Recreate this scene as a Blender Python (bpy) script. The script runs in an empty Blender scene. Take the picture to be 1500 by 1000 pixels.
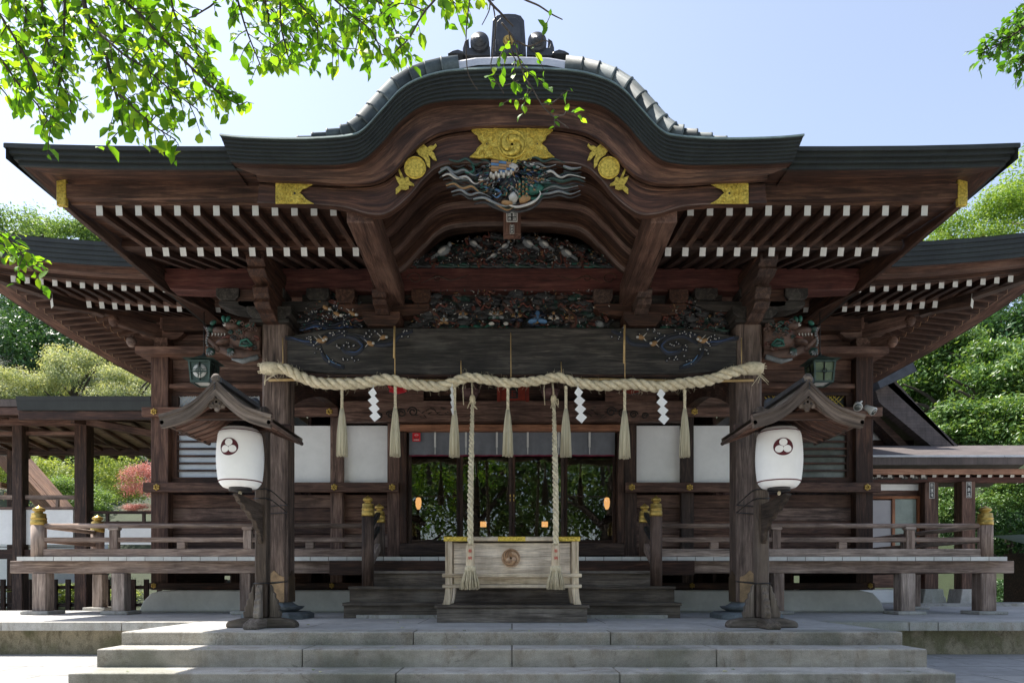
import bpy, math, random
from mathutils import Vector, Matrix
R = random.Random(7)
PI = math.pi
S = bpy.context.scene
COL = S.collection

# ------------------------------------------------------------------ materials
def newmat(name):
    m = bpy.data.materials.new(name); m.use_nodes = True
    nt = m.node_tree; nt.nodes.clear()
    out = nt.nodes.new('ShaderNodeOutputMaterial')
    return m, nt, out
def N(nt, t, **kw):
    n = nt.nodes.new(t)
    for k, v in kw.items():
        if k in n.inputs: n.inputs[k].default_value = v
        else: setattr(n, k, v)
    return n
def L(nt, a, b): nt.links.new(a, b)
def rgba(c): return (c[0], c[1], c[2], 1.0)
def ramp(nt, fac, stops):
    r = nt.nodes.new('ShaderNodeValToRGB')
    e = r.color_ramp.elements
    while len(e) < len(stops): e.new(0.5)
    for i, (p, c) in enumerate(stops):
        e[i].position = p; e[i].color = rgba(c)
    L(nt, fac, r.inputs[0]); return r.outputs[0]
def mapped(nt, src, scale):
    mp = N(nt, 'ShaderNodeMapping'); mp.inputs['Scale'].default_value = scale
    L(nt, src, mp.inputs['Vector']); return mp.outputs[0]
def noise(nt, vec, scale, detail=4, rough=.6, dist=0):
    n = N(nt, 'ShaderNodeTexNoise'); n.inputs['Scale'].default_value = scale
    n.inputs['Detail'].default_value = detail; n.inputs['Roughness'].default_value = rough
    n.inputs['Distortion'].default_value = dist
    L(nt, vec, n.inputs['Vector']); return n.outputs['Fac']
def mixc(nt, fac, a, b, mode='MIX'):
    m = nt.nodes.new('ShaderNodeMix'); m.data_type = 'RGBA'; m.blend_type = mode
    if isinstance(fac, (int, float)): m.inputs[0].default_value = fac
    else: L(nt, fac, m.inputs[0])
    for i, v in ((6, a), (7, b)):
        if isinstance(v, tuple): m.inputs[i].default_value = rgba(v)
        else: L(nt, v, m.inputs[i])
    return m.outputs[2]
def attr(nt, name, out='Vector'):
    a = nt.nodes.new('ShaderNodeAttribute'); a.attribute_name = name
    return a.outputs[out]
def bump(nt, h, strength, dist=.01):
    b = N(nt, 'ShaderNodeBump'); b.inputs['Strength'].default_value = strength
    b.inputs['Distance'].default_value = dist
    L(nt, h, b.inputs['Height']); return b.outputs[0]
def vary(nt, col, lo=.75, hi=1.25):
    a = attr(nt, 'rn', 'Fac')
    mr = N(nt, 'ShaderNodeMapRange'); mr.inputs['To Min'].default_value = lo; mr.inputs['To Max'].default_value = hi
    L(nt, a, mr.inputs['Value'])
    m = nt.nodes.new('ShaderNodeVectorMath'); m.operation = 'SCALE'
    L(nt, col, m.inputs[0]); L(nt, mr.outputs[0], m.inputs['Scale'])
    return m.outputs[0]

def wood(name, dark, mid, light, rough=.62, grain=1.0, var=(.72, 1.28), spec=.35, worn=None):
    m, nt, out = newmat(name)
    g = attr(nt, 'gr')
    n1 = noise(nt, mapped(nt, g, (1.2, 14, 14)), 1.6*grain, 5, .65, .8)      # growth bands
    n2 = noise(nt, mapped(nt, g, (3, 90, 90)), 1.8, 4, .7)                   # fine fibre
    n3 = noise(nt, mapped(nt, g, (1.1, 2.6, 2.6)), 1.3, 4, .6)               # large blotches
    c = ramp(nt, n1, [(.30, dark), (.5, mid), (.72, light)])
    c = mixc(nt, .55, c, ramp(nt, n2, [(.32, (.22, .20, .19)), (.60, (1.25, 1.22, 1.2))]), 'MULTIPLY')
    c = mixc(nt, .6, c, ramp(nt, n3, [(.3, (.55, .53, .52)), (.7, (1.35, 1.3, 1.25))]), 'MULTIPLY')
    if worn:
        c = mixc(nt, ramp(nt, n3, [(.52, (0, 0, 0)), (.7, (.75, .75, .75))]), c, worn)
    cr = noise(nt, mapped(nt, g, (.9, 46, 46)), 1.0, 3, .5)
    c = mixc(nt, .8, c, ramp(nt, cr, [(.30, (.18, .16, .15)), (.36, (1, 1, 1))]), 'MULTIPLY')
    tc = N(nt, 'ShaderNodeTexCoord').outputs['Object']
    big = noise(nt, mapped(nt, tc, (1, 1, .5)), 1.1, 6, .7)
    c = mixc(nt, .75, c, ramp(nt, big, [(.34, (.52, .50, .50)), (.5, (1, 1, 1)), (.68, (1.35, 1.30, 1.22))]), 'MULTIPLY')
    bw = N(nt, 'ShaderNodeRGBToBW'); L(nt, c, bw.inputs[0])
    sil = nt.nodes.new('ShaderNodeMix'); sil.data_type = 'RGBA'; sil.blend_type = 'MULTIPLY'; sil.inputs[0].default_value = 1; L(nt, bw.outputs[0], sil.inputs[6]); sil.inputs[7].default_value = (1.25, 1.12, 1.0, 1)
    c = mixc(nt, ramp(nt, attr(nt, 'rn', 'Fac'), [(.55, (0, 0, 0)), (1, (.55,)*3)]), c, sil.outputs[2])
    c = vary(nt, c, *var)
    b = N(nt, 'ShaderNodeBsdfPrincipled'); L(nt, c, b.inputs['Base Color'])
    L(nt, ramp(nt, n2, [(.3, (rough+.15,)*3), (.7, (rough-.08,)*3)]), b.inputs['Roughness'])
    b.inputs['Specular IOR Level'].default_value = spec
    L(nt, bump(nt, n2, .5, .004), b.inputs['Normal'])
    L(nt, b.outputs[0], out.inputs[0]); return m

def plain(name, col, rough=.6, metal=0.0, spec=.4, ns=9.0, amt=.25, bmp=.15, var=(.9, 1.1), second=None, coat=0):
    m, nt, out = newmat(name)
    g = attr(nt, 'gr')
    n = noise(nt, g, ns, 5, .65)
    n2 = noise(nt, g, ns*7, 3, .7)
    lo = tuple(v*(1-amt) for v in col); hi = tuple(min(1, v*(1+amt)) for v in col)
    c = ramp(nt, n, [(.3, lo), (.7, second or hi)])
    c = mixc(nt, amt, c, ramp(nt, n2, [(.3, (.7,)*3), (.7, (1.15,)*3)]), 'MULTIPLY')
    c = vary(nt, c, *var)
    b = N(nt, 'ShaderNodeBsdfPrincipled'); L(nt, c, b.inputs['Base Color'])
    L(nt, ramp(nt, n, [(.3, (max(.02, rough-.08),)*3), (.7, (min(1, rough+.1),)*3)]), b.inputs['Roughness'])
    b.inputs['Metallic'].default_value = metal; b.inputs['Specular IOR Level'].default_value = spec
    b.inputs['Coat Weight'].default_value = coat
    if bmp: L(nt, bump(nt, n2, bmp, .004), b.inputs['Normal'])
    L(nt, b.outputs[0], out.inputs[0]); return m

def stone(name, col, stain, scale=3.0, bmp=.3, spk=.3, joints=None, green=None, riser=False):
    m, nt, out = newmat(name)
    tc = N(nt, 'ShaderNodeTexCoord').outputs['Object']
    big = noise(nt, tc, scale*.35, 5, .6); med = noise(nt, tc, scale*2.5, 5, .7); fine = noise(nt, tc, 160, 2, .8)
    st = noise(nt, mapped(nt, tc, (2.2, 2.0, .9)), scale*.8, 6, .75, .6)
    c = mixc(nt, ramp(nt, big, [(.4, (0, 0, 0)), (.62, (1, 1, 1))]), col, tuple(v*.78 for v in col))
    c = mixc(nt, ramp(nt, st, [(.47, (0, 0, 0)), (.66, (.75,)*3)]), c, stain)
    c = mixc(nt, ramp(nt, noise(nt, tc, scale*1.3, 8, .8, 1.2), [(.56, (0, 0, 0)), (.63, (.55,)*3)]), c, tuple(v*.55 for v in stain))
    if green: c = mixc(nt, ramp(nt, big, [(.5, (0, 0, 0)), (.6, (.55,)*3)]), c, green)
    c = mixc(nt, .5, c, ramp(nt, med, [(.3, (.75,)*3), (.7, (1.2,)*3)]), 'MULTIPLY')
    c = mixc(nt, spk*2, c, ramp(nt, fine, [(.32, (.6,)*3), (.68, (1.3,)*3)]), 'MULTIPLY')
    if joints:
        br = N(nt, 'ShaderNodeTexBrick'); br.offset = .5
        br.inputs['Scale'].default_value = 1; br.inputs['Brick Width'].default_value = joints[0]
        br.inputs['Row Height'].default_value = joints[1]; br.inputs['Mortar Size'].default_value = .006
        br.inputs['Color1'].default_value = (1, 1, 1, 1); br.inputs['Color2'].default_value = (.82, .83, .85, 1)
        br.inputs['Mortar'].default_value = (.25, .24, .22, 1)
        L(nt, tc, br.inputs['Vector'])
        c = mixc(nt, 1.0, c, br.outputs['Color'], 'MULTIPLY')
    if riser:                              # upright faces: shading put into the colour by normal, with brownish weathering
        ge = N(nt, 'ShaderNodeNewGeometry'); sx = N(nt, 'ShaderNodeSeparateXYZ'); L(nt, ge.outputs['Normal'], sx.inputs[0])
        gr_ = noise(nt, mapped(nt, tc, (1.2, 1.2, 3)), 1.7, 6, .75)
        grime_shade = mixc(nt, 1.0, c, ramp(nt, gr_, [(.3, (.52, .50, .46)), (.7, (.92, .89, .82))]), 'MULTIPLY')
        c = mixc(nt, ramp(nt, sx.outputs[2], [(.3, (1, 1, 1)), (.7, (0, 0, 0))]), c, grime_shade)
    c = vary(nt, c, .85, 1.12)
    b = N(nt, 'ShaderNodeBsdfPrincipled'); L(nt, c, b.inputs['Base Color'])
    b.inputs['Roughness'].default_value = .8; b.inputs['Specular IOR Level'].default_value = .3
    L(nt, bump(nt, mixc(nt, .5, med, fine), bmp, .01), b.inputs['Normal'])
    L(nt, b.outputs[0], out.inputs[0]); return m

def slate(name, col, col2, joint=.55, row=.045, rough=.5, metal=0.0):
    m, nt, out = newmat(name)
    g = attr(nt, 'gr')
    br = N(nt, 'ShaderNodeTexBrick'); br.offset = .37; br.offset_frequency = 1
    br.inputs['Scale'].default_value = 1; br.inputs['Brick Width'].default_value = joint
    br.inputs['Row Height'].default_value = row; br.inputs['Mortar Size'].default_value = .0022
    br.inputs['Color1'].default_value = (1, 1, 1, 1); br.inputs['Color2'].default_value = (.72, .75, .76, 1)
    br.inputs['Mortar'].default_value = (.3, .3, .3, 1)
    L(nt, g, br.inputs['Vector'])
    n = noise(nt, g, 2.2, 5, .7); n2 = noise(nt, mapped(nt, g, (22, 3, 3)), 1.2, 4, .7)
    c = ramp(nt, n, [(.3, col), (.7, col2)])
    c = mixc(nt, .5, c, ramp(nt, n2, [(.3, (.6,)*3), (.75, (1.5,)*3)]), 'MULTIPLY')
    c = mixc(nt, 1.0, c, br.outputs['Color'], 'MULTIPLY')
    b = N(nt, 'ShaderNodeBsdfPrincipled'); L(nt, c, b.inputs['Base Color'])
    b.inputs['Roughness'].default_value = rough; b.inputs['Metallic'].default_value = metal
    L(nt, bump(nt, br.outputs['Fac'], -.4, .004), b.inputs['Normal'])
    L(nt, b.outputs[0], out.inputs[0]); return m

def leafmat(name, c1, c2, c3, trans=.45, tcol=None, rough=.5):
    m, nt, out = newmat(name)
    a = attr(nt, 'rn', 'Fac')
    c = ramp(nt, a, [(0, c1), (.5, c2), (1, c3)])
    b = N(nt, 'ShaderNodeBsdfPrincipled'); L(nt, c, b.inputs['Base Color'])
    b.inputs['Roughness'].default_value = rough; b.inputs['Specular IOR Level'].default_value = .35
    t = N(nt, 'ShaderNodeBsdfTranslucent')
    L(nt, mixc(nt, 1.0, c, tcol or (1.6, 1.5, .6), 'MULTIPLY'), t.inputs['Color'])
    mx = N(nt, 'ShaderNodeMixShader'); mx.inputs[0].default_value = trans
    L(nt, b.outputs[0], mx.inputs[1]); L(nt, t.outputs[0], mx.inputs[2])
    L(nt, mx.outputs[0], out.inputs[0]); return m

M = {}
M['wood'] = wood('dark_timber', (.018, .008, .005), (.050, .022, .013), (.14, .068, .040))
M['wood_trim'] = wood('trim_timber', (.022, .010, .006), (.068, .032, .020), (.23, .125, .078), worn=(.14, .068, .042), var=(.75, 1.25))
M['base_stone'] = plain('blue_grey_base_stone', (.13, .15, .16), rough=.7, ns=8, amt=.4)
M['shoe_front'] = plain('sunlit_tan_shoe', (.26, .17, .09), rough=.5, metal=.2, ns=8, amt=.45)  # lighter copy of the shoe metal, sunlight put into its colour
M['shoe'] = plain('bronze_shoe', (.12, .08, .048), rough=.5, metal=.3, ns=8, amt=.4)
M['wood_red'] = wood('reddish_timber', (.040, .012, .010), (.090, .028, .022), (.15, .065, .05))
M['wood_wall'] = wood('wall_board_timber', (.045, .022, .016), (.125, .064, .045), (.27, .16, .115), worn=(.20, .115, .082), var=(.55, 1.4))
M['wood_grey'] = wood('weathered_grey_timber', (.12, .086, .070), (.26, .195, .162), (.48, .385, .325), rough=.75, worn=(.36, .28, .235))
M['wood_col'] = wood('weathered_column_timber', (.034, .022, .017), (.095, .061, .047), (.21, .15, .118), rough=.7, worn=(.15, .103, .08))
M['wood_box'] = wood('bleached_box_timber', (.44, .35, .23), (.70, .59, .43), (.86, .77, .60), rough=.7, worn=(.74, .65, .50), var=(.85, 1.12))
M['wood_cap'] = wood('weathered_cap_timber', (.045, .034, .027), (.115, .090, .073), (.25, .205, .17), rough=.72, worn=(.17, .135, .11))
M['wood_stand'] = wood('dark_stand_timber', (.030, .021, .015), (.078, .056, .041), (.17, .13, .10), rough=.7, worn=(.12, .092, .072))
M['wood_step'] = wood('grey_step_timber', (.085, .070, .056), (.15, .125, .10), (.25, .215, .175), rough=.75, worn=(.22, .195, .165))
M['wood_beam'] = wood('smoke_dark_timber', (.009, .008, .007), (.026, .022, .018), (.085, .070, .058), rough=.5, worn=(.044, .044, .038))
M['wood_orange'] = wood('new_orange_timber', (.22, .08, .03), (.33, .13, .055), (.42, .19, .09))
M['wood_tanred'] = wood('warm_roof_board', (.16, .09, .055), (.27, .16, .10), (.38, .25, .17))
M['wood_tan'] = wood('tan_cypress_timber', (.36, .20, .10), (.50, .31, .17), (.62, .42, .25))
M['gold'] = plain('gilded_metal', (.46, .31, .035), rough=.36, metal=.6, ns=46, amt=.45, bmp=1.0, second=(.90, .68, .13))
M['brass'] = plain('worn_brass', (.50, .34, .09), rough=.35, metal=.7, ns=14, amt=.35, bmp=.2)
M['white'] = plain('white_paint', (.62, .62, .585), rough=.7, ns=7, amt=.14, bmp=.1, var=(.88, 1.06))
M['plaster'] = plain('white_plaster', (.87, .87, .85), rough=.85, ns=1.6, amt=.09, bmp=.05, var=(.98, 1.02))
M['mound'] = plain('grey_lime_plaster', (.60, .59, .56), rough=.9, ns=1.6, amt=.18, bmp=.2)
M['slate'] = slate('dark_green_copper_shingle', (.009, .0115, .0100), (.022, .027, .0235), rough=.62)
M['slate_grey'] = slate('grey_copper_shingle', (.075, .060, .056), (.145, .118, .110), joint=.28, row=.06, rough=.85)
M['copper'] = plain('silvered_copper_roll', (.05, .064, .068), rough=.6, metal=.0, spec=.25, ns=5, amt=.5, bmp=.1, second=(.12, .15, .155), var=(.6, 1.4))
M['copper_pale'] = plain('pale_copper_sheet', (.48, .48, .50), rough=.35, metal=.5, ns=4, amt=.2, bmp=.05)
M['copper_line'] = plain('green_copper_edge', (.16, .22, .21), rough=.5, metal=.3, ns=8, amt=.4)
M['tile'] = plain('dark_ridge_tile', (.040, .043, .050), rough=.42, ns=6, amt=.5, bmp=.1)
M['straw'] = plain('straw_rope', (.70, .58, .37), rough=.85, ns=26, amt=.3, bmp=.9, second=(.86, .76, .54), var=(.85, 1.1))
M['tassel'] = None
M['paper'] = plain('white_paper', (.86, .85, .82), rough=.85, ns=2.5, amt=.06, bmp=0, var=(.97, 1.03))
M['black'] = plain('black_lacquer', (.012, .011, .011), rough=.35, ns=5, amt=.2)
M['maroon'] = plain('maroon_ink', (.085, .012, .016), rough=.7, ns=5, amt=.1, bmp=0)
M['iron'] = plain('dark_iron', (.030, .033, .035), rough=.5, metal=.5, ns=8, amt=.4)
M['verdigris'] = plain('green_bronze', (.045, .085, .072), rough=.55, metal=.3, ns=8, amt=.5, second=(.10, .15, .13))
M['bellcop'] = plain('dull_bell_copper', (.10, .055, .05), rough=.45, metal=.5, ns=6, amt=.4)
M['bamboo'] = plain('dry_bamboo', (.44, .30, .13), rough=.5, ns=10, amt=.3)
M['grey_cloth'] = plain('grey_cloth', (.17, .18, .20), rough=.95, ns=3, amt=.2, bmp=.1)
M['hem'] = plain('crimson_hem', (.16, .012, .035), rough=.9)
M['red'] = plain('red_sign_paint', (.62, .02, .03), rough=.5, amt=.05)
M['red_dark'] = plain('faded_red_paint', (.20, .025, .012), rough=.7)
M['pane'] = plain('sky_reflection_glass', (.62, .68, .76), rough=.15, spec=.6, ns=1, amt=.12, bmp=0)  # pale blue of a sky reflection put into the base colour
M['mirror_pane'] = plain('dull_window_glass', (.10, .11, .10), rough=.08, spec=1.0, ns=2, amt=.4, bmp=0)
M['stone'] = stone('granite', (.48, .465, .43), (.26, .23, .18), bmp=.25, green=(.25, .27, .22))
M['stone_top'] = stone('granite_paving', (.56, .545, .515), (.43, .41, .375), bmp=.15, spk=.2, joints=(1.9, 1.15))
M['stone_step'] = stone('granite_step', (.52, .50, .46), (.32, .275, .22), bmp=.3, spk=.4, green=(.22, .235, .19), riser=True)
M['stone_rough'] = stone('mossy_rubble', (.42, .36, .25), (.12, .10, .06), scale=7, bmp=1.0, spk=.5, green=(.16, .16, .07))
M['paving'] = stone('pale_paving', (.42, .415, .40), (.33, .32, .30), bmp=.1, spk=.15, joints=(1.1, .62))
M['earth'] = stone('woodland_earth', (.035, .05, .018), (.02, .03, .01), scale=1, bmp=.6)
M['leaf_fg'] = leafmat('cherry_leaf', (.050, .145, .012), (.10, .24, .018), (.22, .36, .035), trans=.58, tcol=(2.2, 1.85, .5))
M['leaf_maple'] = leafmat('green_maple_leaf', (.04, .13, .012), (.08, .20, .02), (.13, .27, .03), trans=.45, tcol=(1.7, 1.6, .5))
M['leaf_dark'] = leafmat('evergreen_leaf', (.022, .062, .025), (.045, .11, .038), (.09, .18, .055), trans=.25, rough=.35)
M['leaf_mid'] = leafmat('broadleaf_leaf', (.022, .065, .016), (.085, .17, .040), (.26, .36, .11), trans=.3, rough=.38)  # dark end lowered to put shaded crown interiors into the leaf colour
M['leaf_yel'] = leafmat('spring_leaf', (.08, .17, .02), (.17, .28, .04), (.33, .42, .09), trans=.4)
M['leaf_far'] = leafmat('hazy_leaf', (.07, .14, .045), (.14, .235, .075), (.26, .36, .13), trans=.4)  # paler leaf copy, sunlit haze put into its colour
M['leaf_shrub'] = leafmat('garden_leaf', (.09, .15, .03), (.22, .29, .07), (.46, .50, .17), trans=.35)
M['leaf_pale'] = leafmat('blossom_leaf', (.09, .14, .06), (.33, .38, .20), (.74, .72, .48), trans=.3)
M['leaf_red'] = leafmat('red_maple_leaf', (.24, .13, .08), (.55, .26, .22), (.72, .50, .44), trans=.3, tcol=(1.3, .9, .8))
M['bark'] = plain('bark', (.055, .043, .034), rough=.9, ns=9, amt=.5, bmp=1.0)
M['c_dark'] = plain('carving_charcoal', (.020, .020, .021), rough=.55, ns=12, amt=.5, second=(.045, .045, .045))
M['c_red'] = plain('carving_red', (.10, .030, .020), rough=.6, ns=12, amt=.4)
M['c_green'] = plain('carving_green', (.018, .10, .072), rough=.5, ns=12, amt=.5)
M['c_gdark'] = plain('carving_dark_green', (.018, .045, .035), rough=.5, ns=12, amt=.5)
M['c_blue'] = plain('carving_blue', (.025, .05, .12), rough=.5, ns=12, amt=.4)
M['c_navy'] = plain('carving_navy', (.012, .016, .028), rough=.5, ns=12, amt=.4)
M['c_sky'] = plain('carving_pale_blue', (.07, .15, .27), rough=.5, ns=12, amt=.3)
M['c_white'] = plain('carving_white', (.42, .40, .36), rough=.6, ns=12, amt=.25)
M['c_ochre'] = plain('carving_ochre', (.26, .15, .065), rough=.6, ns=12, amt=.3)
M['c_grey'] = plain('carving_grey', (.16, .17, .17), rough=.6, ns=12, amt=.4)
M['c_brown'] = plain('carving_brown', (.085, .048, .035), rough=.6, ns=12, amt=.5)
def _tassel():
    m, nt, out = newmat('straw_fibre')
    g = attr(nt, 'gr')
    n = noise(nt, mapped(nt, g, (2, 160, 160)), 1, 3, .7)
    c = vary(nt, ramp(nt, n, [(.3, (.42, .34, .18)), (.6, (.76, .70, .52))]), .8, 1.1)
    b = N(nt, 'ShaderNodeBsdfPrincipled'); L(nt, c, b.inputs['Base Color']); b.inputs['Roughness'].default_value = .8
    L(nt, bump(nt, n, 1.0, .006), b.inputs['Normal']); L(nt, b.outputs[0], out.inputs[0]); return m
M['tassel'] = _tassel()
def _emit(name, col, s):
    m, nt, out = newmat(name); e = N(nt, 'ShaderNodeEmission'); e.inputs[0].default_value = rgba(col); e.inputs[1].default_value = s
    L(nt, e.outputs[0], out.inputs[0]); return m
M['lamp'] = _emit('lamp_glow', (1, .50, .18), .6)
def _glass():
    m, nt, out = newmat('door_glass')
    t = N(nt, 'ShaderNodeBsdfTransparent'); t.inputs[0].default_value = (.72, .74, .72, 1)
    g = N(nt, 'ShaderNodeBsdfGlossy'); g.inputs['Roughness'].default_value = .0
    tc = N(nt, 'ShaderNodeTexCoord').outputs['Object']
    L(nt, bump(nt, noise(nt, tc, 1.6, 1, .5), .05, .02), g.inputs['Normal'])
    x = N(nt, 'ShaderNodeMixShader'); x.inputs[0].default_value = .16
    L(nt, t.outputs[0], x.inputs[1]); L(nt, g.outputs[0], x.inputs[2]); L(nt, x.outputs[0], out.inputs[0]); return m
M['glass'] = _glass()

# ------------------------------------------------------------------ mesh builder
class MB:
    def __init__(s): s.adds = []; s.v = []; s.f = []; s.m = []; s.sm = []; s.g = []; s.r = []; s.mats = []
    def mi(s, mat):
        if isinstance(mat, str): mat = M[mat]
        if mat not in s.mats: s.mats.append(mat)
        return s.mats.index(mat)
    def add(s, verts, faces, mat, smooth=False, gr=None, rn=None):
        k = len(s.v); mi = s.mi(mat); s.adds.append((k, len(s.f)))
        rn = R.random() if rn is None else rn
        off = (R.uniform(0, 40), R.uniform(0, 40), R.uniform(0, 40))
        s.v += [tuple(p) for p in verts]
        if gr is None: gr = [(p[0]+off[0], p[1]+off[1], p[2]+off[2]) for p in verts]
        s.g += gr
        s.r += rn if isinstance(rn, list) else [rn]*len(verts)
        for f in faces:
            s.f.append([i+k for i in f]); s.m.append(mi); s.sm.append(smooth)
    def box(s, x0, x1, y0, y1, z0, z1, mat, axis=None, rn=None):
        if x0 > x1: x0, x1 = x1, x0
        P = [Vector((x, y, z)) for z in (z0, z1) for y in (y0, y1) for x in (x0, x1)]
        F = [(0, 2, 3, 1), (4, 5, 7, 6), (0, 1, 5, 4), (2, 6, 7, 3), (0, 4, 6, 2), (1, 3, 7, 5)]
        d = [x1-x0, y1-y0, z1-z0]
        a = d.index(max(d)) if axis is None else axis
        o = [R.uniform(0, 40) for _ in range(3)]
        order = [a] + [i for i in range(3) if i != a]
        s.add(P, F, mat, gr=[tuple(p[i]+o[j] for j, i in enumerate(order)) for p in P], rn=rn)
    def beam(s, a, b, w, h, mat, up=(0, 0, 1), h0=None, tipmat=None, w2=None, h2=None):
        a = Vector(a); b = Vector(b); d = (b-a); l = d.length; d.normalize()
        sd = d.cross(Vector(up)).normalized(); u = sd.cross(d)
        P = []
        for q, (ww, hh) in ((a, (w, h)), (b, (w2 or w, h2 or h))):
            for i, j in ((-1, -1), (1, -1), (1, 1), (-1, 1)):
                P.append(q + sd*(i*ww/2) + u*(j*hh/2))
        o = [R.uniform(0, 40) for _ in range(3)]
        gr = [((0 if k < 4 else l)+o[0], ((-1, 1, 1, -1)[k % 4])*w/2+o[1], ((-1, -1, 1, 1)[k % 4])*h/2+o[2]) for k in range(8)]
        F = [(0, 1, 5, 4), (1, 2, 6, 5), (2, 3, 7, 6), (3, 0, 4, 7), (4, 5, 6, 7)]
        if tipmat:
            e = -d*.004
            Q = [P[i]+e for i in range(4)]
            s.add(P, F+[(3, 2, 1, 0)], mat, gr=gr)
            T = [P[i]-d*.001 + (P[i]-a)*.02 for i in range(4)] + [q + (q-a-e)*.02 for q in Q]
            s.add(T, [(7, 6, 5, 4), (0, 1, 5, 4)[::-1], (1, 2, 6, 5)[::-1], (2, 3, 7, 6)[::-1], (3, 0, 4, 7)[::-1]], tipmat)
        else: s.add(P, F+[(3, 2, 1, 0)], mat, gr=gr)
    def prism(s, pts, axis, t0, t1, mat, rn=None, smooth=False):
        """pts 2-D outline; axis 'y': pts are (x,z), extruded y t0..t1; 'x': (y,z); 'z': (x,y)"""
        def mk(p, t):
            return {'y': (p[0], t, p[1]), 'x': (t, p[0], p[1]), 'z': (p[0], p[1], t)}[axis]
        n = len(pts); P = [mk(p, t0) for p in pts] + [mk(p, t1) for p in pts]
        F = [tuple(range(n)), tuple(range(2*n-1, n-1, -1))] + [(i, i+n, (i+1) % n+n, (i+1) % n) for i in range(n)]
        xs = [p[0] for p in pts]; zs = [p[1] for p in pts]
        o = [R.uniform(0, 40) for _ in range(3)]
        wide = (max(xs)-min(xs)) >= (max(zs)-min(zs)) 
        if abs(t1-t0) > max(max(xs)-min(xs), max(zs)-min(zs)):
            gr = [(t+o[0], p[0]+o[1], p[1]+o[2]) for t in (t0, t1) for p in pts]
        else:
            gr = [((p[0], p[1]) if wide else (p[1], p[0])) + (t,) for t in (t0, t1) for p in pts]
            gr = [(q[0]+o[0], q[1]+o[1], q[2]+o[2]) for q in gr]
        s.add(P, F, mat, gr=gr, rn=rn, smooth=smooth)
    def tube(s, pts, rad, mat, n=8, cap=True, smooth=True, flat=None, rn=None):
        pts = [Vector(p) for p in pts]; m = len(pts)
        if not hasattr(rad, '__len__'): rad = [rad]*m
        P = []; g = []; l = 0; o = [R.uniform(0, 40) for _ in range(3)]
        prev = None
        for i, p in enumerate(pts):
            t = (pts[min(i+1, m-1)]-pts[max(i-1, 0)])
            t = t.normalized() if t.length > 1e-9 else Vector((0, 0, 1))
            if prev is None:
                a = Vector((0, 0, 1)) if abs(t.z) < .9 else Vector((0, 1, 0))
                x = t.cross(a).normalized()
            else:
                x = (prev - t*prev.dot(t)).normalized()
            prev = x; y = t.cross(x)
            if i: l += (p-pts[i-1]).length
            for k in range(n):
                a = 2*PI*k/n
                q = x*math.cos(a)*rad[i] + y*math.sin(a)*rad[i]
                if flat: q.y *= flat
                P.append(p+q); g.append((l+o[0], math.cos(a)*rad[i]+o[1], math.sin(a)*rad[i]+o[2]))
        F = [(i*n+k, i*n+(k+1) % n, (i+1)*n+(k+1) % n, (i+1)*n+k) for i in range(m-1) for k in range(n)]
        if cap: F += [tuple(range(n-1, -1, -1)), tuple(range((m-1)*n, m*n))]
        s.add(P, F, mat, smooth, g, rn)
    def lathe(s, prof, c, mat, n=20, smooth=True, wob=0, axis='z', ang=None, rn=None):
        """prof list of (r, h)"""
        P = []; g = []; o = R.uniform(0, 40); m = len(prof)
        for r, h in prof:
            for k in range(n):
                a = 2*PI*k/n + (ang or 0); rr = r*(1+R.uniform(-wob, wob))
                if axis == 'z': P.append((c[0]+rr*math.cos(a), c[1]+rr*math.sin(a), c[2]+h))
                elif axis == 'y': P.append((c[0]+rr*math.cos(a), c[1]+h, c[2]+rr*math.sin(a)))
                else: P.append((c[0]+h, c[1]+rr*math.cos(a), c[2]+rr*math.sin(a)))
                g.append((h+o, math.cos(a)*r+o, math.sin(a)*r))
        F = []
        for i in range(m-1):
            for k in range(n):
                q = (i*n+k, i*n+(k+1) % n, (i+1)*n+(k+1) % n, (i+1)*n+k)
                F.append(q if axis != 'y' else q[::-1])
        F += [tuple(range(n-1, -1, -1)), tuple(range((m-1)*n, m*n))]
        s.add(P, F, mat, smooth, g, rn)
    def ell(s, c, r, mat, n=10, m=6, rot=None, jit=0, smooth=True, rn=None):
        c = Vector(c); P = []
        rt = Matrix.Rotation(rot, 3, 'Y') if rot is not None else None
        for i in range(m+1):
            th = PI*i/m
            for k in range(n):
                a = 2*PI*k/n
                q = Vector((r[0]*math.sin(th)*math.cos(a), r[1]*math.sin(th)*math.sin(a), r[2]*math.cos(th)))
                if jit: q *= 1+R.uniform(-jit, jit)
                if rt: q = rt @ q
                P.append(c+q)
        F = [(i*n+k, (i+1)*n+k, (i+1)*n+(k+1) % n, i*n+(k+1) % n) for i in range(m) for k in range(n)]
        s.add(P, F, mat, smooth, rn=rn)
    def sweep(s, path, sec, mat, closed=False, smooth=False, useg=True):
        """path: list of (pos, outdir, side-lift); sec: list of (inward, dz)"""
        n = len(sec); P = []; g = []; l = 0
        sl = [0]
        for i in range(1, n): sl.append(sl[-1]+math.hypot(sec[i][0]-sec[i-1][0], sec[i][1]-sec[i-1][1]))
        for i, (p, d) in enumerate(path):
            if i: l += (Vector(p)-Vector(path[i-1][0])).length
            for j, (a, z) in enumerate(sec):
                P.append((p[0]-d[0]*a, p[1]-d[1]*a, p[2]+z)); g.append((l, sl[j], 0))
        m = len(path); F = []
        for i in range(m-1):
            for j in range(n-1):
                F.append((i*n+j, i*n+j+1, (i+1)*n+j+1, (i+1)*n+j))
            if closed: F.append((i*n+n-1, i*n, (i+1)*n, (i+1)*n+n-1))
        if closed: F += [tuple(range(n-1, -1, -1)), tuple(range((m-1)*n, m*n))]
        s.add(P, F, mat, smooth, g)
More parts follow.
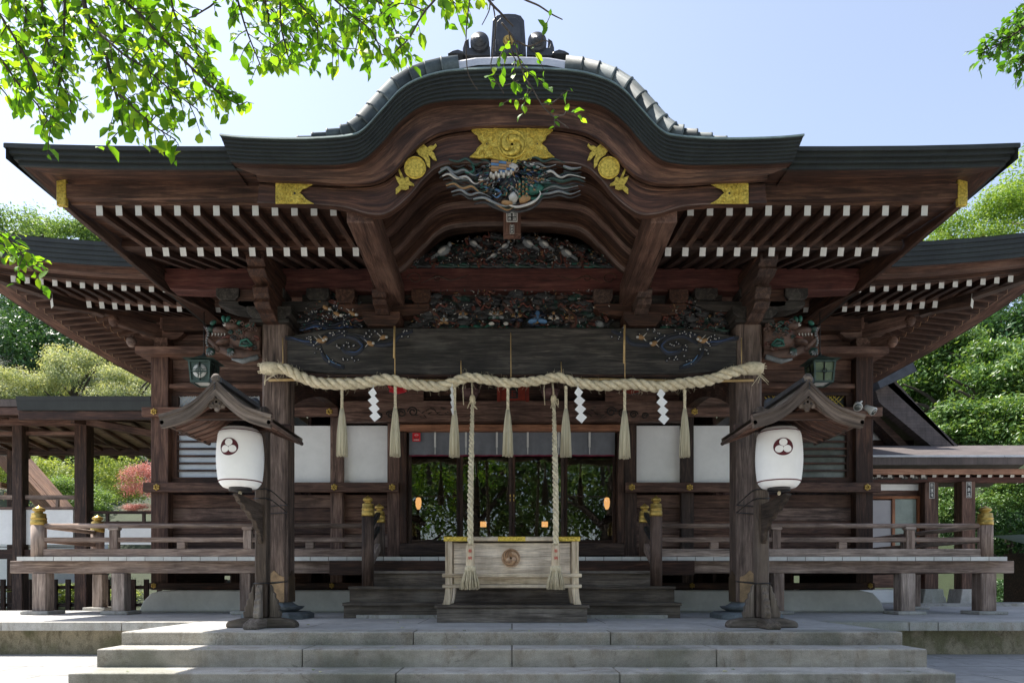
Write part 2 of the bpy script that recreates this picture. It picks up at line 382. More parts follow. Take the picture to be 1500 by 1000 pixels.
    def mirror(s):
        """returns a copy mirrored in x"""
        o = MB(); o.mats = list(s.mats); o.v = [(-p[0], p[1], p[2]) for p in s.v]
        o.f = [f[::-1] for f in s.f]; o.m = list(s.m); o.sm = list(s.sm); o.g = list(s.g); o.r = list(s.r); return o
    def join(s, o):
        k = len(s.v); mp = [s.mi(m) for m in o.mats]
        s.v += o.v; s.g += o.g; s.r += o.r; s.sm += o.sm; s.m += [mp[i] for i in o.m]; s.f += [[i+k for i in f] for f in o.f]
    def mesh(s, name, org=(0, 0, 0)):
        me = bpy.data.meshes.new(name)
        me.from_pydata([(p[0]-org[0], p[1]-org[1], p[2]-org[2]) for p in s.v], [], s.f)
        for m in s.mats: me.materials.append(m)
        me.polygons.foreach_set('material_index', s.m); me.polygons.foreach_set('use_smooth', s.sm)
        a = me.attributes.new('gr', 'FLOAT_VECTOR', 'POINT'); a.data.foreach_set('vector', [c for p in s.g for c in p])
        a = me.attributes.new('rn', 'FLOAT', 'POINT'); a.data.foreach_set('value', s.r)
        me.update(); return me
def child_org(o):
    p = Vector((0, 0, 0))
    while o: p += o.location; o = o.parent
    return p
def _j(s, o):
    pass
def part(name, mb, parent, bev=0, label=None):
    org = child_org(parent)
    o = bpy.data.objects.new(name, mb.mesh(name, org)); COL.objects.link(o); o.parent = parent
    if bev:
        b = o.modifiers.new('bevel', 'BEVEL'); b.width = bev; b.segments = 1; b.limit_method = 'ANGLE'; b.angle_limit = .7
    if label: o['label'] = label
    return o
def part_each(name, mb, parent, bev=0):
    ad = mb.adds+[(len(mb.v), len(mb.f))]
    for (v0, f0), (v1, f1) in zip(ad, ad[1:]):
        q = MB(); q.mats = mb.mats; q.v = mb.v[v0:v1]; q.g = mb.g[v0:v1]; q.r = mb.r[v0:v1]
        q.f = [[i-v0 for i in f] for f in mb.f[f0:f1]]; q.m = mb.m[f0:f1]; q.sm = mb.sm[f0:f1]
        part(name, q, parent, bev)
def tag(o, label, cat, group=None):
    o['label'] = label; o['category'] = cat
    if group: o['group'] = group
    return o
def thing(name, loc, label, cat, group=None):
    o = bpy.data.objects.new(name, None); COL.objects.link(o); o.location = loc; o.empty_display_size = .1
    return tag(o, label, cat, group)
def single(name, mb, loc, label, cat, group=None, bev=0):
    o = bpy.data.objects.new(name, mb.mesh(name, loc)); COL.objects.link(o); o.location = loc
    if bev:
        b = o.modifiers.new('bevel', 'BEVEL'); b.width = bev; b.segments = 1; b.limit_method = 'ANGLE'; b.angle_limit = .7
    return tag(o, label, cat, group)
def struct(name, mb):
    o = bpy.data.objects.new(name, mb.mesh(name)); COL.objects.link(o); o['kind'] = 'structure'; return o
def cpy(o, parent=None, loc=None):
    c = o.copy(); COL.objects.link(c)
    if parent: c.parent = parent
    if loc is not None: c.location = loc
    return c
def cpy_tree(o, loc, label=None, parent=None):
    c = o.copy(); COL.objects.link(c); c.location = loc
    if parent: c.parent = parent
    if label: c['label'] = label
    for ch in list(o.children):
        d = ch.copy(); COL.objects.link(d); d.parent = c
        for e in list(ch.children):
            f = e.copy(); COL.objects.link(f); f.parent = d
    return c
def W(px, py, D): return Vector(((px-750)*D/1000, D, (851-py)*D/1000))
def catmull(pts, n=8):
    out = []
    for i in range(len(pts)-1):
        p0 = pts[max(i-1, 0)]; p1 = pts[i]; p2 = pts[i+1]; p3 = pts[min(i+2, len(pts)-1)]
        for k in range(n):
            t = k/n
            out.append(tuple(.5*((2*b)+(-a+c)*t+(2*a-5*b+4*c-d)*t*t+(-a+3*b-3*c+d)*t**3) for a, b, c, d in zip(p0, p1, p2, p3)))
    out.append(tuple(pts[-1])); return out
def rope(mb, path, Rr, pitch, mat='straw', strands=3, n=7, hand=1, step=.02):
    """twisted rope along a path"""
    P = [Vector(p) for p in path]
    # resample
    Q = [P[0]]; acc = 0
    for a, b in zip(P, P[1:]):
        l = (b-a).length; k = max(1, int(l/step))
        for i in range(1, k+1): Q.append(a.lerp(b, i/k))
    rr = Rr if hasattr(Rr, '__call__') else (lambda t: Rr)
    for s_ in range(strands):
        pts = []; rad = []; l = 0
        for i, p in enumerate(Q):
            if i: l += (p-Q[i-1]).length
            t = (Q[min(i+1, len(Q)-1)]-Q[max(i-1, 0)]).normalized()
            x = t.cross(Vector((0, 1, 0))).normalized(); y = t.cross(x)
            a = hand*2*PI*l/pitch + 2*PI*s_/strands
            r = rr(i/(len(Q)-1))*(1+.05*math.sin(l*7.3+s_*2)+.03*math.sin(l*23+s_))
            pts.append(p + (x*math.cos(a)+y*math.sin(a))*r*.56); rad.append(r*.49)
        mb.tube(pts, rad, mat, n=n)
def tomoe(mb, c, r, mat, base=None, yd=.012):
    if base: mb.lathe([(r*.2, .0), (r*.98, 0), (r, -.006), (r*.98, -yd), (r*.9, -yd), (r*.88, -yd*.7), (r*.1, -yd*.7)][::-1], c, base, n=28, axis='y')
    for k in range(3):
        a0 = PI/2+k*2*PI/3
        pts = []; rad = []
        for i in range(14):
            t = i/13; a = a0 - t*2.3
            rho = r*(.40+.38*min(1, t*1.3))
            pts.append((c[0]+rho*math.cos(a), c[1]-yd, c[2]+rho*math.sin(a)))
            rad.append(r*(.26*(1-t)**.8+.02) if t > .08 else r*.24)
        mb.tube(pts, rad, mat, n=8, flat=.35)
        mb.ell((c[0]+r*.40*math.cos(a0), c[1]-yd, c[2]+r*.40*math.sin(a0)), (r*.27, r*.1, r*.27), mat)
M['leafglass'] = plain('green_lantern_glass', (.13, .17, .10), rough=.25, spec=.6, ns=4, amt=.3, bmp=0)
M['window_grey'] = plain('frosted_window', (.38, .36, .37), rough=.35, ns=1.2, amt=.12, bmp=0)
M['window_green'] = plain('greenish_window', (.22, .26, .22), rough=.12, ns=2, amt=.25, bmp=0)
# ------------------------------------------------------------------ camera, light
cam = bpy.data.cameras.new('camera'); co = bpy.data.objects.new('camera', cam); COL.objects.link(co)
co.rotation_euler = (PI/2, 0, 0); cam.lens = 24; cam.sensor_width = 36; cam.shift_y = .234; cam.clip_end = 2000; cam.clip_start = .05
S.camera = co
tosun = Vector((-.42, .20, 1.0)).normalized()
sl = bpy.data.lights.new('sun', 'SUN'); sl.energy = 4.6; sl.angle = math.radians(.55); sl.color = (1, .95, .87)
so = bpy.data.objects.new('sun', sl); COL.objects.link(so); so.rotation_euler = (-tosun).to_track_quat('-Z', 'Y').to_euler()
w = bpy.data.worlds.new('World'); S.world = w; w.use_nodes = True; nt = w.node_tree
sky = nt.nodes.new('ShaderNodeTexSky'); sky.sky_type = 'NISHITA'; sky.sun_disc = False
sky.sun_elevation = math.asin(tosun.z); sky.sun_rotation = math.atan2(tosun.x, tosun.y)
sky.air_density = .85; sky.dust_density = 1.2; sky.ozone_density = .5; sky.altitude = 0
hs = nt.nodes.new('ShaderNodeHueSaturation'); hs.inputs['Saturation'].default_value = .76; L(nt, sky.outputs[0], hs.inputs['Color']); L(nt, hs.outputs[0], nt.nodes['Background'].inputs[0]); nt.nodes['Background'].inputs[1].default_value = .135
S.view_settings.view_transform = 'Standard'; S.view_settings.look = 'None'; S.view_settings.gamma = 1
S.view_settings.exposure = 1.2
S.cycles.max_bounces = 8; S.cycles.diffuse_bounces = 4; S.cycles.transparent_max_bounces = 12

ZP = -.425      # stone platform top
ZG = -.76       # ground

# ------------------------------------------------------------------ setting
g = MB()
def hz(x, y):
    h = max(0, y-21 - .25*max(0, 12-abs(x)))*.55*(1 if y < 70 else 1)
    h = min(h, 30 + 2*math.sin(x*.07))
    return ZG + h
xs = [-220, -120, -80, -60, -45, -35, -28, -22, -17, -13, -9, -5, 0, 5, 9, 13, 17, 22, 28, 35, 45, 60, 80, 120, 220]
ys = [14.5, 17, 19, 21, 24, 28, 33, 38, 44, 50, 58, 70, 90, 140, 300]
P = [(x, y, hz(x, y)) for y in ys for x in xs]; nx = len(xs)
F = [(j*nx+i, j*nx+i+1, (j+1)*nx+i+1, (j+1)*nx+i) for j in range(len(ys)-1) for i in range(nx-1)]
g.add(P, F, 'earth', True); struct('hillside', g)
g = MB(); g.add([(-220, -220, ZG-.01), (220, -220, ZG-.01), (220, 14.5, ZG-.01), (-220, 14.5, ZG-.01)], [(0, 1, 2, 3)], 'paving')
struct('paved_ground', g)
g = MB()
g.box(-16, -3.3, 7.22, 9.95, ZG-.1, ZP-.08, 'stone_rough'); g.box(3.3, 16, 7.22, 14, ZG-.1, ZP-.08, 'stone_rough')
# curb stones along the wider platform
def curbs(x0, x1, cuts, y0, y1):
    c = [x0]+cuts+[x1]
    for a, b in zip(c, c[1:]): g.box(a+.006, b-.006, y0, y1, ZP-.085, ZP+.001, 'stone')
curbs(-16, -3.29, [-9.4, -7.1, -5.3, -4.05], 7.08, 7.40)
curbs(3.29, 16, [4.12, 4.42, 6.1, 8.2, 10.3], 7.08, 7.40)
g.box(-16, -3.29, 7.404, 9.95, ZP-.085, ZP, 'stone_top'); g.box(3.29, 16, 7.404, 14, ZP-.085, ZP, 'stone_top')
g.box(-3.286, 3.286, 6.05, 11, ZG-.1, ZP, 'stone_top')
struct('stone_platform', g)
g = MB()
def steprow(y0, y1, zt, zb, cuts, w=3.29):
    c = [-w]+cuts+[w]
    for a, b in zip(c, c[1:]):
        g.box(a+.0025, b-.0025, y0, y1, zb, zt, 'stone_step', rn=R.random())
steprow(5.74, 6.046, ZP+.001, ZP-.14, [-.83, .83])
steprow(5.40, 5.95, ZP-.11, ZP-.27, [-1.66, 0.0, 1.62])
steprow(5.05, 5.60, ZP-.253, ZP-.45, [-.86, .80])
o = struct('stone_steps', g); bm_ = o.modifiers.new('bevel', 'BEVEL'); bm_.width = .012; bm_.segments = 2; bm_.limit_method = 'ANGLE'

# ------------------------------------------------------------------ shrine hall
hall = thing('shrine_hall', (0, 10, ZP), 'large dark timber shrine hall with curved gabled porch roof, gilt fittings and wooden veranda', 'shrine')
DW = 10.0
def Z(py, D=DW): return (851-py)*D/1000
XP = [-5.10, -3.50, -2.55, -1.72, 1.72, 2.55, 3.50, 5.10]
for x in XP:                                   # hall posts
    wv = .25 if abs(x) > 5 else .18
    mb = MB(); mb.box(x-wv/2, x+wv/2, DW-wv/2, DW+wv/2, ZP+.3, Z(517), 'wood_wall' if x < 0 else 'wood')
    part('post', mb, hall, .006)
# walls: horizontal boards per bay
def boards(mb, x0, x1, z0, z1, n, y, mat, t=.02):
    h = (z1-z0)/n
    for i in range(n):
        mb.box(x0, x1, y+(.004 if i % 2 else 0), y+t+.02, z0+i*h+.003, z0+(i+1)*h-.003, mat)
bays = [(-4.98, -3.59), (-3.41, -2.64), (-2.46, -1.81), (1.81, 2.46), (2.64, 3.41), (3.59, 4.98)]
for a, b in bays:
    mb = MB(); boards(mb, a, b, .31, Z(724), 5, DW+.02, 'wood_wall'); part('wall_panel', mb, hall, .003)
    mb = MB(); boards(mb, a, b, Z(598) if abs(a) < 3.55 and abs(b) < 3.55 else Z(576), Z(524), 4 if abs(a) < 3.5 else 3, DW+.02, 'wood_wall'); part('upper_wall_panel', mb, hall, .003)
    if abs(a) < 3.55 and abs(b) < 3.55:
        mb = MB(); mb.box(a, b, DW+.015, DW+.05, Z(706), Z(623), 'plaster'); part('white_panel', mb, hall)
mb = MB(); boards(mb, -1.63, 1.63, Z(592), Z(524), 3, DW+.02, 'wood'); part('upper_wall_panel', mb, hall, .003)
# slatted windows in the outer bays
for s in (-1, 1):
    a, b = sorted((s*3.59, s*4.98))
    mb = MB()
    mb.box(a, b, DW-.03, DW+.06, Z(708), Z(699), 'wood'); mb.box(a, b, DW-.03, DW+.06, Z(628), Z(618), 'wood')
    mb.box(a, a+.09, DW-.03, DW+.06, Z(699), Z(628), 'wood'); mb.box(b-.09, b, DW-.03, DW+.06, Z(699), Z(628), 'wood')
    fr = part('window', mb, hall, .003)
    mb = MB(); mb.box(a+.09, b-.09, DW+.03, DW+.04, Z(699), Z(628), 'pane' if s < 0 else 'mirror_pane'); part('pane', mb, fr)
    mb = MB()
    for k in range(6): 
        z = Z(689)+k*(Z(636)-Z(689))/5; mb.box(a+.09, b-.09, DW-.02, DW+.01, z-.014, z+.014, 'wood')
    part('window_slats', mb, fr)
    mb = MB()
    mb.box(a, b, DW-.03, DW+.05, Z(601), Z(596), 'wood'); mb.box(a, b, DW-.03, DW+.05, Z(580), Z(575), 'wood')
    mb.box(a, a+.1, DW-.03, DW+.05, Z(596), Z(580), 'wood'); mb.box(b-.1, b, DW-.03, DW+.05, Z(596), Z(580), 'wood')
    fr = part('vent_grille', mb, hall, .003)
    mb = MB(); mb.box(a+.1, b-.1, DW+.03, DW+.04, Z(597), Z(579), 'pane' if s < 0 else 'black'); part('pane', mb, fr)
    mb = MB(); n = 20; z0, z1 = Z(596), Z(580); l = (b-a-.2)
    for k in range(-2, n):
        x = a+.1+l*k/n
        for sg in (1, -1):
            p0 = Vector((x, DW, z0 if sg > 0 else z1)); p1 = Vector((x+.16, DW, z1 if sg > 0 else z0))
            if x < a+.1 or x+.16 > b-.1: continue
            mb.beam(p0, p1, .008, .008, 'gold' if s > 0 else 'white', up=(0, 1, 0))
    part('lattice', mb, fr)
# horizontal ties
def tie(name, x0, x1, zt, zb, y0, y1, mat, bev=.005):
    mb = MB(); mb.box(x0, x1, y0, y1, zb, zt, mat); return part(name, mb, hall, bev)
fit = MB()
def flower(mb, x, y, z, r=.052):
    mb.lathe([(r*.3, -.014), (r*.42, -.006), (r*.4, 0)], (x, y, z), 'brass', n=10, axis='y')
    for k in range(6):
        a = k*PI/3+.5; mb.ell((x+r*.62*math.cos(a), y-.002, z+r*.62*math.sin(a)), (r*.36, .012, r*.36), 'brass', 8, 5)
def fitting(x, y, z, par, r=.052): 
    mb = MB(); flower(mb, x, y, z, r); part('flower_fitting', mb, par)
for s in (-1, 1):
    t = tie('tie_beam', *sorted((s*5.30, s*1.63)), Z(709), Z(723), 9.80, 9.868, 'wood_wall')
    for x in (5.10, 2.55, 1.72): fitting(s*x, 9.797, Z(716), t)
    t = tie('tie_beam', *sorted((s*5.32, s*2.50)), Z(601), Z(614), 9.80, 9.868, 'wood_wall')
    for x in (5.14, 2.62): fitting(s*x, 9.797, Z(607.5), t)
tie('sill_beam', -5.0, 5.0, .335, .315, 9.70, 9.9, 'wood', .003)
tie('wall_plate', -5.36, 5.36, Z(517), Z(527), 9.70, 10.2, 'wood_wall')
tie('ground_beam', -5.2, 5.2, Z(853), Z(862.5), 9.78, 9.96, 'wood')
b = tie('tie_beam', -5.0, -3.5, Z(565), Z(571), 9.90, 9.95, 'wood_wall'); b = tie('tie_beam', 3.5, 5.0, Z(565), Z(571), 9.90, 9.95, 'wood_wall')
for x in (-5.13, -2.58, 2.58, 5.13): fitting(x, 9.775, Z(857), hall, .042)
# big carved lintel above the doors
lint = tie('carved_lintel', -2.46, 2.46, Z(593), Z(622.5), 9.76, 9.90, 'wood_wall')
mb = MB()
for s in (-1, 1):
    for k in range(4):                           # scrolls
        c = (s*(1.42+.16*k), 0, 2.42-.02*k); rr = .075-.008*k
        pts = [(c[0]+rr*(1-t/26)*math.cos(t*.5)*s, 9.755, c[2]+rr*(1-t/26)*math.sin(t*.5)) for t in range(20)]
        mb.tube(pts, .010, 'wood_beam', n=5, flat=.6)
    for k in range(16):                          # leaves
        a = R.uniform(-.9, .9); x = s*(1.38-.03*k); z = 2.42+R.uniform(-.07, .07)
        mb.beam((x, 9.755, z), (x-s*.07*math.cos(a), 9.755, z+.07*math.sin(a)), .012, .020, 'wood_beam', up=(0, 1, 0), w2=.002, h2=.004)
part('carving', mb, lint)
# entrance: glazed doors
tie('door_lintel', -1.62, 1.62, Z(624.5), Z(634), 9.86, 10.0, 'wood_orange')
tie('threshold', -1.62, 1.62, Z(796), Z(813.5), 9.84, 10.1, 'wood')
for s in (-1, 1): tie('door_jamb', *sorted((s*1.53, s*1.625)), Z(634.5), Z(795.5), 9.88, 10.05, 'wood')
xd = [-1.525, -.765, 0, .765, 1.525]
for k in range(4):
    a, b = xd[k]+.004, xd[k+1]-.004; y = 9.98 + (.045 if k in (0, 3) else 0)
    mb = MB(); mb.box(a, a+.045, y, y+.035, Z(795), Z(634), 'wood'); mb.box(b-.045, b, y, y+.035, Z(795), Z(634), 'wood')
    mb.box(a+.045, b-.045, y+.001, y+.034, Z(795), Z(790), 'wood'); mb.box(a+.045, b-.045, y+.001, y+.034, Z(641), Z(634), 'wood')
    if k in (0, 3): mb.box(a+.045, b-.045, y+.012, y+.03, Z(727), Z(725.5), 'wood')
    d = part('door', mb, hall, .002)
    mb = MB(); mb.add([(a+.045, y+.02, Z(790)), (b-.045, y+.02, Z(790)), (b-.045, y+.02, Z(641)), (a+.045, y+.02, Z(641))], [(0, 1, 2, 3)], 'glass')
    part('pane', mb, d)
    if k in (1, 2):
        xx = b-.022 if k == 1 else a+.022
        mb = MB()
        for zz in (Z(726), Z(732)): mb.box(xx-.007, xx+.007, y-.006, y-.001, zz-.018, zz+.018, 'brass')
        part('handle', mb, d)
# dark room behind the doors
mb = MB(); mb.box(-3, 3, 13.6, 13.65, ZP+.3, 3.4, 'wood'); mb.box(-3.05, -3, 10.2, 13.6, ZP+.3, 3.4, 'wood'); mb.box(3, 3.05, 10.2, 13.6, ZP+.3, 3.4, 'wood')
mb.box(-3, 3, 10.2, 13.6, 3.3, 3.35, 'wood'); mb.box(-3, 3, 10.12, 13.6, .27, .31, 'wood')
part('inner_room', mb, hall)
# hall side and rear walls
mb = MB()
for s in (-1, 1):
    a, b = sorted((s*5.06, s*5.0))
    mb.box(a, b, 10.13, 17.5, .1, Z(517), 'wood_wall')
    for yy in (12.1, 14.2, 16.3): mb.box(*sorted((s*5.18, s*4.98)), yy-.1, yy+.1, .1, Z(517), 'wood')
mb.box(-5.0, 5.0, 17.4, 17.5, .1, Z(517), 'wood_wall'); part_each('side_wall', mb, hall)
mb = MB(); mb.box(-4.9, 4.9, 10.1, 17.3, .24, .262, 'wood'); part('floor', mb, hall)
mb = MB(); prof = []
for s in (-1, 1):
    mb = MB(); pts = [(s*1.3, ZP+.001), (s*1.3, Z(864, 9.6)), (s*4.86, Z(864, 9.6)), (s*5.03, Z(868, 9.6)), (s*5.14, Z(880, 9.6)), (s*5.20, ZP+.001)]
    mb.prism(pts if s > 0 else pts[::-1], 'y', 9.5, 9.95, 'mound')
    part('plaster_mound', mb, hall, .02)
mb = MB()
for s in (-1, 1): mb.box(*sorted((s*5.10, s*5.05)), 10.2, 12.0, ZP, .1, 'wood'); mb.box(*sorted((s*5.10, s*5.05)), 12.35, 17.4, ZP, .1, 'wood')
part_each('floor_skirt', mb, hall)
# small masts under the floor
mb = MB()
for x in (-4.3, -3.5, -2.9, 2.9, 3.5, 4.3): mb.box(x-.06, x+.06, 10.6, 10.7, ZP, .24, 'wood')
mb.box(-4.9, 4.9, 12.6, 12.7, ZP, .24, 'wood')
part_each('floor_strut', mb, hall)

# ------------------------------------------------------------------ hall roof
HY, HX, HZ = 8.15, 6.92, 4.02
def upt(d): return .24*max(0, 1-d/3.2)**2
pathf = []
for y in (17.4, 15, 13.5, 12, 11, 10.2, 9.6, 9.1, 8.7, 8.4): pathf.append(((-HX, y, HZ+upt(y-HY)), (-1, 0)))
pathf.append(((-HX, HY, HZ+upt(0)), (-1, -1)))
for x in (-6.7, -6.4, -6.0, -5.6, -5.2, -4.8, -4.3, -3.7, -2, 0): pathf.append(((x, HY, HZ+upt(HX-abs(x))), (0, -1)))
pathf = pathf + [((-p[0], p[1], p[2]), (-d[0], d[1])) for p, d in pathf[-2::-1]]
mb = MB()
sec = []
for k in range(5): sec += [(k*.010, -k*.054), (k*.010, -(k+1)*.054+.004), (k*.010+.010, -(k+1)*.054+.004)]
mb.sweep(pathf, sec, 'slate_grey' if 0 else 'slate')
sec2 = [(.055, -.266), (.15, -.25), (.15, -.315), (.17, -.32), (.17, -.25)]
mb.sweep(pathf, sec2[:3]+[(.34, -.29)], 'wood_wall', useg=True)
mb.sweep(pathf, [(.34, -.20), (.34, -.305), (.36, -.305), (.36, -.33), (.41, -.33)], 'wood')
mb.sweep(pathf, [(.41, -.335), (1.0, -.26), (1.02, -.30)], 'wood_wall')
mb.sweep(pathf, [(1.0, -.30), (1.02, -.34), (1.10, -.34), (1.9, -.02)], 'wood_wall')
# roof surface: concave hipped skirt rising to a ridge
gx = [-6.92, -6.7, -6.4, -6, -5.5, -5, -4.4, -3.6, -2.6, -1.5, 0]; gx = gx+[-v for v in gx[-2::-1]]; gy = [8.15, 8.4, 8.8, 9.3, 10, 10.8, 11.8, 13, 14.2, 15.5, 17.4]
def hroofz(x, y):
    d = min(HX-abs(x), y-HY); e = max(HX-abs(x), y-HY); return HZ+.22*d+.022*d*d+upt(e)*max(0, 1-d/1.6)
P = [(x, y, hroofz(x, y)+.004) for y in gy for x in gx]; nx_ = len(gx)
mb.add(P, [(j*nx_+i, j*nx_+i+1, (j+1)*nx_+i+1, (j+1)*nx_+i) for j in range(len(gy)-1) for i in range(nx_-1)], 'slate', True)
hroof = part('hall_roof', mb, hall)
# rafters of the hall, front rows + side rows
def rafter_mesh(w, h, l, rise, tip, name):
    mb = MB(); mb.beam((0, 0, -h/2), (0, l, -h/2+rise), w, h, 'wood', tipmat=tip); return mb.mesh(name)
ro = child_org(hroof)
fr_mesh = rafter_mesh(.062, .085, .85, .08, 'white', 'flying_rafter'); rf_mesh = rafter_mesh(.062, .082, 1.1, .30, 'white', 'rafter')
fr2 = rafter_mesh(.062, .085, .85, .08, 'wood_tan', 'flying_rafter_side'); rf2 = rafter_mesh(.062, .082, 1.1, .30, 'wood_tan', 'rafter_side')
def place(me, name, p, rz, par):
    o = bpy.data.objects.new(name, me); COL.objects.link(o); o.parent = par; o.location = Vector(p)-child_org(par); o.rotation_euler = (0, 0, rz); return o
for s in (-1, 1):
    for k in range(14):
        x = s*(6.28-.174*k); place(fr_mesh, 'flying_rafter', (x, 8.60, 3.715+upt(HX-abs(x))*.9), 0, hroof)
    for k in range(15):
        x = s*(5.70-.174*k); place(rf_mesh, 'rafter', (x, 9.20, 3.705+upt(HX-abs(x))*.7), 0, hroof)
    for k in range(26):
        y = 8.95+.178*k
        place(fr2, 'flying_rafter', (s*6.47, y, 3.715+upt(y-HY)*.9), s*PI/2, hroof)
        if k > 1: place(rf2, 'rafter', (s*5.87, y, 3.705+upt(y-HY)*.7), s*PI/2, hroof)
    # hip rafters
    for (e0, e1, z0, z1, tip, ww, hh) in ((1.50, .55, 3.86, 3.72, 'gold', .12, .13), (.98, -.1, 3.70, 3.86, 'white', .12, .16)):
        mb = MB(); mb.beam((s*(5.1+e0), 10-e0, z0), (s*(5.1+e1), 10-e1, z1), ww, hh, 'wood', tipmat=tip); part('hip_rafter', mb, hroof)
# brackets at hall corners
def bracket(par, x, y, z0, z1, mat='wood', sc=1.0, noses=2, w=.30, arms=True):
    """bearing block, cross arm with three small blocks, noses toward the viewer"""
    mb = MB(); h = z1-z0
    hb = h*.34
    mb.prism([(x-w*.36, z0), (x+w*.36, z0), (x+w*.5, z0+hb*.45), (x+w*.5, z0+hb), (x-w*.5, z0+hb), (x-w*.5, z0+hb*.45)], 'y', y-w*.5, y+w*.5, mat)
    if arms:
        za = z0+hb; ha = h*.30; L_ = w*1.25
        mb.prism([(x-L_, za+ha), (x-L_, za+ha*.6), (x-L_*.75, za+ha*.15), (x-L_*.5, za+.002), (x+L_*.5, za+.002), (x+L_*.75, za+ha*.15), (x+L_, za+ha*.6), (x+L_, za+ha)], 'y', y-w*.2, y+w*.2, mat)
        for dx in (-L_*.82, 0, L_*.82):
            q = x+dx; a = w*.26
            mb.prism([(q-a*.7, za+ha+.002), (q+a*.7, za+ha+.002), (q+a, za+ha+h*.12), (q+a, z1-h*.02), (q-a, z1-h*.02), (q-a, za+ha+h*.12)], 'y', y-w*.28, y+w*.28, mat)
    o = part('bracket', mb, par, .004)
    return o
for s in (-1, 1):
    for (x, y) in ((s*5.1, 9.98), (s*2.55, 9.98), (s*5.1, 12.1), (s*5.1, 14.2)): bracket(hroof, x, y, Z(517)+.003, 3.84, 'wood_wall', w=.26)
    # curled noses
    for (e, z) in ((.30, 3.42), (.46, 3.66)):
        mb = MB(); mb.beam((s*(5.1+e), 10-e, z), (s*5.1, 10, z-.03), .10, .15, 'wood_wall', w2=.12, h2=.17)
        mb.ell((s*(5.1+e), 10-e, z-.02), (.075, .075, .085), 'wood_wall'); part('nose', mb, hroof)
for s in (-1, 1):
    mb = MB(); mb.box(*sorted((s*5.05, s*3.3)), 9.86, 10.08, 3.62, 3.83, 'wood'); part('eave_purlin', mb, hroof, .004)
mb = MB(); mb.box(-3.3, 3.3, 9.86, 10.08, 3.62, 3.83, 'wood'); part('eave_purlin', mb, hroof, .004)
mb = MB(); boards(mb, -4.97, 4.97, Z(517)+.002, 3.62, 3, 10.03, 'wood_wall'); part('frieze_boards', mb, hroof)
for s in (-1, 1):
    mb = MB(); mb.box(*sorted((s*5.2, s*5.0)), 10.1, 17.4, 3.62, 3.83, 'wood'); part('eave_purlin', mb, hroof, .004)
    mb = MB()      # round-faced strut blocks between brackets
    for x in (4.2, 3.4): 
        mb.prism([(s*x-.10, 3.34), (s*x+.10, 3.34), (s*x+.15, 3.42), (s*x+.15, 3.60), (s*x-.15, 3.60), (s*x-.15, 3.42)], 'y', 9.90, 10.02, 'wood_wall')
    part_each('strut_block', mb, hroof, .004)

# ------------------------------------------------------------------ veranda
ver = MB()
n = 54; x0 = -6.31; wpl = 12.62/n
deck = MB()
for k in range(n):
    a = x0+k*wpl
    deck.box(a+.003, a+wpl-.003, 8.70, 9.94, .268, .311, 'wood_grey', axis=1)
vr = part('veranda', deck, hall, .002)
mb = MB()
for k in range(n):
    a = x0+k*wpl; j = R.uniform(-.002, .002)
    mb.box(a+.0035, a+wpl-.0035, 8.694+j, 8.699, .262, .314, 'white', rn=R.random())
part('painted_plank_ends', mb, vr)
mb = MB(); mb.box(5.35, 6.31, 9.945, 13.4, .268, .310, 'wood_grey'); part('side_deck', mb, vr)
mb = MB(); mb.box(-6.46, 6.46, 8.78, 8.90, .105, .264, 'wood_grey'); part('edge_beam', mb, vr, .006)
mb = MB()
for s in (-1, 1): mb.box(*sorted((s*6.05, s*6.17)), 8.905, 10.2 if s < 0 else 13.4, .11, .262, 'wood_grey')
for x in (-5.1, -3.42, -1.8, 1.8, 3.42, 5.1): mb.box(x-.05, x+.05, 8.905, 9.9, .13, .262, 'wood_grey')
part_each('joist', mb, vr, .004)
PX = [(-6.07, 8.84, .175), (-5.06, 8.84, .165), (-3.43, 8.84, .14), (3.43, 8.84, .14), (5.08, 8.84, .185), (6.11, 8.84, .195), (-6.09, 10.1, .15), (6.1, 10.4, .16), (6.1, 12.2, .16)]
for x, y, ww in PX:
    mb = MB(); mb.box(x-ww/2, x+ww/2, y-ww/2, y+ww/2, ZP+.045, .104, 'wood_grey'); p = part('veranda_post', mb, vr, .006)
    mb = MB(); mb.box(x-ww/2-.09, x+ww/2+.09, y-ww/2-.09, y+ww/2+.09, ZP+.001, ZP+.045, 'stone'); part('pad_stone', mb, p, .008)
def newel(x, y, zb, zt, par, r=.078, name='newel_post'):
    mb = MB()
    mb.lathe([(r, zb), (r, zt)], (x, y, 0), 'wood_grey' if abs(x) > 3 else 'wood_col', n=24)
    p = part(name, mb, par)
    cb = MB()
    pr = [(r*1.03, zt-.02), (r*1.06, zt), (r*1.06, zt+.035), (r*1.0, zt+.04), (r*1.0, zt+.055), (r*1.05, zt+.06), (r*1.05, zt+.075), (r*.96, zt+.08), (r*.94, zt+.125),
          (r*.9, zt+.132), (r*.55, zt+.14), (r*.5, zt+.152), (r*.78, zt+.165), (r*.86, zt+.18), (r*.74, zt+.198), (r*.4, zt+.213), (r*.12, zt+.228), (.001, zt+.238)]
    cb.lathe(pr, (x, y, 0), 'brass', n=24); part('finial', cb, p)
    return p
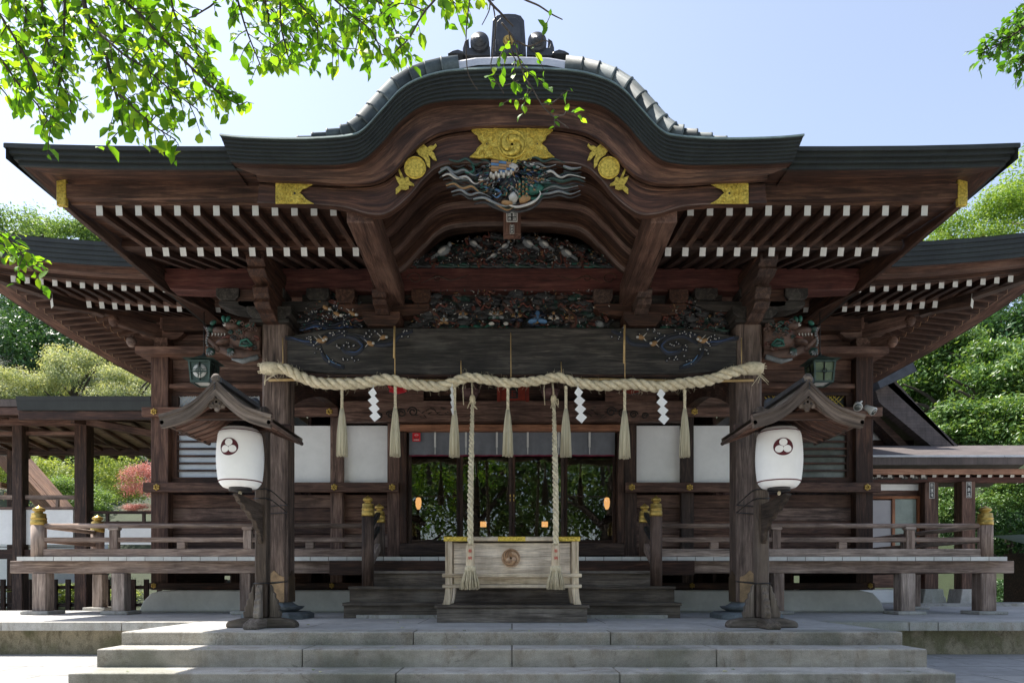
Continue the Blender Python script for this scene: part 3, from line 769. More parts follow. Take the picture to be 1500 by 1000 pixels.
def railing(x0, x1, y0, y1, par, posts=(), long=()):
    a = Vector((x0, y0, 0)); b = Vector((x1, y1, 0))
    rl = MB(); rl.beam(a+Vector((0, 0, .365)), b+Vector((0, 0, .365)), .08, .105, 'wood_grey'); r1 = part('bottom_rail', rl, par, .006)
    rl = MB(); rl.beam(a+Vector((0, 0, .535)), b+Vector((0, 0, .535)), .055, .062, 'wood_grey'); part('middle_rail', rl, par, .006)
    rl = MB(); rl.tube([a+Vector((0, 0, .715)), b+Vector((0, 0, .715))], .031, 'wood_grey', n=14); part('top_rail', rl, par)
    for t, full in posts:
        p = a.lerp(b, t); w_ = .052
        mb = MB(); mb.box(p.x-w_, p.x+w_, p.y-.04, p.y+.04, .4185, .655 if full else .503, 'wood_grey')
        if full:
            mb.prism([(p.x-w_, .656), (p.x+w_, .656), (p.x+w_+.02, .675), (p.x+w_+.01, .70), (p.x-w_-.01, .70), (p.x-w_-.02, .675)], 'y', p.y-.045, p.y+.045, 'wood_grey')
        part('baluster', mb, par, .004)
for s in (-1, 1):
    rp = MB(); rp.box(*sorted((s*1.66, s*1.76)), 8.72, 8.82, .314, .32, 'wood_grey')
    rail = part('railing', rp, hall)
    railing(s*6.02, s*1.79, 8.80, 8.80, rail, [((6.02-5.12)/4.23, 1), ((6.02-4.25)/4.23, 0), ((6.02-3.40)/4.23, 1), ((6.02-2.6)/4.23, 0)])
    railing(s*6.10, s*6.10, 8.87, 9.96 if s < 0 else 13.2, rail, [] if s < 0 else [(.4, 1), (.8, 1)])
    newel(s*6.10, 8.80, .312, .742, rail, .088)
    if s < 0: newel(-6.10, 10.05, .312, .742, rail, .088)
    newel(s*1.71, 8.80, .312, .77, rail, .072)
# ------------------------------------------------------------------ entrance stairs
mb = MB(); mb.box(-2.3, 2.3, 8.60, 8.69, .08, .262, 'wood'); st = part('stairs', mb, hall)
lev = [(8.42, .130, 1.72), (8.12, -.060, 1.95), (7.84, -.245, 1.95)]
for y, z, wv in lev:
    mb = MB(); mb.box(-wv, wv, y, y+.40, z-.035, z, 'wood_step'); part('tread', mb, st, .004)
    mb = MB(); mb.box(-wv+.01, wv-.01, y+.03, y+.06, z-.19, z-.036, 'wood_step'); part('riser', mb, st)
mb = MB(); mb.box(-1.78, 1.78, 7.80, 8.2, ZP+.001, ZP+.04, 'stone'); part('step_stone', mb, st)
for s in (-1, 1):
    p = newel(s*1.735, 8.22, -.058, .80, st, .072)
    for z0, z1, w_, h_ in ((.74, .86, .055, .055), (.56, .68, .05, .06), (.30, .44, .06, .10)):
        mb = MB(); mb.beam((s*1.733, 8.28, z0-.1), (s*1.713, 8.74, z1), w_, h_, 'iron' if h_ < .09 else 'wood_grey'); part('stair_rail', mb, st, .004)
# ------------------------------------------------------------------ porch (kohai) frame
DC = 7.87
for s in (-1, 1):
    mb = MB(); x = s*2.69; h = .147; c = .032; z0, z1 = -.235, 2.93
    oct_ = [(x-h+c, DC-h), (x+h-c, DC-h), (x+h, DC-h+c), (x+h, DC+h-c), (x+h-c, DC+h), (x-h+c, DC+h), (x-h, DC+h-c), (x-h, DC-h+c)]
    mb.prism(oct_, 'z', z0, z1, 'wood_col')
    colp = part('porch_column', mb, hall, .003)
    mb = MB()   # metal shoe with pointed top, and round shoe
    for fx, fy, dx, dy in ((0, -1, 1, 0), (s*-1, 0, 0, 1), (s*1, 0, 0, 1)):
        cx, cy = x+fx*(h+.004), DC+fy*(h+.004); q = h-c
        pts = [(-q, -.235), (q, -.235), (q, .05), (q*.5, .07), (0, .125), (-q*.5, .07), (-q, .05)]
        P1 = [(cx+p[0]*dx, cy+p[0]*dy, p[1]) for p in pts]; P2 = [(p[0]+fx*.004, p[1]+fy*.004, p[2]) for p in P1]
        nn = len(pts)
        mb.add(P1+P2, [tuple(range(nn)), tuple(range(2*nn-1, nn-1, -1))]+[(i, i+nn, (i+1) % nn+nn, (i+1) % nn) for i in range(nn)], 'shoe_front' if fy else 'shoe')
    part('column_shoe', mb, colp)
    mb = MB()
    sq = lambda r, z: [(x-r, DC-r, z), (x+r, DC-r, z), (x+r, DC+r, z), (x-r, DC+r, z)]
    lay = [(.14, -.232), (.175, -.262), (.215, -.285), (.275, -.288), (.255, -.315), (.215, -.335), (.20, -.345), (.30, -.349), (.345, -.375), (.345, -.424)]
    P = []; F = []
    nseg = 16
    for i, (r, z) in enumerate(lay):
        sqr = 1 if i > 6 else .45
        for k in range(nseg):
            a = 2*PI*k/nseg+PI/nseg; cx, sx = math.cos(a), math.sin(a)
            f = 1/max(abs(cx), abs(sx)); f = 1+(min(f, 1.25)-1)*sqr
            P.append((x+r*cx*f, DC+r*sx*f, z))
    for i in range(len(lay)-1):
        for k in range(nseg): F.append((i*nseg+k, (i+1)*nseg+k, (i+1)*nseg+(k+1) % nseg, i*nseg+(k+1) % nseg))
    mb.add(P, F, 'base_stone'); part('column_base', mb, colp)
# rainbow beam
def beam_outline():
    top = [(-2.55, 2.76), (-2.45, 2.79), (-2.2, 2.845), (-1.9, 2.868), (-1.4, 2.872), (0, 2.872)]
    bot = [(-2.55, 2.405), (-2.3, 2.365), (-1.8, 2.335), (0, 2.33)]
    top = catmull(top, 4); bot = catmull(bot, 5)
    t = top+[(-a, b) for a, b in top[-2::-1]]; u = bot+[(-a, b) for a, b in bot[-2::-1]]
    return t, u
t, u = beam_outline()
mb = MB(); mb.prism(t+u[::-1], 'y', DC-.14, DC+.16, 'wood_beam')
rb = part('rainbow_beam', mb, hall, .02)
mb = MB()    # lighter soffit lip
mb.beam((-2.5, DC-.10, 2.372-.03), (-2.0, DC-.10, 2.328), .10, .03, 'wood')
mb.beam((-2.0, DC-.10, 2.325), (2.0, DC-.10, 2.325), .10, .02, 'wood'); mb.beam((2.0, DC-.10, 2.328), (2.5, DC-.10, 2.342), .10, .03, 'wood')
part_each('beam_lip', mb, rb)
YB = DC-.143
def foam(mb, x, z, y, n=6, r=.05, big=1):
    for k in range(n):
        a = R.uniform(0, 2*PI); rr = r*R.uniform(.2, 1); px, pz = x+rr*math.cos(a)*1.4, z+rr*math.sin(a)
        q = .017*big*R.uniform(.8, 1.2)
        mb.lathe([(q, -.004), (q*.95, -.012), (q*.5, -.012), (q*.45, -.004)], (px, y, pz), 'c_navy', n=10, axis='y')
        mb.ell((px, y-.012, pz), (q*.42, q*.42, q*.42), 'c_white', 6, 4)
def wave(mb, pts, y, r, mat):
    c = catmull(pts, 6); mb.tube([(p[0], y, p[1]) for p in c], [r*(1-.7*abs(2*i/(len(c)-1)-1)**2) for i in range(len(c))], mat, n=7, flat=.5)
mb = MB()
for s in (-1, 1):
    o_ = MB()
    def q(px, py): return (-(px-750)*.00773*-1, (851-py)*.00773)
    f = lambda L_: [q(a, b) for a, b in L_]
    for off, mat, r in ((0, 'c_navy', .024), (.020, 'c_dark', .020), (-.018, 'c_navy', .014)):
        for ln in ([(478, 503), (500, 492), (522, 496), (531, 508), (520, 517), (505, 514), (500, 508)],
                   [(470, 508), (474, 522), (488, 533), (505, 538)],
                   [(418, 495), (440, 498), (455, 503), (470, 500), (478, 492), (510, 487)],
                   [(505, 490), (530, 494), (550, 504), (575, 502), (585, 492), (605, 484)]):
            wave(o_, [(a, b+off) for a, b in f(ln)], YB, r, mat)
    wave(o_, f([(425, 494), (445, 500), (465, 501)]), YB-.01, .009, 'c_blue')
    wave(o_, f([(478, 520), (486, 530), (500, 536)]), YB-.012, .008, 'c_sky')
    wave(o_, f([(525, 500), (531, 507), (522, 516), (508, 515)]), YB-.014, .007, 'c_blue')
    for px, py, nn in ((452, 496, 5), (460, 503, 4), (490, 489, 5), (505, 488, 4), (535, 492, 4), (497, 508, 5), (512, 505, 5), (468, 514, 4), (488, 530, 4), (505, 525, 4), (518, 529, 3), (548, 486, 4), (560, 489, 3), (590, 484, 3), (596, 494, 3)):
        X, Zz = q(px, py); foam(o_, X, Zz, YB-.004, nn, .045)
    for px, py, a in ((470, 500, .3), (476, 498, -1), (543, 504, .5), (562, 495, -.3)):
        X, Zz = q(px, py)
        o_.ell((X, YB-.02, Zz), (.045, .02, .026), 'c_ochre', rot=a, jit=.12); o_.ell((X+.04*math.cos(a), YB-.03, Zz+.0), (.018, .014, .016), 'c_white')
        o_.beam((X-.02, YB-.02, Zz), (X-.07, YB-.02, Zz+.05), .012, .014, 'c_white', up=(0, 1, 0), w2=.003, h2=.004)
        o_.beam((X-.02, YB-.02, Zz), (X-.06, YB-.02, Zz-.04), .012, .014, 'c_white', up=(0, 1, 0), w2=.003, h2=.004)
    if s > 0: o_ = o_.mirror()
    part('wave_carving', o_, rb)

# purlin over the porch
mb = MB(); mb.prism([(-4.0, 3.47), (-3.93, 3.355), (-3.6, 3.34), (3.6, 3.34), (3.93, 3.355), (4.0, 3.47), (4.0, 3.60), (-4.0, 3.60)], 'y', DC-.02, DC+.17, 'wood_red')
pur = part('porch_purlin', mb, hall, .008)
mb = MB()
for s in (-1, 1):                         # engraved scrolls on the purlin
    for cx, r0, tw in ((1.12, .085, 1), (.86, .05, -1)):
        pts = [(s*(cx+r0*(1-t/30)*math.cos(t*.42)*tw), DC-.022, 3.48+.8*r0*(1-t/30)*math.sin(t*.42)) for t in range(16)]
        mb.tube(pts, .007, 'wood', n=5, flat=.5)
    wave(mb, [(s*1.05, 3.42), (s*.85, 3.50), (s*.7, 3.46), (s*.5, 3.52)], DC-.022, .008, 'wood')
part_each('scroll_carving', mb, pur)

# bracket sets on the beam
def nosepiece(mb, x, y0, y1, zt, zb, w, mat, hook=.35):
    """carved arm running toward the viewer: side profile in y-z"""
    h = zt-zb; L_ = y1-y0
    pr = [(y1, zt), (y0+.02, zt), (y0, zt-h*.12), (y0+.01, zt-h*.32), (y0+L_*.10, zt-h*.45), (y0+L_*.06, zt-h*.62), (y0+L_*.18, zt-h*.78), (y0+L_*.38, zt-h*.82), (y0+L_*.55, zb), (y1, zb)]
    mb.prism(pr, 'x', x-w/2, x+w/2, mat)
for s in (-1, 1):
    br = bracket(hall, s*1.47, DC+.02, 2.878, 3.335, 'wood', w=.42)
    mb = MB(); nosepiece(mb, s*1.45, 7.42, 7.84, 3.20, 2.99, .155, 'wood'); nosepiece(mb, s*1.44, 7.28, 7.84, 3.42, 3.20, .17, 'wood'); part('nose', mb, br, .006)
    br = bracket(hall, s*2.72, DC+.02, 2.945, 3.335, 'wood_beam', w=.50)
    mb = MB(); nosepiece(mb, s*2.71, 7.35, 7.84, 3.20, 2.90, .17, 'wood'); nosepiece(mb, s*2.70, 7.15, 7.84, 3.46, 3.18, .19, 'wood')
    nosepiece(mb, s*2.70, 7.02, 7.84, 3.50, 3.40, .22, 'wood')
    part('nose', mb, br, .006)
    mb = MB(); mb.box(*sorted((s*2.50, s*2.94)), DC-.22, DC+.22, 2.905, 2.944, 'wood_beam'); part('abacus', mb, br, .006)
    # outward side nose under the purlin
    mb = MB(); pr = [(s*2.72, 3.33), (s*3.20, 3.33), (s*3.23, 3.27), (s*3.14, 3.22), (s*3.12, 3.14), (s*3.0, 3.12), (s*2.72, 3.06)]
    mb.prism(pr if s < 0 else pr[::-1], 'y', DC-.08, DC+.10, 'wood'); part('side_nose', mb, br, .006)
    # arms carrying the gable board
    mb = MB(); x0 = s*1.33
    mb.beam((x0, 5.98, 3.27), (x0*1.02, 7.9, 3.28), .235, .26, 'wood_wall'); part('gable_arm', mb, hall, .008)
    # curved tie back to the hall
    pts = catmull([(s*2.70, 8.0, 2.15), (s*2.68, 8.6, 2.42), (s*2.62, 9.3, 2.62), (s*2.56, 9.95, 2.60)], 5)
    mb = MB()
    for a, b in zip(pts, pts[1:]): mb.beam(a, Vector(b)+(Vector(b)-Vector(a))*.08, .14, .24, 'wood')
    part('connecting_beam', mb, hall)

# ------------------------------------------------------------------ painted relief carvings
def pine(mb, x, z, y, r, mat='c_dark'):
    """a scalloped pad of needles"""
    n = 15; top = []
    P = [(x, y-r*.34, z)]
    for ring, (rr, yy) in enumerate(((.45, -.33), (.8, -.22), (1, -.02), (.9, .08))):
        for k in range(n):
            a = 2*PI*k/n; sc = 1+(.16 if k % 2 else -.06)*(ring > 0)
            P.append((x+r*1.25*rr*sc*math.cos(a), y+r*yy, z+r*.62*rr*sc*math.sin(a)))
    F = [(0, 1+k, 1+(k+1) % n) for k in range(n)]
    for q in range(3): F += [(1+q*n+k, 1+(q+1)*n+k, 1+(q+1)*n+(k+1) % n, 1+q*n+(k+1) % n) for k in range(n)]
    mb.add(P, F, mat, False)
def branch(mb, pts, y, r, mat='c_red'):
    c = catmull(pts, 5); mb.tube([(p[0], y+R.uniform(-.004, .004), p[1]) for p in c], [r*(1-.5*i/len(c)) for i in range(len(c))], mat, n=7)
def bird(mb, x, z, y, s, dr=1, body='c_grey', belly='c_white'):
    mb.ell((x, y, z), (.055*s, .035*s, .034*s), body, rot=.5*dr, jit=.06)
    mb.ell((x+.012*dr*s, y-.02*s, z-.006*s), (.04*s, .022*s, .018*s), belly, rot=.55*dr)
    mb.ell((x-.045*dr*s, y-.01*s, z+.045*s), (.019*s, .018*s, .018*s), body if R.random() < .5 else 'c_navy')
    mb.beam((x-.058*dr*s, y-.015*s, z+.048*s), (x-.085*dr*s, y-.02*s, z+.042*s), .008*s, .008*s, 'c_ochre', up=(0, 1, 0), w2=.002, h2=.002)
    for k in range(3): mb.beam((x+.03*dr*s, y-.01, z-.012*s-.006*k*s), (x+.10*dr*s, y, z-.04*s-.014*k*s), .018*s, .012*s, 'c_grey' if k else 'c_dark', up=(0, 1, 0), w2=.006, h2=.004)
def figure(mb, x, z, y, s, robe, trim, skin='c_ochre'):
    """small seated carved figure"""
    mb.ell((x, y, z+.09*s), (.045*s, .035*s, .065*s), robe, jit=.05)
    for d in (-1, 1):
        mb.ell((x+d*.055*s, y-.03*s, z+.022*s), (.055*s, .045*s, .027*s), robe, rot=d*.2)
        mb.tube([(x+d*.04*s, y-.01*s, z+.13*s), (x+d*.075*s, y-.02*s, z+.09*s), (x+d*.03*s, y-.06*s, z+.07*s)], [.018*s, .02*s, .013*s], trim, n=7)
        mb.ell((x+d*.026*s, y-.062*s, z+.07*s), (.012*s, .01*s, .011*s), skin)
        mb.tube([(x+d*.02*s, y-.03*s, z+.15*s), (x+d*.03*s, y-.05*s, z+.10*s), (x+d*.015*s, y-.05*s, z+.04*s)], .005*s, trim, n=5)
    mb.ell((x, y-.012*s, z+.178*s), (.024*s, .024*s, .028*s), skin)
    mb.ell((x, y+.002*s, z+.195*s), (.027*s, .026*s, .020*s), 'c_dark')
    mb.ell((x, y, z+.216*s), (.010*s, .010*s, .012*s), 'c_dark')
def rock(mb, x, z, y, r, mat): mb.ell((x, y, z), (r*1.3, r*.5, r*.6), mat, n=9, m=6, jit=.16, smooth=False)
def panel(x0, x1, z0, z1, y, seed, inside, style):
    global R
    keep = R; R = random.Random(seed)
    mb = MB(); wdt = x1-x0; hgt = z1-z0
    def rp():
        for _ in range(60):
            x = R.uniform(x0, x1); z = R.uniform(z0, z1)
            if inside(x, z): return x, z
        return (x0+x1)/2, z0+hgt*.3
    for k in range(int(wdt*hgt*170)):
        x, z = rp(); rock(mb, x, z, y+.06, R.uniform(.035, .06), R.choice(['c_dark', 'c_dark', 'c_brown', 'c_gdark']))
    for k in range(int(wdt*hgt*95)):
        x, z = rp(); pine(mb, x, z, y+R.uniform(-.03, .03), R.uniform(.04, .075))
    for k in range(int(wdt*hgt*48)):
        x, z = rp(); a = R.uniform(0, PI); l = R.uniform(.04, .09)
        branch(mb, [(x-l*math.cos(a), z-l*math.sin(a)*.6), (x-l*.3, z+R.uniform(0, .03)), (x+l*.4, z-R.uniform(0, .02)), (x+l*math.cos(a), z+l*math.sin(a)*.6)], y-.035, R.uniform(.008, .017))
    if 'trunk' in style:
        for fx in (.13, .52, .80):
            X = x0+wdt*fx
            if inside(X, z0+hgt*.4): branch(mb, [(X, z0+.02), (X+.03, z0+hgt*.3), (X-.05, z0+hgt*.5), (X-.15, z0+hgt*.72)], y-.02, .035, 'c_brown'); branch(mb, [(X+.012, z0+.02), (X+.035, z0+hgt*.3), (X-.03, z0+hgt*.45)], y-.045, .012)
    if 'ground' in style:
        for k in range(int(wdt*7)):
            x = x0+wdt*(k+.5)/int(wdt*7); wave(mb, [(x-.16, z0+.012), (x-.05, z0+.03+R.uniform(0, .03)), (x+.05, z0+.02), (x+.16, z0+.012)], y-.03, .022, R.choice(['c_gdark', 'c_green', 'c_gdark', 'c_dark']))
            if k % 2: foam(mb, x, z0+.045, y-.05, 2, .02, .6)
    if 'waves' in style:
        for r_ in range(3):
            zz = z0+.02+.035*r_; pts = []
            for k in range(int(wdt*12)+1):
                x = x0+wdt*k/int(wdt*12); pts.append((x, zz+(.035 if k % 4 == 2 else (-.01 if k % 4 == 0 else .01))))
            wave(mb, pts, y-.05+.012*r_, .018, ['c_blue', 'c_navy', 'c_navy'][r_])
    if 'birds' in style:
        for fx, fz, dr, sc in ((.20, .42, -1, 1.5), (.33, .62, 1, 1.0), (.47, .55, -1, .9), (.57, .62, 1, 1.3), (.64, .60, 1, 1.2), (.74, .36, 1, 1.3), (.42, .30, -1, .8)):
            bird(mb, x0+wdt*fx, z0+hgt*fz, y-.07, sc, dr)
    if 'figures' in style:
        for fx, robe, trim, sc in ((.17, 'c_ochre', 'c_white', .7), (.27, 'c_grey', 'c_ochre', .85), (.41, 'c_gdark', 'c_white', .95), (.435, 'c_grey', 'c_ochre', 1.05), (.515, 'c_navy', 'c_ochre', .95),
                                   (.62, 'c_sky', 'c_navy', 1.25), (.60, 'c_navy', 'c_ochre', .8), (.71, 'c_dark', 'c_white', .95), (.78, 'c_brown', 'c_ochre', .8)):
            figure(mb, x0+wdt*(fx+R.uniform(-.012, .012)), z0+.03+R.uniform(0, .10), y-.06, sc*R.uniform(.62, .85), robe, trim, R.choice(['c_ochre', 'c_brown', 'c_grey']))
        mb.ell((x0+wdt*.40, y-.12, z0+.05), (.035, .03, .02), 'c_white'); mb.ell((x0+wdt*.47, y-.12, z0+.05), (.03, .03, .02), 'c_white')
        mb.ell((x0+wdt*.93, y-.05, z0+.07), (.06, .03, .04), 'c_grey', rot=.5)
    if 'foam' in style:
        for k in range(int(wdt*16)):
            x, z = rp(); foam(mb, x, z0+(z-z0)*.55+.02, y-.06, 4, .045)
    if 'beasts' in style:
        for fx, fz in ((.42, .62), (.60, .45), (.85, .47)):
            X, Zz = x0+wdt*fx, z0+hgt*fz
            mb.ell((X, y-.06, Zz), (.05, .03, .024), 'c_ochre', rot=.5, jit=.1); mb.ell((X+.05, y-.07, Zz-.02), (.022, .02, .018), 'c_white')
            for d in (-1, 1): mb.beam((X, y-.06, Zz), (X+d*.04-.03, y-.07, Zz+.05), .012, .012, 'c_white', up=(0, 1, 0), w2=.003, h2=.003)
    for k in range(int(wdt*hgt*520)):          # chisel-sharp needles, cuts and petals
        x, z = rp(); a = R.uniform(0, PI); l = R.uniform(.012, .035); yy = y-.055-R.uniform(0, .04)
        mb.beam((x, yy, z), (x+l*math.cos(a), yy+.01, z+l*math.sin(a)), .010, R.uniform(.005, .011), R.choice(['c_dark', 'c_dark', 'c_dark', 'c_gdark', 'c_brown', 'c_brown', 'c_red', 'c_grey', 'c_grey', 'c_ochre', 'c_white', 'c_navy', 'c_green']), up=(0, 1, 0), w2=.002, h2=.003)
    R = keep
    return mb
tz = lambda x: 3.60+max(0, .46*(1-(abs(x)/1.36)**1.9)**1 if abs(x) < 1.36 else 0)*.95
mb = MB(); arch = [(-1.36+2.72*i/24, tz(-1.36+2.72*i/24)) for i in range(25)]
mb.prism(arch[::-1]+[(-1.40, 3.602), (1.40, 3.602)], 'y', DC+.12, DC+.14, 'wood_beam')
tymp = part('tympanum', mb, hall)
def intym(x, z): return abs(x) < 1.2 and z < tz(x)-.045
part('bird_and_pine_carving', panel(-1.3, 1.3, 3.605, 4.03, DC+.02, 11, intym, ('ground', 'birds', 'trunk')), tymp)
mb = MB(); mb.box(-2.45, 2.45, DC+.10, DC+.12, 2.874, 3.338, 'wood_beam'); fz = part('frieze', mb, hall)
def infz(x, z): return abs(x) < 1.12+.06*math.sin(z*30) and z > 2.88
part('figure_carving', panel(-1.17, 1.17, 2.880, 3.33, DC+.02, 23, infz, ('ground', 'figures', 'trunk')), fz)
def inside_l(x, z): return (x+2.10)**2/.36**2*.5+(z-3.0)**2/.30**2 < 1.0 and z > 2.87
part('sea_creature_carving', panel(-2.43, -1.72, 2.862, 3.29, DC+.0, 5, lambda x, z: ((x+2.02)/.46)**2+((z-2.87)/.42)**2 < 1, ('waves', 'foam', 'beasts')), fz)
part('turtle_and_pine_carving', panel(1.72, 2.43, 2.862, 3.27, DC+.0, 6, lambda x, z: ((x-2.08)/.44)**2+((z-2.87)/.40)**2 < 1, ('ground',)), fz)

# lion-head beam noses
def beast():
    mb = MB(); E = mb.ell
    # neck / sleeve emerging from column (x grows outward, origin at column outer face, z = 0 at paw level)
    mb.tube([(-.02, 0, .13), (.12, 0, .14), (.25, -.01, .17), (.36, -.02, .21)], [.17, .17, .15, .10], 'c_brown', n=12)
    mb.tube([(-.02, -.06, -.02), (.15, -.07, -.045), (.30, -.08, -.03), (.42, -.07, .02), (.52, -.06, .06)], [.05, .065, .06, .045, .025], 'c_brown', n=9)
    mb.tube([(.0, -.10, -.075), (.18, -.10, -.125), (.30, -.10, -.10)], [.03, .03, .012], 'c_grey', n=8)
    # muzzle, jaws, brow
    E((.42, -.06, .215), (.12, .11, .055), 'c_brown', rot=-.15, jit=.05); E((.40, -.07, .10), (.10, .09, .035), 'c_brown', rot=.3, jit=.05)
    E((.54, -.08, .24), (.045, .06, .035), 'c_gdark'); E((.30, -.10, .27), (.09, .08, .05), 'c_brown', jit=.06)
    E((.36, -.15, .275), (.022, .02, .022), 'c_white'); E((.365, -.166, .275), (.011, .008, .011), 'c_dark')
    for k in range(5): mb.beam((.36+.035*k, -.145, .175), (.365+.035*k, -.15, .145), .014, .012, 'c_white', up=(0, 1, 0), w2=.004, h2=.004)
    E((.35, -.12, .14), (.07, .04, .018), 'c_red', rot=.2)
    for (x, z, a) in ((.50, .30, .6), (.33, .34, 1.2), (.38, .345, 1.6), (.20, .30, .3), (.10, .27, .2)):
        E((x, -.13, z), (.04, .03, .022), 'c_green', rot=a, jit=.1)
    E((.10, -.17, .05), (.075, .05, .032), 'c_gdark', rot=-.3); 
    mb.tube([(.03, -.20, .03), (.08, -.225, .085), (.15, -.21, .07), (.17, -.20, .02), (.10, -.215, .01), (.04, -.20, .025)], .012, 'c_green', n=7)
    # curls of the mane
    for k in range(46):
        x = R.uniform(-.02, .30); z = R.uniform(.0, .32); r = R.uniform(.018, .036)
        if x > .2 and z < .1: continue
        pts = [(x+r*math.cos(t*.7)*(1-t/12), -.145-.05*R.random()*.5, z+r*math.sin(t*.7)*(1-t/12)) for t in range(9)]
        mb.tube(pts, r*.36, R.choice(['c_brown', 'c_brown', 'c_brown', 'c_brown', 'c_gdark', 'c_dark', 'c_red']), n=6)
    for (px, pz) in ((.30, -.02), (.535, -.015)):       # paws with claws
        E((px, -.11, pz), (.05, .055, .045), 'c_gdark', jit=.05)
        for k in range(4):
            a = -2.6+k*.5
            mb.tube([(px+.03*math.cos(a), -.15, pz+.03*math.sin(a)), (px+.05*math.cos(a), -.165, pz+.05*math.sin(a)), (px+.058*math.cos(a), -.155, pz+.066*math.sin(a))], [.013, .010, .003], 'c_grey', n=6)
            E((px+.036*math.cos(a), -.16, pz+.036*math.sin(a)), (.008, .006, .008), 'c_white', 6, 4)
    mb.tube([(.45, -.09, .0), (.50, -.10, .07), (.58, -.09, .14), (.575, -.08, .22), (.62, -.08, .28)], [.03, .03, .026, .022, .012], 'c_brown', n=8)
    for k in range(8): E((.57+.012*math.sin(k), -.115, .05+.028*k), (.014, .012, .012), 'c_grey')
    return mb
for s in (1, -1):
    b_ = beast()
    b_.v = [(p[0]+2.88, p[1]+DC-.02, p[2]+2.62) for p in b_.v]
    if s < 0: b_ = b_.mirror()
    part('beast_head_carving', b_, hall)

# ------------------------------------------------------------------ porch roof, straight part
PY, PXH, PZ = 5.77, 4.30, 3.67
pathl = [((-PXH, y, PZ), (-1, 0)) for y in (9.4, 8, 7, 6.3)] + [((-PXH, PY, PZ+.03), (-1, -1))]
pathl += [((x, PY, PZ+.03*max(0, 1-(PXH-abs(x))/1.5)**2), (0, -1)) for x in (-3.9, -3.4, -2.8, -2.25)]
pathr = [((-p[0], p[1], p[2]), (-d[0], d[1])) for p, d in pathl[::-1]]
mb = MB(); sec = []
for k in range(4): sec += [(k*.025, -k*.036), (k*.025, -(k+1)*.036+.003), (k*.025+.025, -(k+1)*.036+.003)]
for path in (pathl, pathr):
    mb.sweep(path, sec, 'slate')
    mb.sweep(path, [(.10, -.140), (.30, -.115), (.33, -.115), (.33, -.14)], 'wood')
for pf in ([((-3.99, PY, PZ), (0, -1)), ((-1.42, PY, PZ), (0, -1))], [((1.42, PY, PZ), (0, -1)), ((3.99, PY, PZ), (0, -1))]):
    mb.sweep(pf, [(.33, -.12), (.335, -.245), (.40, -.25), (.40, -.265), (.47, -.262)], 'wood_trim')
    mb.sweep(pf, [(.47, -.262), (1.22, -.17), (1.22, -.215)], 'wood')
    mb.sweep(pf, [(1.20, -.20), (1.20, -.255), (1.26, -.262), (2.1, -.03), (4.0, .62)], 'wood')
for s in (-1, 1):
    P = []; gx = [PXH, 3.9, 3.4, 2.8, 1.48]; gd = [0, .4, .8, 1.6, 2.4, 3.3, 4.4]
    for d in gd:
        for x in gx: P.append((s*x, PY+d, PZ+.29*d+.045*d*d+.03*max(0, 1-(PXH-x)/1.5)**2*max(0, 1-d)+.004))
    F = [(j*5+i, j*5+i+1, (j+1)*5+i+1, (j+1)*5+i) for j in range(6) for i in range(4)]
    mb.add(P, F if s < 0 else [f[::-1] for f in F], 'slate', True)
    mb.add([(s*(PXH-.02), PY+d, PZ+.29*d+.045*d*d) for d in gd]+[(s*(PXH-.02), PY+d, PZ-.1) for d in gd], [(i, i+1, i+8, i+7) for i in range(6)], 'slate')
P = [(x, PY+d, PZ+.29*d+.045*d*d+.004) for d in (2.4, 3.3, 4.4) for x in (-1.48, 1.48)]
mb.add(P, [(0, 1, 3, 2), (2, 3, 5, 4)], 'slate', True)
proof = part('porch_roof', mb, hall)
fm = rafter_mesh(.056, .084, .90, .105, 'white', 'porch_flying_rafter'); rm = rafter_mesh(.060, .080, 1.1, .32, 'white', 'porch_rafter')
for s in (-1, 1):
    for k in range(13):
        place(fm, 'flying_rafter', (s*(3.745-.177*k), 6.20, 3.404), 0, proof)
        place(rm, 'rafter', (s*(3.724-.177*k), 7.00, 3.414), 0, proof)
    mb = MB(); pr = [(6.12, 3.62), (6.12, 3.365), (6.35, 3.36), (7.9, 3.36), (9.2, 3.6), (9.2, 4.0), (7.9, 3.66)]
    mb.prism(pr if s < 0 else pr[::-1], 'x', s*4.0, s*4.055, 'wood'); bb = part('barge_board', mb, proof, .006)
    mb = MB(); mb.box(*sorted((s*3.985, s*4.07)), 6.095, 6.135, 3.355, 3.63, 'gold'); part('gilt_cap', mb, bb, .004)

# ------------------------------------------------------------------ undulating gable (karahafu)
def curve(pts, D, n=7):
    c = catmull([((px-748)*D/1000, (851-py)*D/1000) for px, py in pts], n)
    r = [(-a, b) for a, b in c[::-1]]
    return c[:-1] + r if abs(c[-1][0]) < .012 else c+r
cT = [(320, 197), (350, 200), (400, 202), (450, 202), (506, 198), (530, 189), (560, 157), (584, 131), (611, 115), (650, 104), (700, 100), (748, 99)]
cB = [(337, 238), (370, 240), (420, 241), (470, 242), (500, 241), (530, 234), (558, 209), (584, 179), (618, 155), (662, 147), (705, 146), (748, 146)]
cC = [(375, 264), (400, 266), (450, 268), (500, 271), (538, 270), (560, 263), (576, 252), (597, 229), (620, 208), (650, 194), (700, 187), (748, 186)]
cE = [(375, 298), (410, 299), (455, 300), (500, 304), (535, 314), (560, 315), (580, 304), (600, 286), (620, 262), (645, 244), (690, 240), (748, 243)]
TT = curve(cT, 5.65); BB = curve(cB, 5.75); CC = curve(cC, 5.88); EE = curve(cE, 5.93)
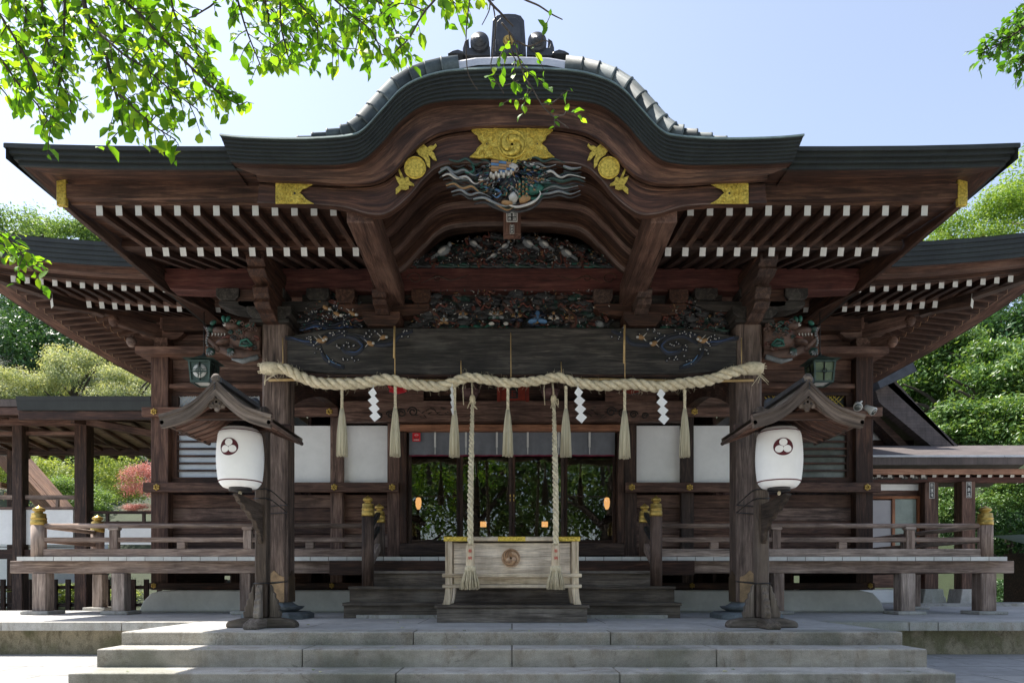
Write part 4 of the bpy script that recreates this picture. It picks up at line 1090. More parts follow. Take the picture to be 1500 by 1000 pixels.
def strip(mb, layers, mat, smooth=False, us=None):
    """layers: list of (curve, y)"""
    n = len(layers[0][0]); P = []; g = []
    l = [0]
    c0 = layers[0][0]
    for i in range(1, n): l.append(l[-1]+math.hypot(c0[i][0]-c0[i-1][0], c0[i][1]-c0[i-1][1]))
    v = 0; prev = None
    for j, (c, y) in enumerate(layers):
        if prev: v += math.hypot(c[n//2][1]-prev[0], y-prev[1])
        prev = (c[n//2][1], y)
        for i in range(n): P.append((c[i][0], y, c[i][1])); g.append((l[i], v, 0))
    F = [(j*n+i, (j+1)*n+i, (j+1)*n+i+1, j*n+i+1) for j in range(len(layers)-1) for i in range(n-1)]
    mb.add(P, F, mat, smooth, g)
def lerpc(a, b, t): return [(p[0]*(1-t)+q[0]*t, p[1]*(1-t)+q[1]*t) for p, q in zip(a, b)]
mb = MB(); K = 7; ly = []
for k in range(K):
    ly.append((lerpc(TT, BB, k/K), 5.65+.0145*k)); ly.append((lerpc(TT, BB, (k+.93)/K), 5.65+.0145*k))
ly.append((BB, 5.755))
strip(mb, ly, 'slate')
strip(mb, [([(p[0], p[1]+.004) for p in TT], 5.645), ([(p[0], p[1]-.012) for p in TT], 5.640), ([(p[0], p[1]-.014) for p in TT], 5.655)], 'copper_line')
up = lambda c, d: [(p[0]*(1), p[1]+d) for p in c]
strip(mb, [(up(TT, .004), 5.645), (up(TT, .03), 5.9), (up(TT, .05), 7.5), (up(TT, .05), 9.8)], 'slate', True)
strip(mb, [(BB, 5.75), (up(BB, .01), 5.83)], 'wood'); strip(mb, [(up(BB, .01), 5.83), (up(CC, .03), 5.86), (CC, 5.86), (CC, 5.90), (up(CC, .01), 5.92)], 'wood_trim')
for i in (0, -1):      # close the ends
    pts = [TT[i], BB[i]]; s = -1 if i == 0 else 1
    P = [(TT[i][0], 5.65, TT[i][1]), (BB[i][0], 5.755, BB[i][1]), (BB[i][0], 7.4, BB[i][1]), (TT[i][0], 7.4, TT[i][1])]
    mb.add(P, [(0, 1, 2, 3)], 'slate')
kroof = part('gable_roof', mb, hall)
mb = MB(); strip(mb, [(EE, 5.99), (EE, 5.925), (CC, 5.925)], 'wood'); strip(mb, [(CC, 5.925), (lerpc(CC, EE, .10), 5.918), (lerpc(CC, EE, .12), 5.925)], 'wood_trim')
strip(mb, [(lerpc(CC, EE, .93), 5.925), (lerpc(CC, EE, .95), 5.915), (EE, 5.915), (EE, 5.93)], 'wood_trim')
gb = part('gable_board', mb, kroof)
mb = MB()          # ceiling and ribs
BBm = [p for p in BB if abs(p[0]) < 1.50]
strip(mb, [(up(BBm, -.0), 5.95), (up(BBm, .0), 7.95)], 'wood', True); part('vault_ceiling', mb, kroof)
def ribs(y, drop, t, cusp):
    mb = MB(); a = [p for p in BB if abs(p[0]) < 1.36]
    lo = [(p[0]*.99, p[1]-drop-(.02*math.exp(-((abs(p[0])-.95)/.05)**2) if cusp else 0)) for p in a]
    strip(mb, [(up(a, -.005), y), (lo, y)], 'wood_trim'); strip(mb, [(lo, y-.004), (lo, y+t+.03), (up(a, -.005), y+t+.03)], 'wood_wall'); strip(mb, [(up(lo, .022), y-.003), (up(lo, 0), y-.004)], 'wood_wall'); part('vault_rib', mb, kroof)
for y, dr in ((6.20, .21), (6.62, .18), (7.05, .15), (7.50, .11)): ribs(y, dr, .06, True)
# rolled copper verge tiles
mb = MB(); rl = []; path = [p for p in TT if abs(p[0]) < 1.95]
ds = [0]
for a, b in zip(path, path[1:]): ds.append(ds[-1]+math.hypot(b[0]-a[0], b[1]-a[1]))
def at(d):
    d = max(0, min(ds[-1], d))
    for i in range(1, len(ds)):
        if ds[i] >= d:
            t = (d-ds[i-1])/(ds[i]-ds[i-1]+1e-9); return (path[i-1][0]*(1-t)+path[i][0]*t, path[i-1][1]*(1-t)+path[i][1]*t)
    return path[-1]
tot = ds[-1]; seg = .128; nn = int(tot/seg)
for k in range(nn):
    a = at(k*tot/nn); b = at((k+1)*tot/nn); cxm = (a[0]+b[0])/2
    if abs(cxm) < .42: continue
    th = min(1, (1.95-abs(cxm))/.75)
    r = .018+.078*th
    dirv = Vector((b[0]-a[0], 0, b[1]-a[1])).normalized(); nrm = Vector((-dirv.z, 0, dirv.x))
    out = 1 if cxm > 0 else -1
    c0 = Vector((a[0], 5.74, a[1]))+nrm*r*.72; c1 = Vector((b[0], 5.74, b[1]))+nrm*r*.72
    lo, hi = (c0, c1) if out > 0 else (c1, c0)      # hi end further from centre
    q = MB(); q.tube([lo-(hi-lo)*.12, lo.lerp(hi, .9), lo.lerp(hi, .92), hi+(hi-lo)*.02], [r*.98, r*.99, r*1.055, r*1.045], 'copper', n=20); part('verge_roll', q, kroof)
mb = MB()
pl = [(-.47, 4.255), (-.44, 4.275), (-.30, 4.30), (0, 4.31), (.30, 4.30), (.44, 4.275), (.47, 4.255)]
strip(mb, [([(p[0], p[1]+.03) for p in pl], 5.80), ([(p[0]*1.02, p[1]+.045) for p in pl], 5.67), ([(p[0], p[1]+.03) for p in pl], 5.66), ([(p[0]*.95, p[1]-.02) for p in pl], 5.665)], 'copper_pale')
strip(mb, [([(p[0]*1.05, p[1]+.0) for p in pl], 5.68), ([(p[0]*1.05, p[1]-.04) for p in pl], 5.67)], 'copper'); 
strip(mb, [([(p[0]*1.0, p[1]+.03) for p in pl], 5.80), ([(p[0]*1.0, p[1]+.03) for p in pl], 9.6)], 'slate')
mb.box(-.25, .25, 5.95, 9.6, 4.3, 4.52, 'slate')
part('ridge_sheet', mb, kroof)
# ridge-end tile
DO = 5.78
def o(px, py): return ((px-742)*DO/1000-.03, (851-py)*DO/1000)
mb = MB()
mb.prism([o(a, b) for a, b in ((716, 81), (717, 60), (719, 30), (724, 23), (732, 20.5), (742, 20), (752, 20.5), (760, 23), (765, 30), (767, 60), (768, 81))][::-1], 'y', DO, DO+.16, 'tile')
mb.prism([o(a, b) for a, b in ((723, 80), (725, 34), (731, 28), (742, 27), (753, 28), (759, 34), (761, 80))][::-1], 'y', DO-.015, DO, 'tile')
for s in (-1, 1):
    X, Zz = o(742+s*42, 63)
    for r, y in ((.078, 0), (.056, -.018), (.03, -.03)): mb.lathe([(r*.1, -.03), (r, -.025), (r*1.03, 0), (r, .12), (r*.1, .12)], (X, DO+y, Zz), 'tile', n=22, axis='y')
    mb.prism([o(742+s*q, b) for q, b in ((27, 81), (27, 68), (60, 70), (62, 62), (58, 56), (64, 60), (67, 70), (67, 81))][::(-1 if s > 0 else 1)], 'y', DO+.0, DO+.11, 'tile')
    pts = [o(742+s*q, b) for q, b in ((64, 81), (66, 78), (74, 75), (82, 77), (89, 81))]
    mb.prism(pts[::(1 if s > 0 else -1)], 'y', DO-.02, DO+.1, 'tile')
    for q in (14, 18): mb.box(*sorted((o(742+s*q, 0)[0], o(742+s*(q+1.5), 0)[0])), DO-.03, DO-.015, o(0, 80)[1], o(0, 62)[1], 'tile')
rt = part('ridge_end_tile', mb, kroof, .006)
mb = MB(); X, Zz = o(742, 63); tomoe(mb, (X, DO-.016, Zz), .046, 'brass', 'brass'); part('tomoe_crest', mb, rt)
# gilt fittings on the gable board
YG = 5.908
def gq(px, py): return ((px-748)*YG/1000, (851-py)*YG/1000)
mb = MB()
half = [(748, 189), (686, 189), (692, 196), (697, 199), (699, 205), (705, 211), (697, 218), (695, 223), (686, 231), (700, 233), (715, 232), (730, 236), (740, 241), (748, 246)]
outl = [gq(a, b) for a, b in half] + [gq(1496-a, b) for a, b in half[-2:0:-1]]
mb.prism(outl, 'y', YG, YG-.010, 'gold')
ctr = gq(748, 213)
rim = outl+[outl[0]]
mb.tube([(ctr[0]+(a-ctr[0])*.965, YG-.011, ctr[1]+(b-ctr[1])*.94) for a, b in rim], .005, 'gold', n=6)
for s in (-1, 1):
    for (cx, cz, r) in ((30, 202, 7), (30, 222, 7), (43, 198, 6), (43, 226, 5), (50, 194, 4), (24, 194, 5), (24, 231, 5), (37, 212, 5), (52, 228, 4)):
        for q in (1, .62, .3):
            X, Zz = gq(748+s*cx, cz); rr = r*q*YG/1000
            mb.tube([(X+rr*math.cos(t*.5+cx), YG-.012, Zz+rr*math.sin(t*.5+cx)) for t in range(10)], .0035, 'gold', n=5)
    X, Zz = gq(748+s*36.5, 211); mb.lathe([(.014, -.002), (.013, -.013), (.001, -.013)], (X, YG, Zz), 'black', n=10, axis='y')
tomoe(mb, (ctr[0], YG-.01, ctr[1]-.005), .125, 'gold', 'gold', yd=.018); part('gilt_crest_plate', mb, gb)
side = MB()
X, Zz = (606-748)*YG/1000, (851-246)*YG/1000
side.lathe([(.001, -.012), (.08, -.012), (.092, -.009), (.096, 0)], (X, YG, Zz), 'gold', n=28, axis='y')
side.tube([(X+.087*math.cos(t*PI/14), YG-.013, Zz+.087*math.sin(t*PI/14)) for t in range(29)], .006, 'gold', n=6)
def gp(poly, cx, cy): side.prism([gq(a, b) for a, b in poly], 'y', YG, YG-.008, 'gold')
import math as _m
up_leaf = [(612, 228), (604, 216), (610, 219), (613, 213), (619, 212), (624, 217), (629, 214), (633, 215), (636, 211), (638, 214), (634, 219), (630, 222), (634, 225), (636, 231), (638, 236), (633, 235), (629, 230), (625, 227), (628, 235), (628, 247), (624, 244), (620, 234), (617, 231)]
lo_leaf = [(594, 260), (590, 262), (583, 247), (581, 249), (584, 257), (586, 262), (577, 258), (580, 266), (584, 272), (578, 277), (578, 285), (581, 283), (586, 278), (592, 279), (597, 277), (597, 272), (605, 273), (604, 270), (598, 266), (597, 261)]
def simple_poly(mb, poly):
    from mathutils.geometry import tessellate_polygon
    pts = [Vector((gq(a, b)[0], gq(a, b)[1], 0)) for a, b in poly]; tris = tessellate_polygon([pts]); n = len(pts)
    P = [(p.x, YG-.008, p.y) for p in pts]+[(p.x, YG, p.y) for p in pts]
    F = []
    for t in tris:
        a, b, c = [pts[i] for i in t]
        F.append(tuple(t) if (b-a).cross(c-a).z > 0 else tuple(t)[::-1])
    F += [(i, (i+1) % n, (i+1) % n+n, i+n) for i in range(n)]
    mb.add(P, F, 'gold')
simple_poly(side, up_leaf); simple_poly(side, lo_leaf)
for s in (-1, 1):
    part('gilt_flower_ornament', side if s < 0 else side.mirror(), gb)
    cm = MB(); YG_ = YG
    simple_poly(cm, [(402, 269), (458, 270), (452, 273), (447, 276), (441, 278), (437, 283), (442, 287), (446, 292), (452, 296), (458, 299), (430, 299), (402, 299)])
    for (cx, cz, r) in ((412, 277, 5), (412, 292, 5), (423, 275, 4), (423, 294, 4), (432, 274, 3), (438, 294, 3), (420, 285, 4)):
        for q in (1, .55):
            X, Zz = gq(cx, cz); rr = r*q*YG/1000
            cm.tube([(X+rr*math.cos(t*.5+cx), YG-.010, Zz+rr*math.sin(t*.5+cx)) for t in range(10)], .003, 'gold', n=5)
    X, Zz = gq(430, 284); cm.lathe([(.010, -.002), (.009, -.012), (.001, -.012)], (X, YG, Zz), 'black', n=10, axis='y')
    part('gilt_corner_plate', cm if s < 0 else cm.mirror(), gb)

# hanging gable carving: phoenix among clouds and flames
YD = 5.99
def dq(px, py): return ((px-746)*YD/1000, (851-py)*YD/1000)
mb = MB()
def sw(pts, r, mat, y=0, n=7):
    c = catmull([dq(a, b) for a, b in pts], 5); m = len(c)
    mb.tube([(p[0], YD-.05+y, p[1]) for p in c], [r*(.35+.65*math.sin(PI*min(1, (i+1)/m*1.15))) for i in range(m)], mat, n=n)
tongues = [
 ([(642, 253), (652, 250), (662, 258), (676, 254), (690, 262), (700, 258)], 'c_grey'), ([(645, 265), (655, 262), (666, 268), (680, 266), (692, 276), (703, 272)], 'c_white'),
 ([(640, 262), (652, 255), (660, 264), (670, 270), (684, 272)], 'c_grey'), ([(650, 277), (662, 274), (674, 281), (688, 278), (700, 287), (712, 284)], 'c_ochre'),
 ([(658, 288), (672, 285), (684, 292), (700, 289), (716, 296)], 'c_grey'), ([(655, 243), (668, 246), (680, 242), (692, 250), (704, 246)], 'c_gdark'),
 ([(676, 240), (688, 246), (690, 256), (680, 258), (676, 252)], 'c_green'), ([(700, 277), (712, 283), (724, 285), (730, 290), (724, 296), (718, 292)], 'c_sky'),
 ([(690, 300), (706, 298), (720, 305), (736, 310), (752, 306)], 'c_grey'), ([(708, 297), (722, 303), (738, 312), (748, 308)], 'c_ochre'),
 ([(760, 245), (772, 251), (784, 247), (796, 252), (810, 248)], 'c_grey'), ([(768, 243), (780, 240), (792, 246), (806, 242), (822, 248)], 'c_gdark'),
 ([(775, 255), (788, 262), (800, 255), (812, 264), (826, 260), (846, 264)], 'c_navy'), ([(780, 270), (792, 262), (803, 258), (816, 267), (830, 263), (852, 268)], 'c_white'),
 ([(788, 278), (802, 270), (818, 274), (836, 270), (850, 274)], 'c_gdark'), ([(790, 284), (806, 278), (822, 281), (842, 277)], 'c_grey'),
 ([(785, 291), (800, 290), (814, 287), (830, 291), (845, 286)], 'c_grey'), ([(735, 305), (750, 311), (765, 309), (780, 302), (787, 292), (782, 284)], 'c_white'),
 ([(766, 290), (776, 296), (786, 294), (798, 284)], 'c_green'), ([(728, 280), (738, 285), (738, 292), (730, 292)], 'c_green'),
 ([(744, 281), (752, 288), (756, 296), (750, 300), (744, 296)], 'c_white'), ([(770, 246), (764, 254), (770, 262)], 'c_green'),
 ([(700, 240), (712, 244), (716, 252)], 'c_gdark'), ([(820, 252), (832, 256), (846, 254)], 'c_grey')]
for i, (p, m_) in enumerate(tongues):
    sw(p, .0105, m_, y=-.02*(i % 3)); sw([(a+1, b+2.5) for a, b in p], .012, 'c_dark', y=.01); sw([(a, b-2) for a, b in p], .007, 'c_gdark', y=0)
def body(px, py, rx, rz, mat, rot=0, y=-.06, jit=.08):
    X, Zz = dq(px, py); mb.ell((X, YD+y, Zz), (rx*.006, .035, rz*.006), mat, rot=rot, jit=jit)
body(722, 262, 20, 12, 'c_brown', -.2); body(742, 270, 18, 14, 'c_navy', .3); body(762, 288, 9, 14, 'c_gdark', 0); body(778, 285, 14, 7, 'c_green', -.3, y=-.08)
body(706, 268, 9, 12, 'c_brown', .3); body(748, 298, 7, 8, 'c_white', .2, y=-.09); body(764, 300, 9, 5, 'c_ochre', -.3, y=-.09); body(739, 306, 9, 3, 'c_ochre', .1, y=-.09)
for r_ in range(4):                    # banded wing
    for k in range(3):
        a = dq(716+k*11, 248+r_*4.2+k*1.5); b = dq(727+k*11, 249.5+r_*4.2+k*1.5)
        mb.beam((a[0], YD-.11, a[1]), (b[0], YD-.115, b[1]), .02, .019, ['c_ochre', 'c_sky', 'c_ochre'][(k+r_) % 3], up=(0, 1, 0))
for k in range(9):                     # white feathered collar
    body(716+k*3.6, 268-k*.5+(k % 2)*3, 2.4, 3.2, 'c_white', 0, y=-.115, jit=.02)
body(748, 256, 8, 6, 'c_white', .3, y=-.1)
for k in range(7):                     # fan tail
    a = dq(768+k*2, 277); b = dq(772+k*5, 266+k*1.8)
    mb.beam((a[0], YD-.09, a[1]), (b[0], YD-.08, b[1]), .010, .014, 'c_ochre' if k < 5 else 'c_gdark', up=(0, 1, 0), w2=.014, h2=.02)
for k in range(10):
    a = dq(786+k, 284-k); b = dq(812+k*2, 276+k*1.2); mb.beam((a[0], YD-.05, a[1]), (b[0], YD-.04, b[1]), .008, .012, 'c_gdark', up=(0, 1, 0), w2=.003, h2=.004)
for k in range(7):                     # scales
    for q_ in range(3): body(757+q_*5, 278+k*3.4, 2.0, 1.6, 'c_ochre' if (k+q_) % 2 else 'c_green', 0, y=-.098, jit=0)
for k in range(150):
    a = R.uniform(0, 2*PI); rr = math.sqrt(R.random()); px = 747+rr*62*math.cos(a); py = 268+rr*28*math.sin(a)
    body(px, py, R.uniform(3, 7), R.uniform(2.5, 4.5), R.choice(['c_dark', 'c_dark', 'c_gdark', 'c_navy', 'c_brown']), R.uniform(-1, 1), y=R.uniform(-.01, .02), jit=.15)
for k in range(330):                   # small chiselled feathers and scales over the whole relief
    a = R.uniform(0, 2*PI); rr_ = math.sqrt(R.random()); px = 746+rr_*50*math.cos(a); py = 270+rr_*25*math.sin(a)
    A_ = dq(px, py); th = math.atan2(A_[1]-dq(746, 266)[1], A_[0])+R.uniform(-.7, .7); l_ = R.uniform(.015, .045)
    yy = YD-.085-R.uniform(0, .045)
    mb.beam((A_[0], yy, A_[1]), (A_[0]+l_*math.cos(th), yy+.012, A_[1]+l_*.6*math.sin(th)), .010, R.uniform(.006, .013), R.choice(['c_dark', 'c_dark', 'c_gdark', 'c_navy', 'c_green', 'c_ochre', 'c_white', 'c_grey', 'c_brown', 'c_blue', 'c_gdark']), up=(0, 1, 0), w2=.003, h2=.003)
part('phoenix_gable_carving', mb, gb)
# strut behind with pasted name slips
YS = 6.6
mb = MB(); mb.box(-.085, .085, YS, YS+.1, (851-343)*YS/1000, 4.0, 'wood_wall'); kp = part('gable_strut', mb, kroof, .005)
def slip(cx, cz, w_, h_, y, cols, rows, par, bg='c_dark', fg='white', name='name_slip', seed=1):
    """pasted paper slip with a white border and brush-stroke characters"""
    rr = random.Random(seed); mb = MB()
    mb.box(cx-w_/2, cx+w_/2, y-.002, y, cz-h_/2, cz+h_/2, fg if bg else 'c_dark'); b_ = w_*.07
    if bg: mb.box(cx-w_/2+b_, cx+w_/2-b_, y-.003, y-.002, cz-h_/2+b_, cz+h_/2-b_, bg)
    cw, ch = (w_-2*b_)/cols, (h_-2*b_)/rows
    for i in range(cols):
        for j in range(rows):
            X = cx-w_/2+b_+cw*(i+.5); Zz = cz-h_/2+b_+ch*(j+.5); t = min(cw, ch)*.055
            for q in range(rr.choice((2, 3))):
                zz = Zz+ch*(.3-.3*q)+rr.uniform(-.03, .03)*ch; a = cw*rr.uniform(.25, .40)
                mb.box(X-a, X+a, y-.0045, y-.003, zz-t, zz+t, fg)
            for q in range(rr.choice((1, 2))):
                xx = X+cw*rr.uniform(-.25, .25); a = ch*rr.uniform(.25, .40)
                mb.box(xx-t, xx+t, y-.0040, y-.003, Zz-a, Zz+a, fg)
            mb.beam((X-cw*.1, y-.0035, Zz), (X-cw*.34, y-.0035, Zz-ch*.36), .002, t*1.8, fg, up=(0, 1, 0)); mb.beam((X+cw*.1, y-.0035, Zz), (X+cw*.34, y-.0035, Zz-ch*.36), .002, t*1.8, fg, up=(0, 1, 0))
    part(name, mb, par)
slip(0, (851-318)*YS/1000, .105, .095, YS, 2, 2, kp, seed=3); slip(0, (851-336)*YS/1000, .042, .085, YS, 1, 3, kp, seed=4)
# ------------------------------------------------------------------ offering box and its base
mb = MB(); mb.box(-.80, .80, 7.02, 7.60, -.275, -.245, 'wood_step')
base = single('box_plinth', mb, (0, 7.0, ZP), 'low wide grey timber plinth under the offering box', 'plinth', bev=.006)
mb = MB(); mb.box(-.775, .775, 7.04, 7.58, ZP+.001, -.276, 'wood_step'); part('plinth_front', mb, base, .004)
box = thing('offering_box', (0, 7.1, -.245), 'pale weathered wooden offering box with round swirl crest and gilt edge plates', 'offering box')
YF = 7.10
mb = MB(); mb.box(-.61, .61, YF+.03, YF+.06, .115+(-.04), .40, 'wood_box'); 
fp = part('front_panel', mb, box, .004)
mb = MB(); mb.box(-.61, .61, YF+.035, YF+.06, -.03, .063, 'wood_box'); part('lower_panel', mb, box, .003)
mb = MB(); mb.box(-.61, .61, YF+.44, YF+.47, -.03, .40, 'wood_box'); part('back_panel', mb, box)
for s in (-1, 1):
    mb = MB(); mb.box(*sorted((s*.60, s*.63)), YF+.07, YF+.43, -.03, .40, 'wood_box'); part('side_panel', mb, box)
    for y0 in (YF, YF+.42):
        pr = [(s*.62, .418), (s*.695, .418), (s*.695, -.10), (s*.705, -.18), (s*.725, -.243), (s*.645, -.243), (s*.63, -.18), (s*.62, -.10)]
        mb = MB(); mb.prism(pr if s < 0 else pr[::-1], 'y', y0, y0+.075, 'wood_box'); part('leg', mb, box, .004)
for zz, h_ in ((.062, .040), (-.05, .036)):
    mb = MB(); mb.box(-.725, .725, YF-.014, YF+.036, zz-h_/2, zz+h_/2, 'wood_box'); part('cross_rail', mb, box, .006)
mb = MB(); mb.box(-.705, .705, YF-.012, YF+.50, .419, .458, 'wood_box'); tp = part('top_frame', mb, box, .006)
mb = MB()
for k in range(9): mb.box(-.62, .62, YF+.07+.045*k, YF+.09+.045*k, .459, .470, 'wood_box')
part('slats', mb, tp)
for a, b in ((-.708, -.455), (-.145, .14), (.455, .708)):
    mb = MB(); mb.box(a, b, YF-.016, YF-.012, .416, .461, 'gold'); mb.box(a, b, YF-.016, YF+.06, .461, .465, 'gold'); part('edge_plate', mb, tp, .002)
    
mb = MB(); tomoe(mb, (-.012, YF+.028, .245), .098, 'wood_tan', 'wood_tan', yd=.03); part('swirl_crest', mb, fp)

# ------------------------------------------------------------------ bells and bell ropes
def font_mesh(txt, size, mat):
    cu = bpy.data.curves.new('glyph', 'FONT'); cu.body = txt; cu.size = size; cu.align_x = 'CENTER'; cu.align_y = 'CENTER'; cu.extrude = .0006
    ob = bpy.data.objects.new('glyph', cu); COL.objects.link(ob); dg = bpy.context.evaluated_depsgraph_get()
    me = bpy.data.meshes.new_from_object(ob.evaluated_get(dg)); bpy.data.objects.remove(ob); me.materials.clear(); me.materials.append(M[mat]); return me
def glyph(name, txt, p, size, mat, par):
    me = font_mesh(txt, size, mat); o = bpy.data.objects.new(name, me); COL.objects.link(o); o.parent = par
    o.rotation_euler = (PI/2, 0, 0); o.location = Vector(p)-child_org(par); return o
for s, X, Xt, side in ((-1, -.40, -.408, 'left'), (1, .422, .435, 'right')):
    DB = 7.16; xb = (-.488, .448)[s > 0]; DB = 8.0; X = (-.455, .479)[s > 0]; Xt = (-.424, .445)[s > 0]
    b = thing('suzu_bell', (xb, DB, 2.23), 'dull copper bell hanging behind the straw rope at the %s bell cord' % side, 'bell', 'two bells above the offering box')
    mb = MB(); mb.lathe([(.001, .115), (.05, .108), (.085, .08), (.098, .04), (.100, .012), (.112, .010), (.112, -.010), (.100, -.012), (.094, -.05), (.07, -.09), (.03, -.108), (.001, -.11)][::-1], (xb, DB, 2.23), 'bellcop', n=24); part('bell_shell', mb, b)
    mb = MB(); mb.tube([(xb, DB, 2.34), (xb+.02, DB, 2.38), (xb, DB, 2.42), (xb-.02, DB, 2.38), (xb, DB, 2.34)], .008, 'iron'); mb.tube([(xb, DB, 2.42), (xb, 7.98, 2.60)], .010, 'iron'); part('hook', mb, b)
    DR = 6.92
    DT = 7.85; DR = 6.95; r = thing('bell_rope', (X, DT, 2.07), 'twisted straw bell cord on the %s, its fringed end over the offering box' % side, 'rope', 'two bell cords over the offering box')
    mb = MB()
    path = [(X, DT, 2.06), (X+(Xt-X)*.4, DT-.45, 1.35), (X+(Xt-X)*.8, DT-.80, .75), (Xt, DR, .37)]
    rope(mb, catmull(path, 6), lambda t: .020+.012*min(1, t*2.2), .19, strands=3, n=7, hand=-1, step=.015)
    part('cord', mb, r)
    mb = MB(); zk = 2.09; mb.ell((X, DT, zk), (.035, .035, .06), 'straw'); 
    for k in range(5): mb.tube([(X, DT, zk), (X+R.uniform(-.05, .05), DT-.02, zk-.04+R.uniform(-.02, .06)), (X+R.uniform(-.06, .06), DT, zk-.10+R.uniform(-.03, .05))], .006, 'straw', n=5)
    mb.tube([(X, DT, zk+.03), (X-.01, DB-.12, 2.33)], .010, 'straw', n=6); mb.tube([(xb-.06, DB-.13, 2.38), (xb-.08, DB-.13, 2.22), (xb-.07, DB-.13, 2.03)], .006, 'straw', n=5)
    part('knot', mb, r)
    mb = MB(); hw = .043; oct_ = [(Xt-hw+.014, DR-hw), (Xt+hw-.014, DR-hw), (Xt+hw, DR-hw+.014), (Xt+hw, DR+hw-.014), (Xt+hw-.014, DR+hw), (Xt-hw+.014, DR+hw), (Xt-hw, DR+hw-.014), (Xt-hw, DR-hw+.014)]
    mb.prism(oct_, 'z', .155, .365, 'wood_box'); sv = part('wooden_sleeve', mb, r, .002)
    glyph('red_lettering', '奉', (Xt, DR-hw-.0025, .305), .040, 'red', sv); glyph('red_lettering', '納', (Xt, DR-hw-.0025, .235), .040, 'red', sv)
    mb = MB()
    for k in range(170):
        a = R.uniform(0, 2*PI); q = R.random()**.5; ra = .055*q; rb_ = (.095+.012*R.random())*q
        zt = .158; zb = -.075+R.uniform(-.012, .02); ca, sa = math.cos(a), math.sin(a)
        mb.tube([(Xt+ra*ca*.9, DR+ra*sa*.9, zt), (Xt+ra*ca*1.05, DR+ra*sa*1.05, .10), (Xt+(ra*.4+rb_*.6)*ca, DR+(ra*.4+rb_*.6)*sa, .02), (Xt+rb_*ca+R.uniform(-.004, .004), DR+rb_*sa, zb)], .0042, 'straw', n=4, rn=R.random())
    mb.lathe([(.05, .10), (.057, .115), (.058, .140), (.052, .158), (.01, .16)], (Xt, DR, 0), 'straw', n=18)
    part('fringe', mb, r)

# ------------------------------------------------------------------ sacred rope
DS = 7.60
shp = catmull([(391, 539), (405, 539), (420, 541), (440, 552), (465, 560), (500, 563), (535, 560), (570, 556), (600, 562), (640, 566), (665, 559), (685, 553), (715, 556), (745, 561), (790, 557), (818, 553), (845, 560), (880, 565), (920, 562), (960, 566), (1000, 562), (1040, 556), (1065, 548), (1085, 542), (1110, 539)], 5)
mb = MB(); pts = [W(a, b, DS) for a, b in shp]
rope(mb, pts, lambda t: .059+.005*math.sin(t*9), .31, strands=3, n=10, hand=1, step=.025)
fib = MB()
for k in range(330):
    i = R.randrange(len(pts)-1); p = pts[i].lerp(pts[i+1], R.random()); a = R.uniform(0, 2*PI); d_ = Vector((R.uniform(-.4, .4), math.cos(a), math.sin(a))).normalized()
    q0 = p+Vector((0, d_.y, d_.z))*.055; q1 = q0+d_*R.uniform(.02, .05); q2 = q1+Vector((R.uniform(-.03, .03), 0, R.uniform(-.04, .01)))
    fib.tube([q0, q1, q2], [.0016, .0013, .0006], 'straw', n=3)
shim = thing('sacred_rope', (0, DS, 2.2), 'long thick twisted straw rope slung between the two porch columns', 'rope')
mb.join(fib); part('twisted_strands', mb, shim)
for s in (-1, 1):
    mb = MB(); xx = s*2.69; mb.lathe([(.055, -.10), (.07, -.06), (.074, 0), (.070, .06), (.05, .10)], (xx, DS, 2.368), 'straw', n=16, axis='x')
    for k in range(14): a = R.uniform(0, 6.28); mb.tube([(xx+s*.08, DS+.04*math.cos(a), 2.365+.04*math.sin(a)), (xx+s*.13, DS+.05*math.cos(a), 2.365+.06*math.sin(a))], .004, 'straw', n=4)
    for k in range(6): mb.tube([(xx+R.uniform(-.06, .1), DS-.05, 2.30), (xx+R.uniform(-.1, .15), DS-.06, 2.18+R.uniform(-.03, .05))], .003, 'straw', n=4)
    part('bound_end', mb, shim)
mb = MB()
for px, p0, p1 in ((414, 495, 540), (578, 478, 552), (675, 528, 552), (822, 530, 552), (748, 487, 556), (915, 476, 560), (1086, 495, 545)):
    a = W(px, p0, DS+.08); b = W(px+.5, p1, DS); mb.tube([a, b], .006, 'bamboo', n=5)
    if px in (578, 915): mb.tube([W(px, p0, DS+.06), W(px-1, p1-28, DS+.02)], .011, 'bamboo', n=6)
part_each('tie_cord', mb, shim)
mb = MB(); seg = []
for i in range(26): seg.append((-2.74+5.46*i/25, DS+.085, 2.262+.01*math.sin(i*.5)))
mb.tube(seg, .016, 'bamboo', n=8)
single('bamboo_pole', mb, (0, DS+.085, 2.262), 'thin bamboo pole lying behind the big straw rope', 'pole')
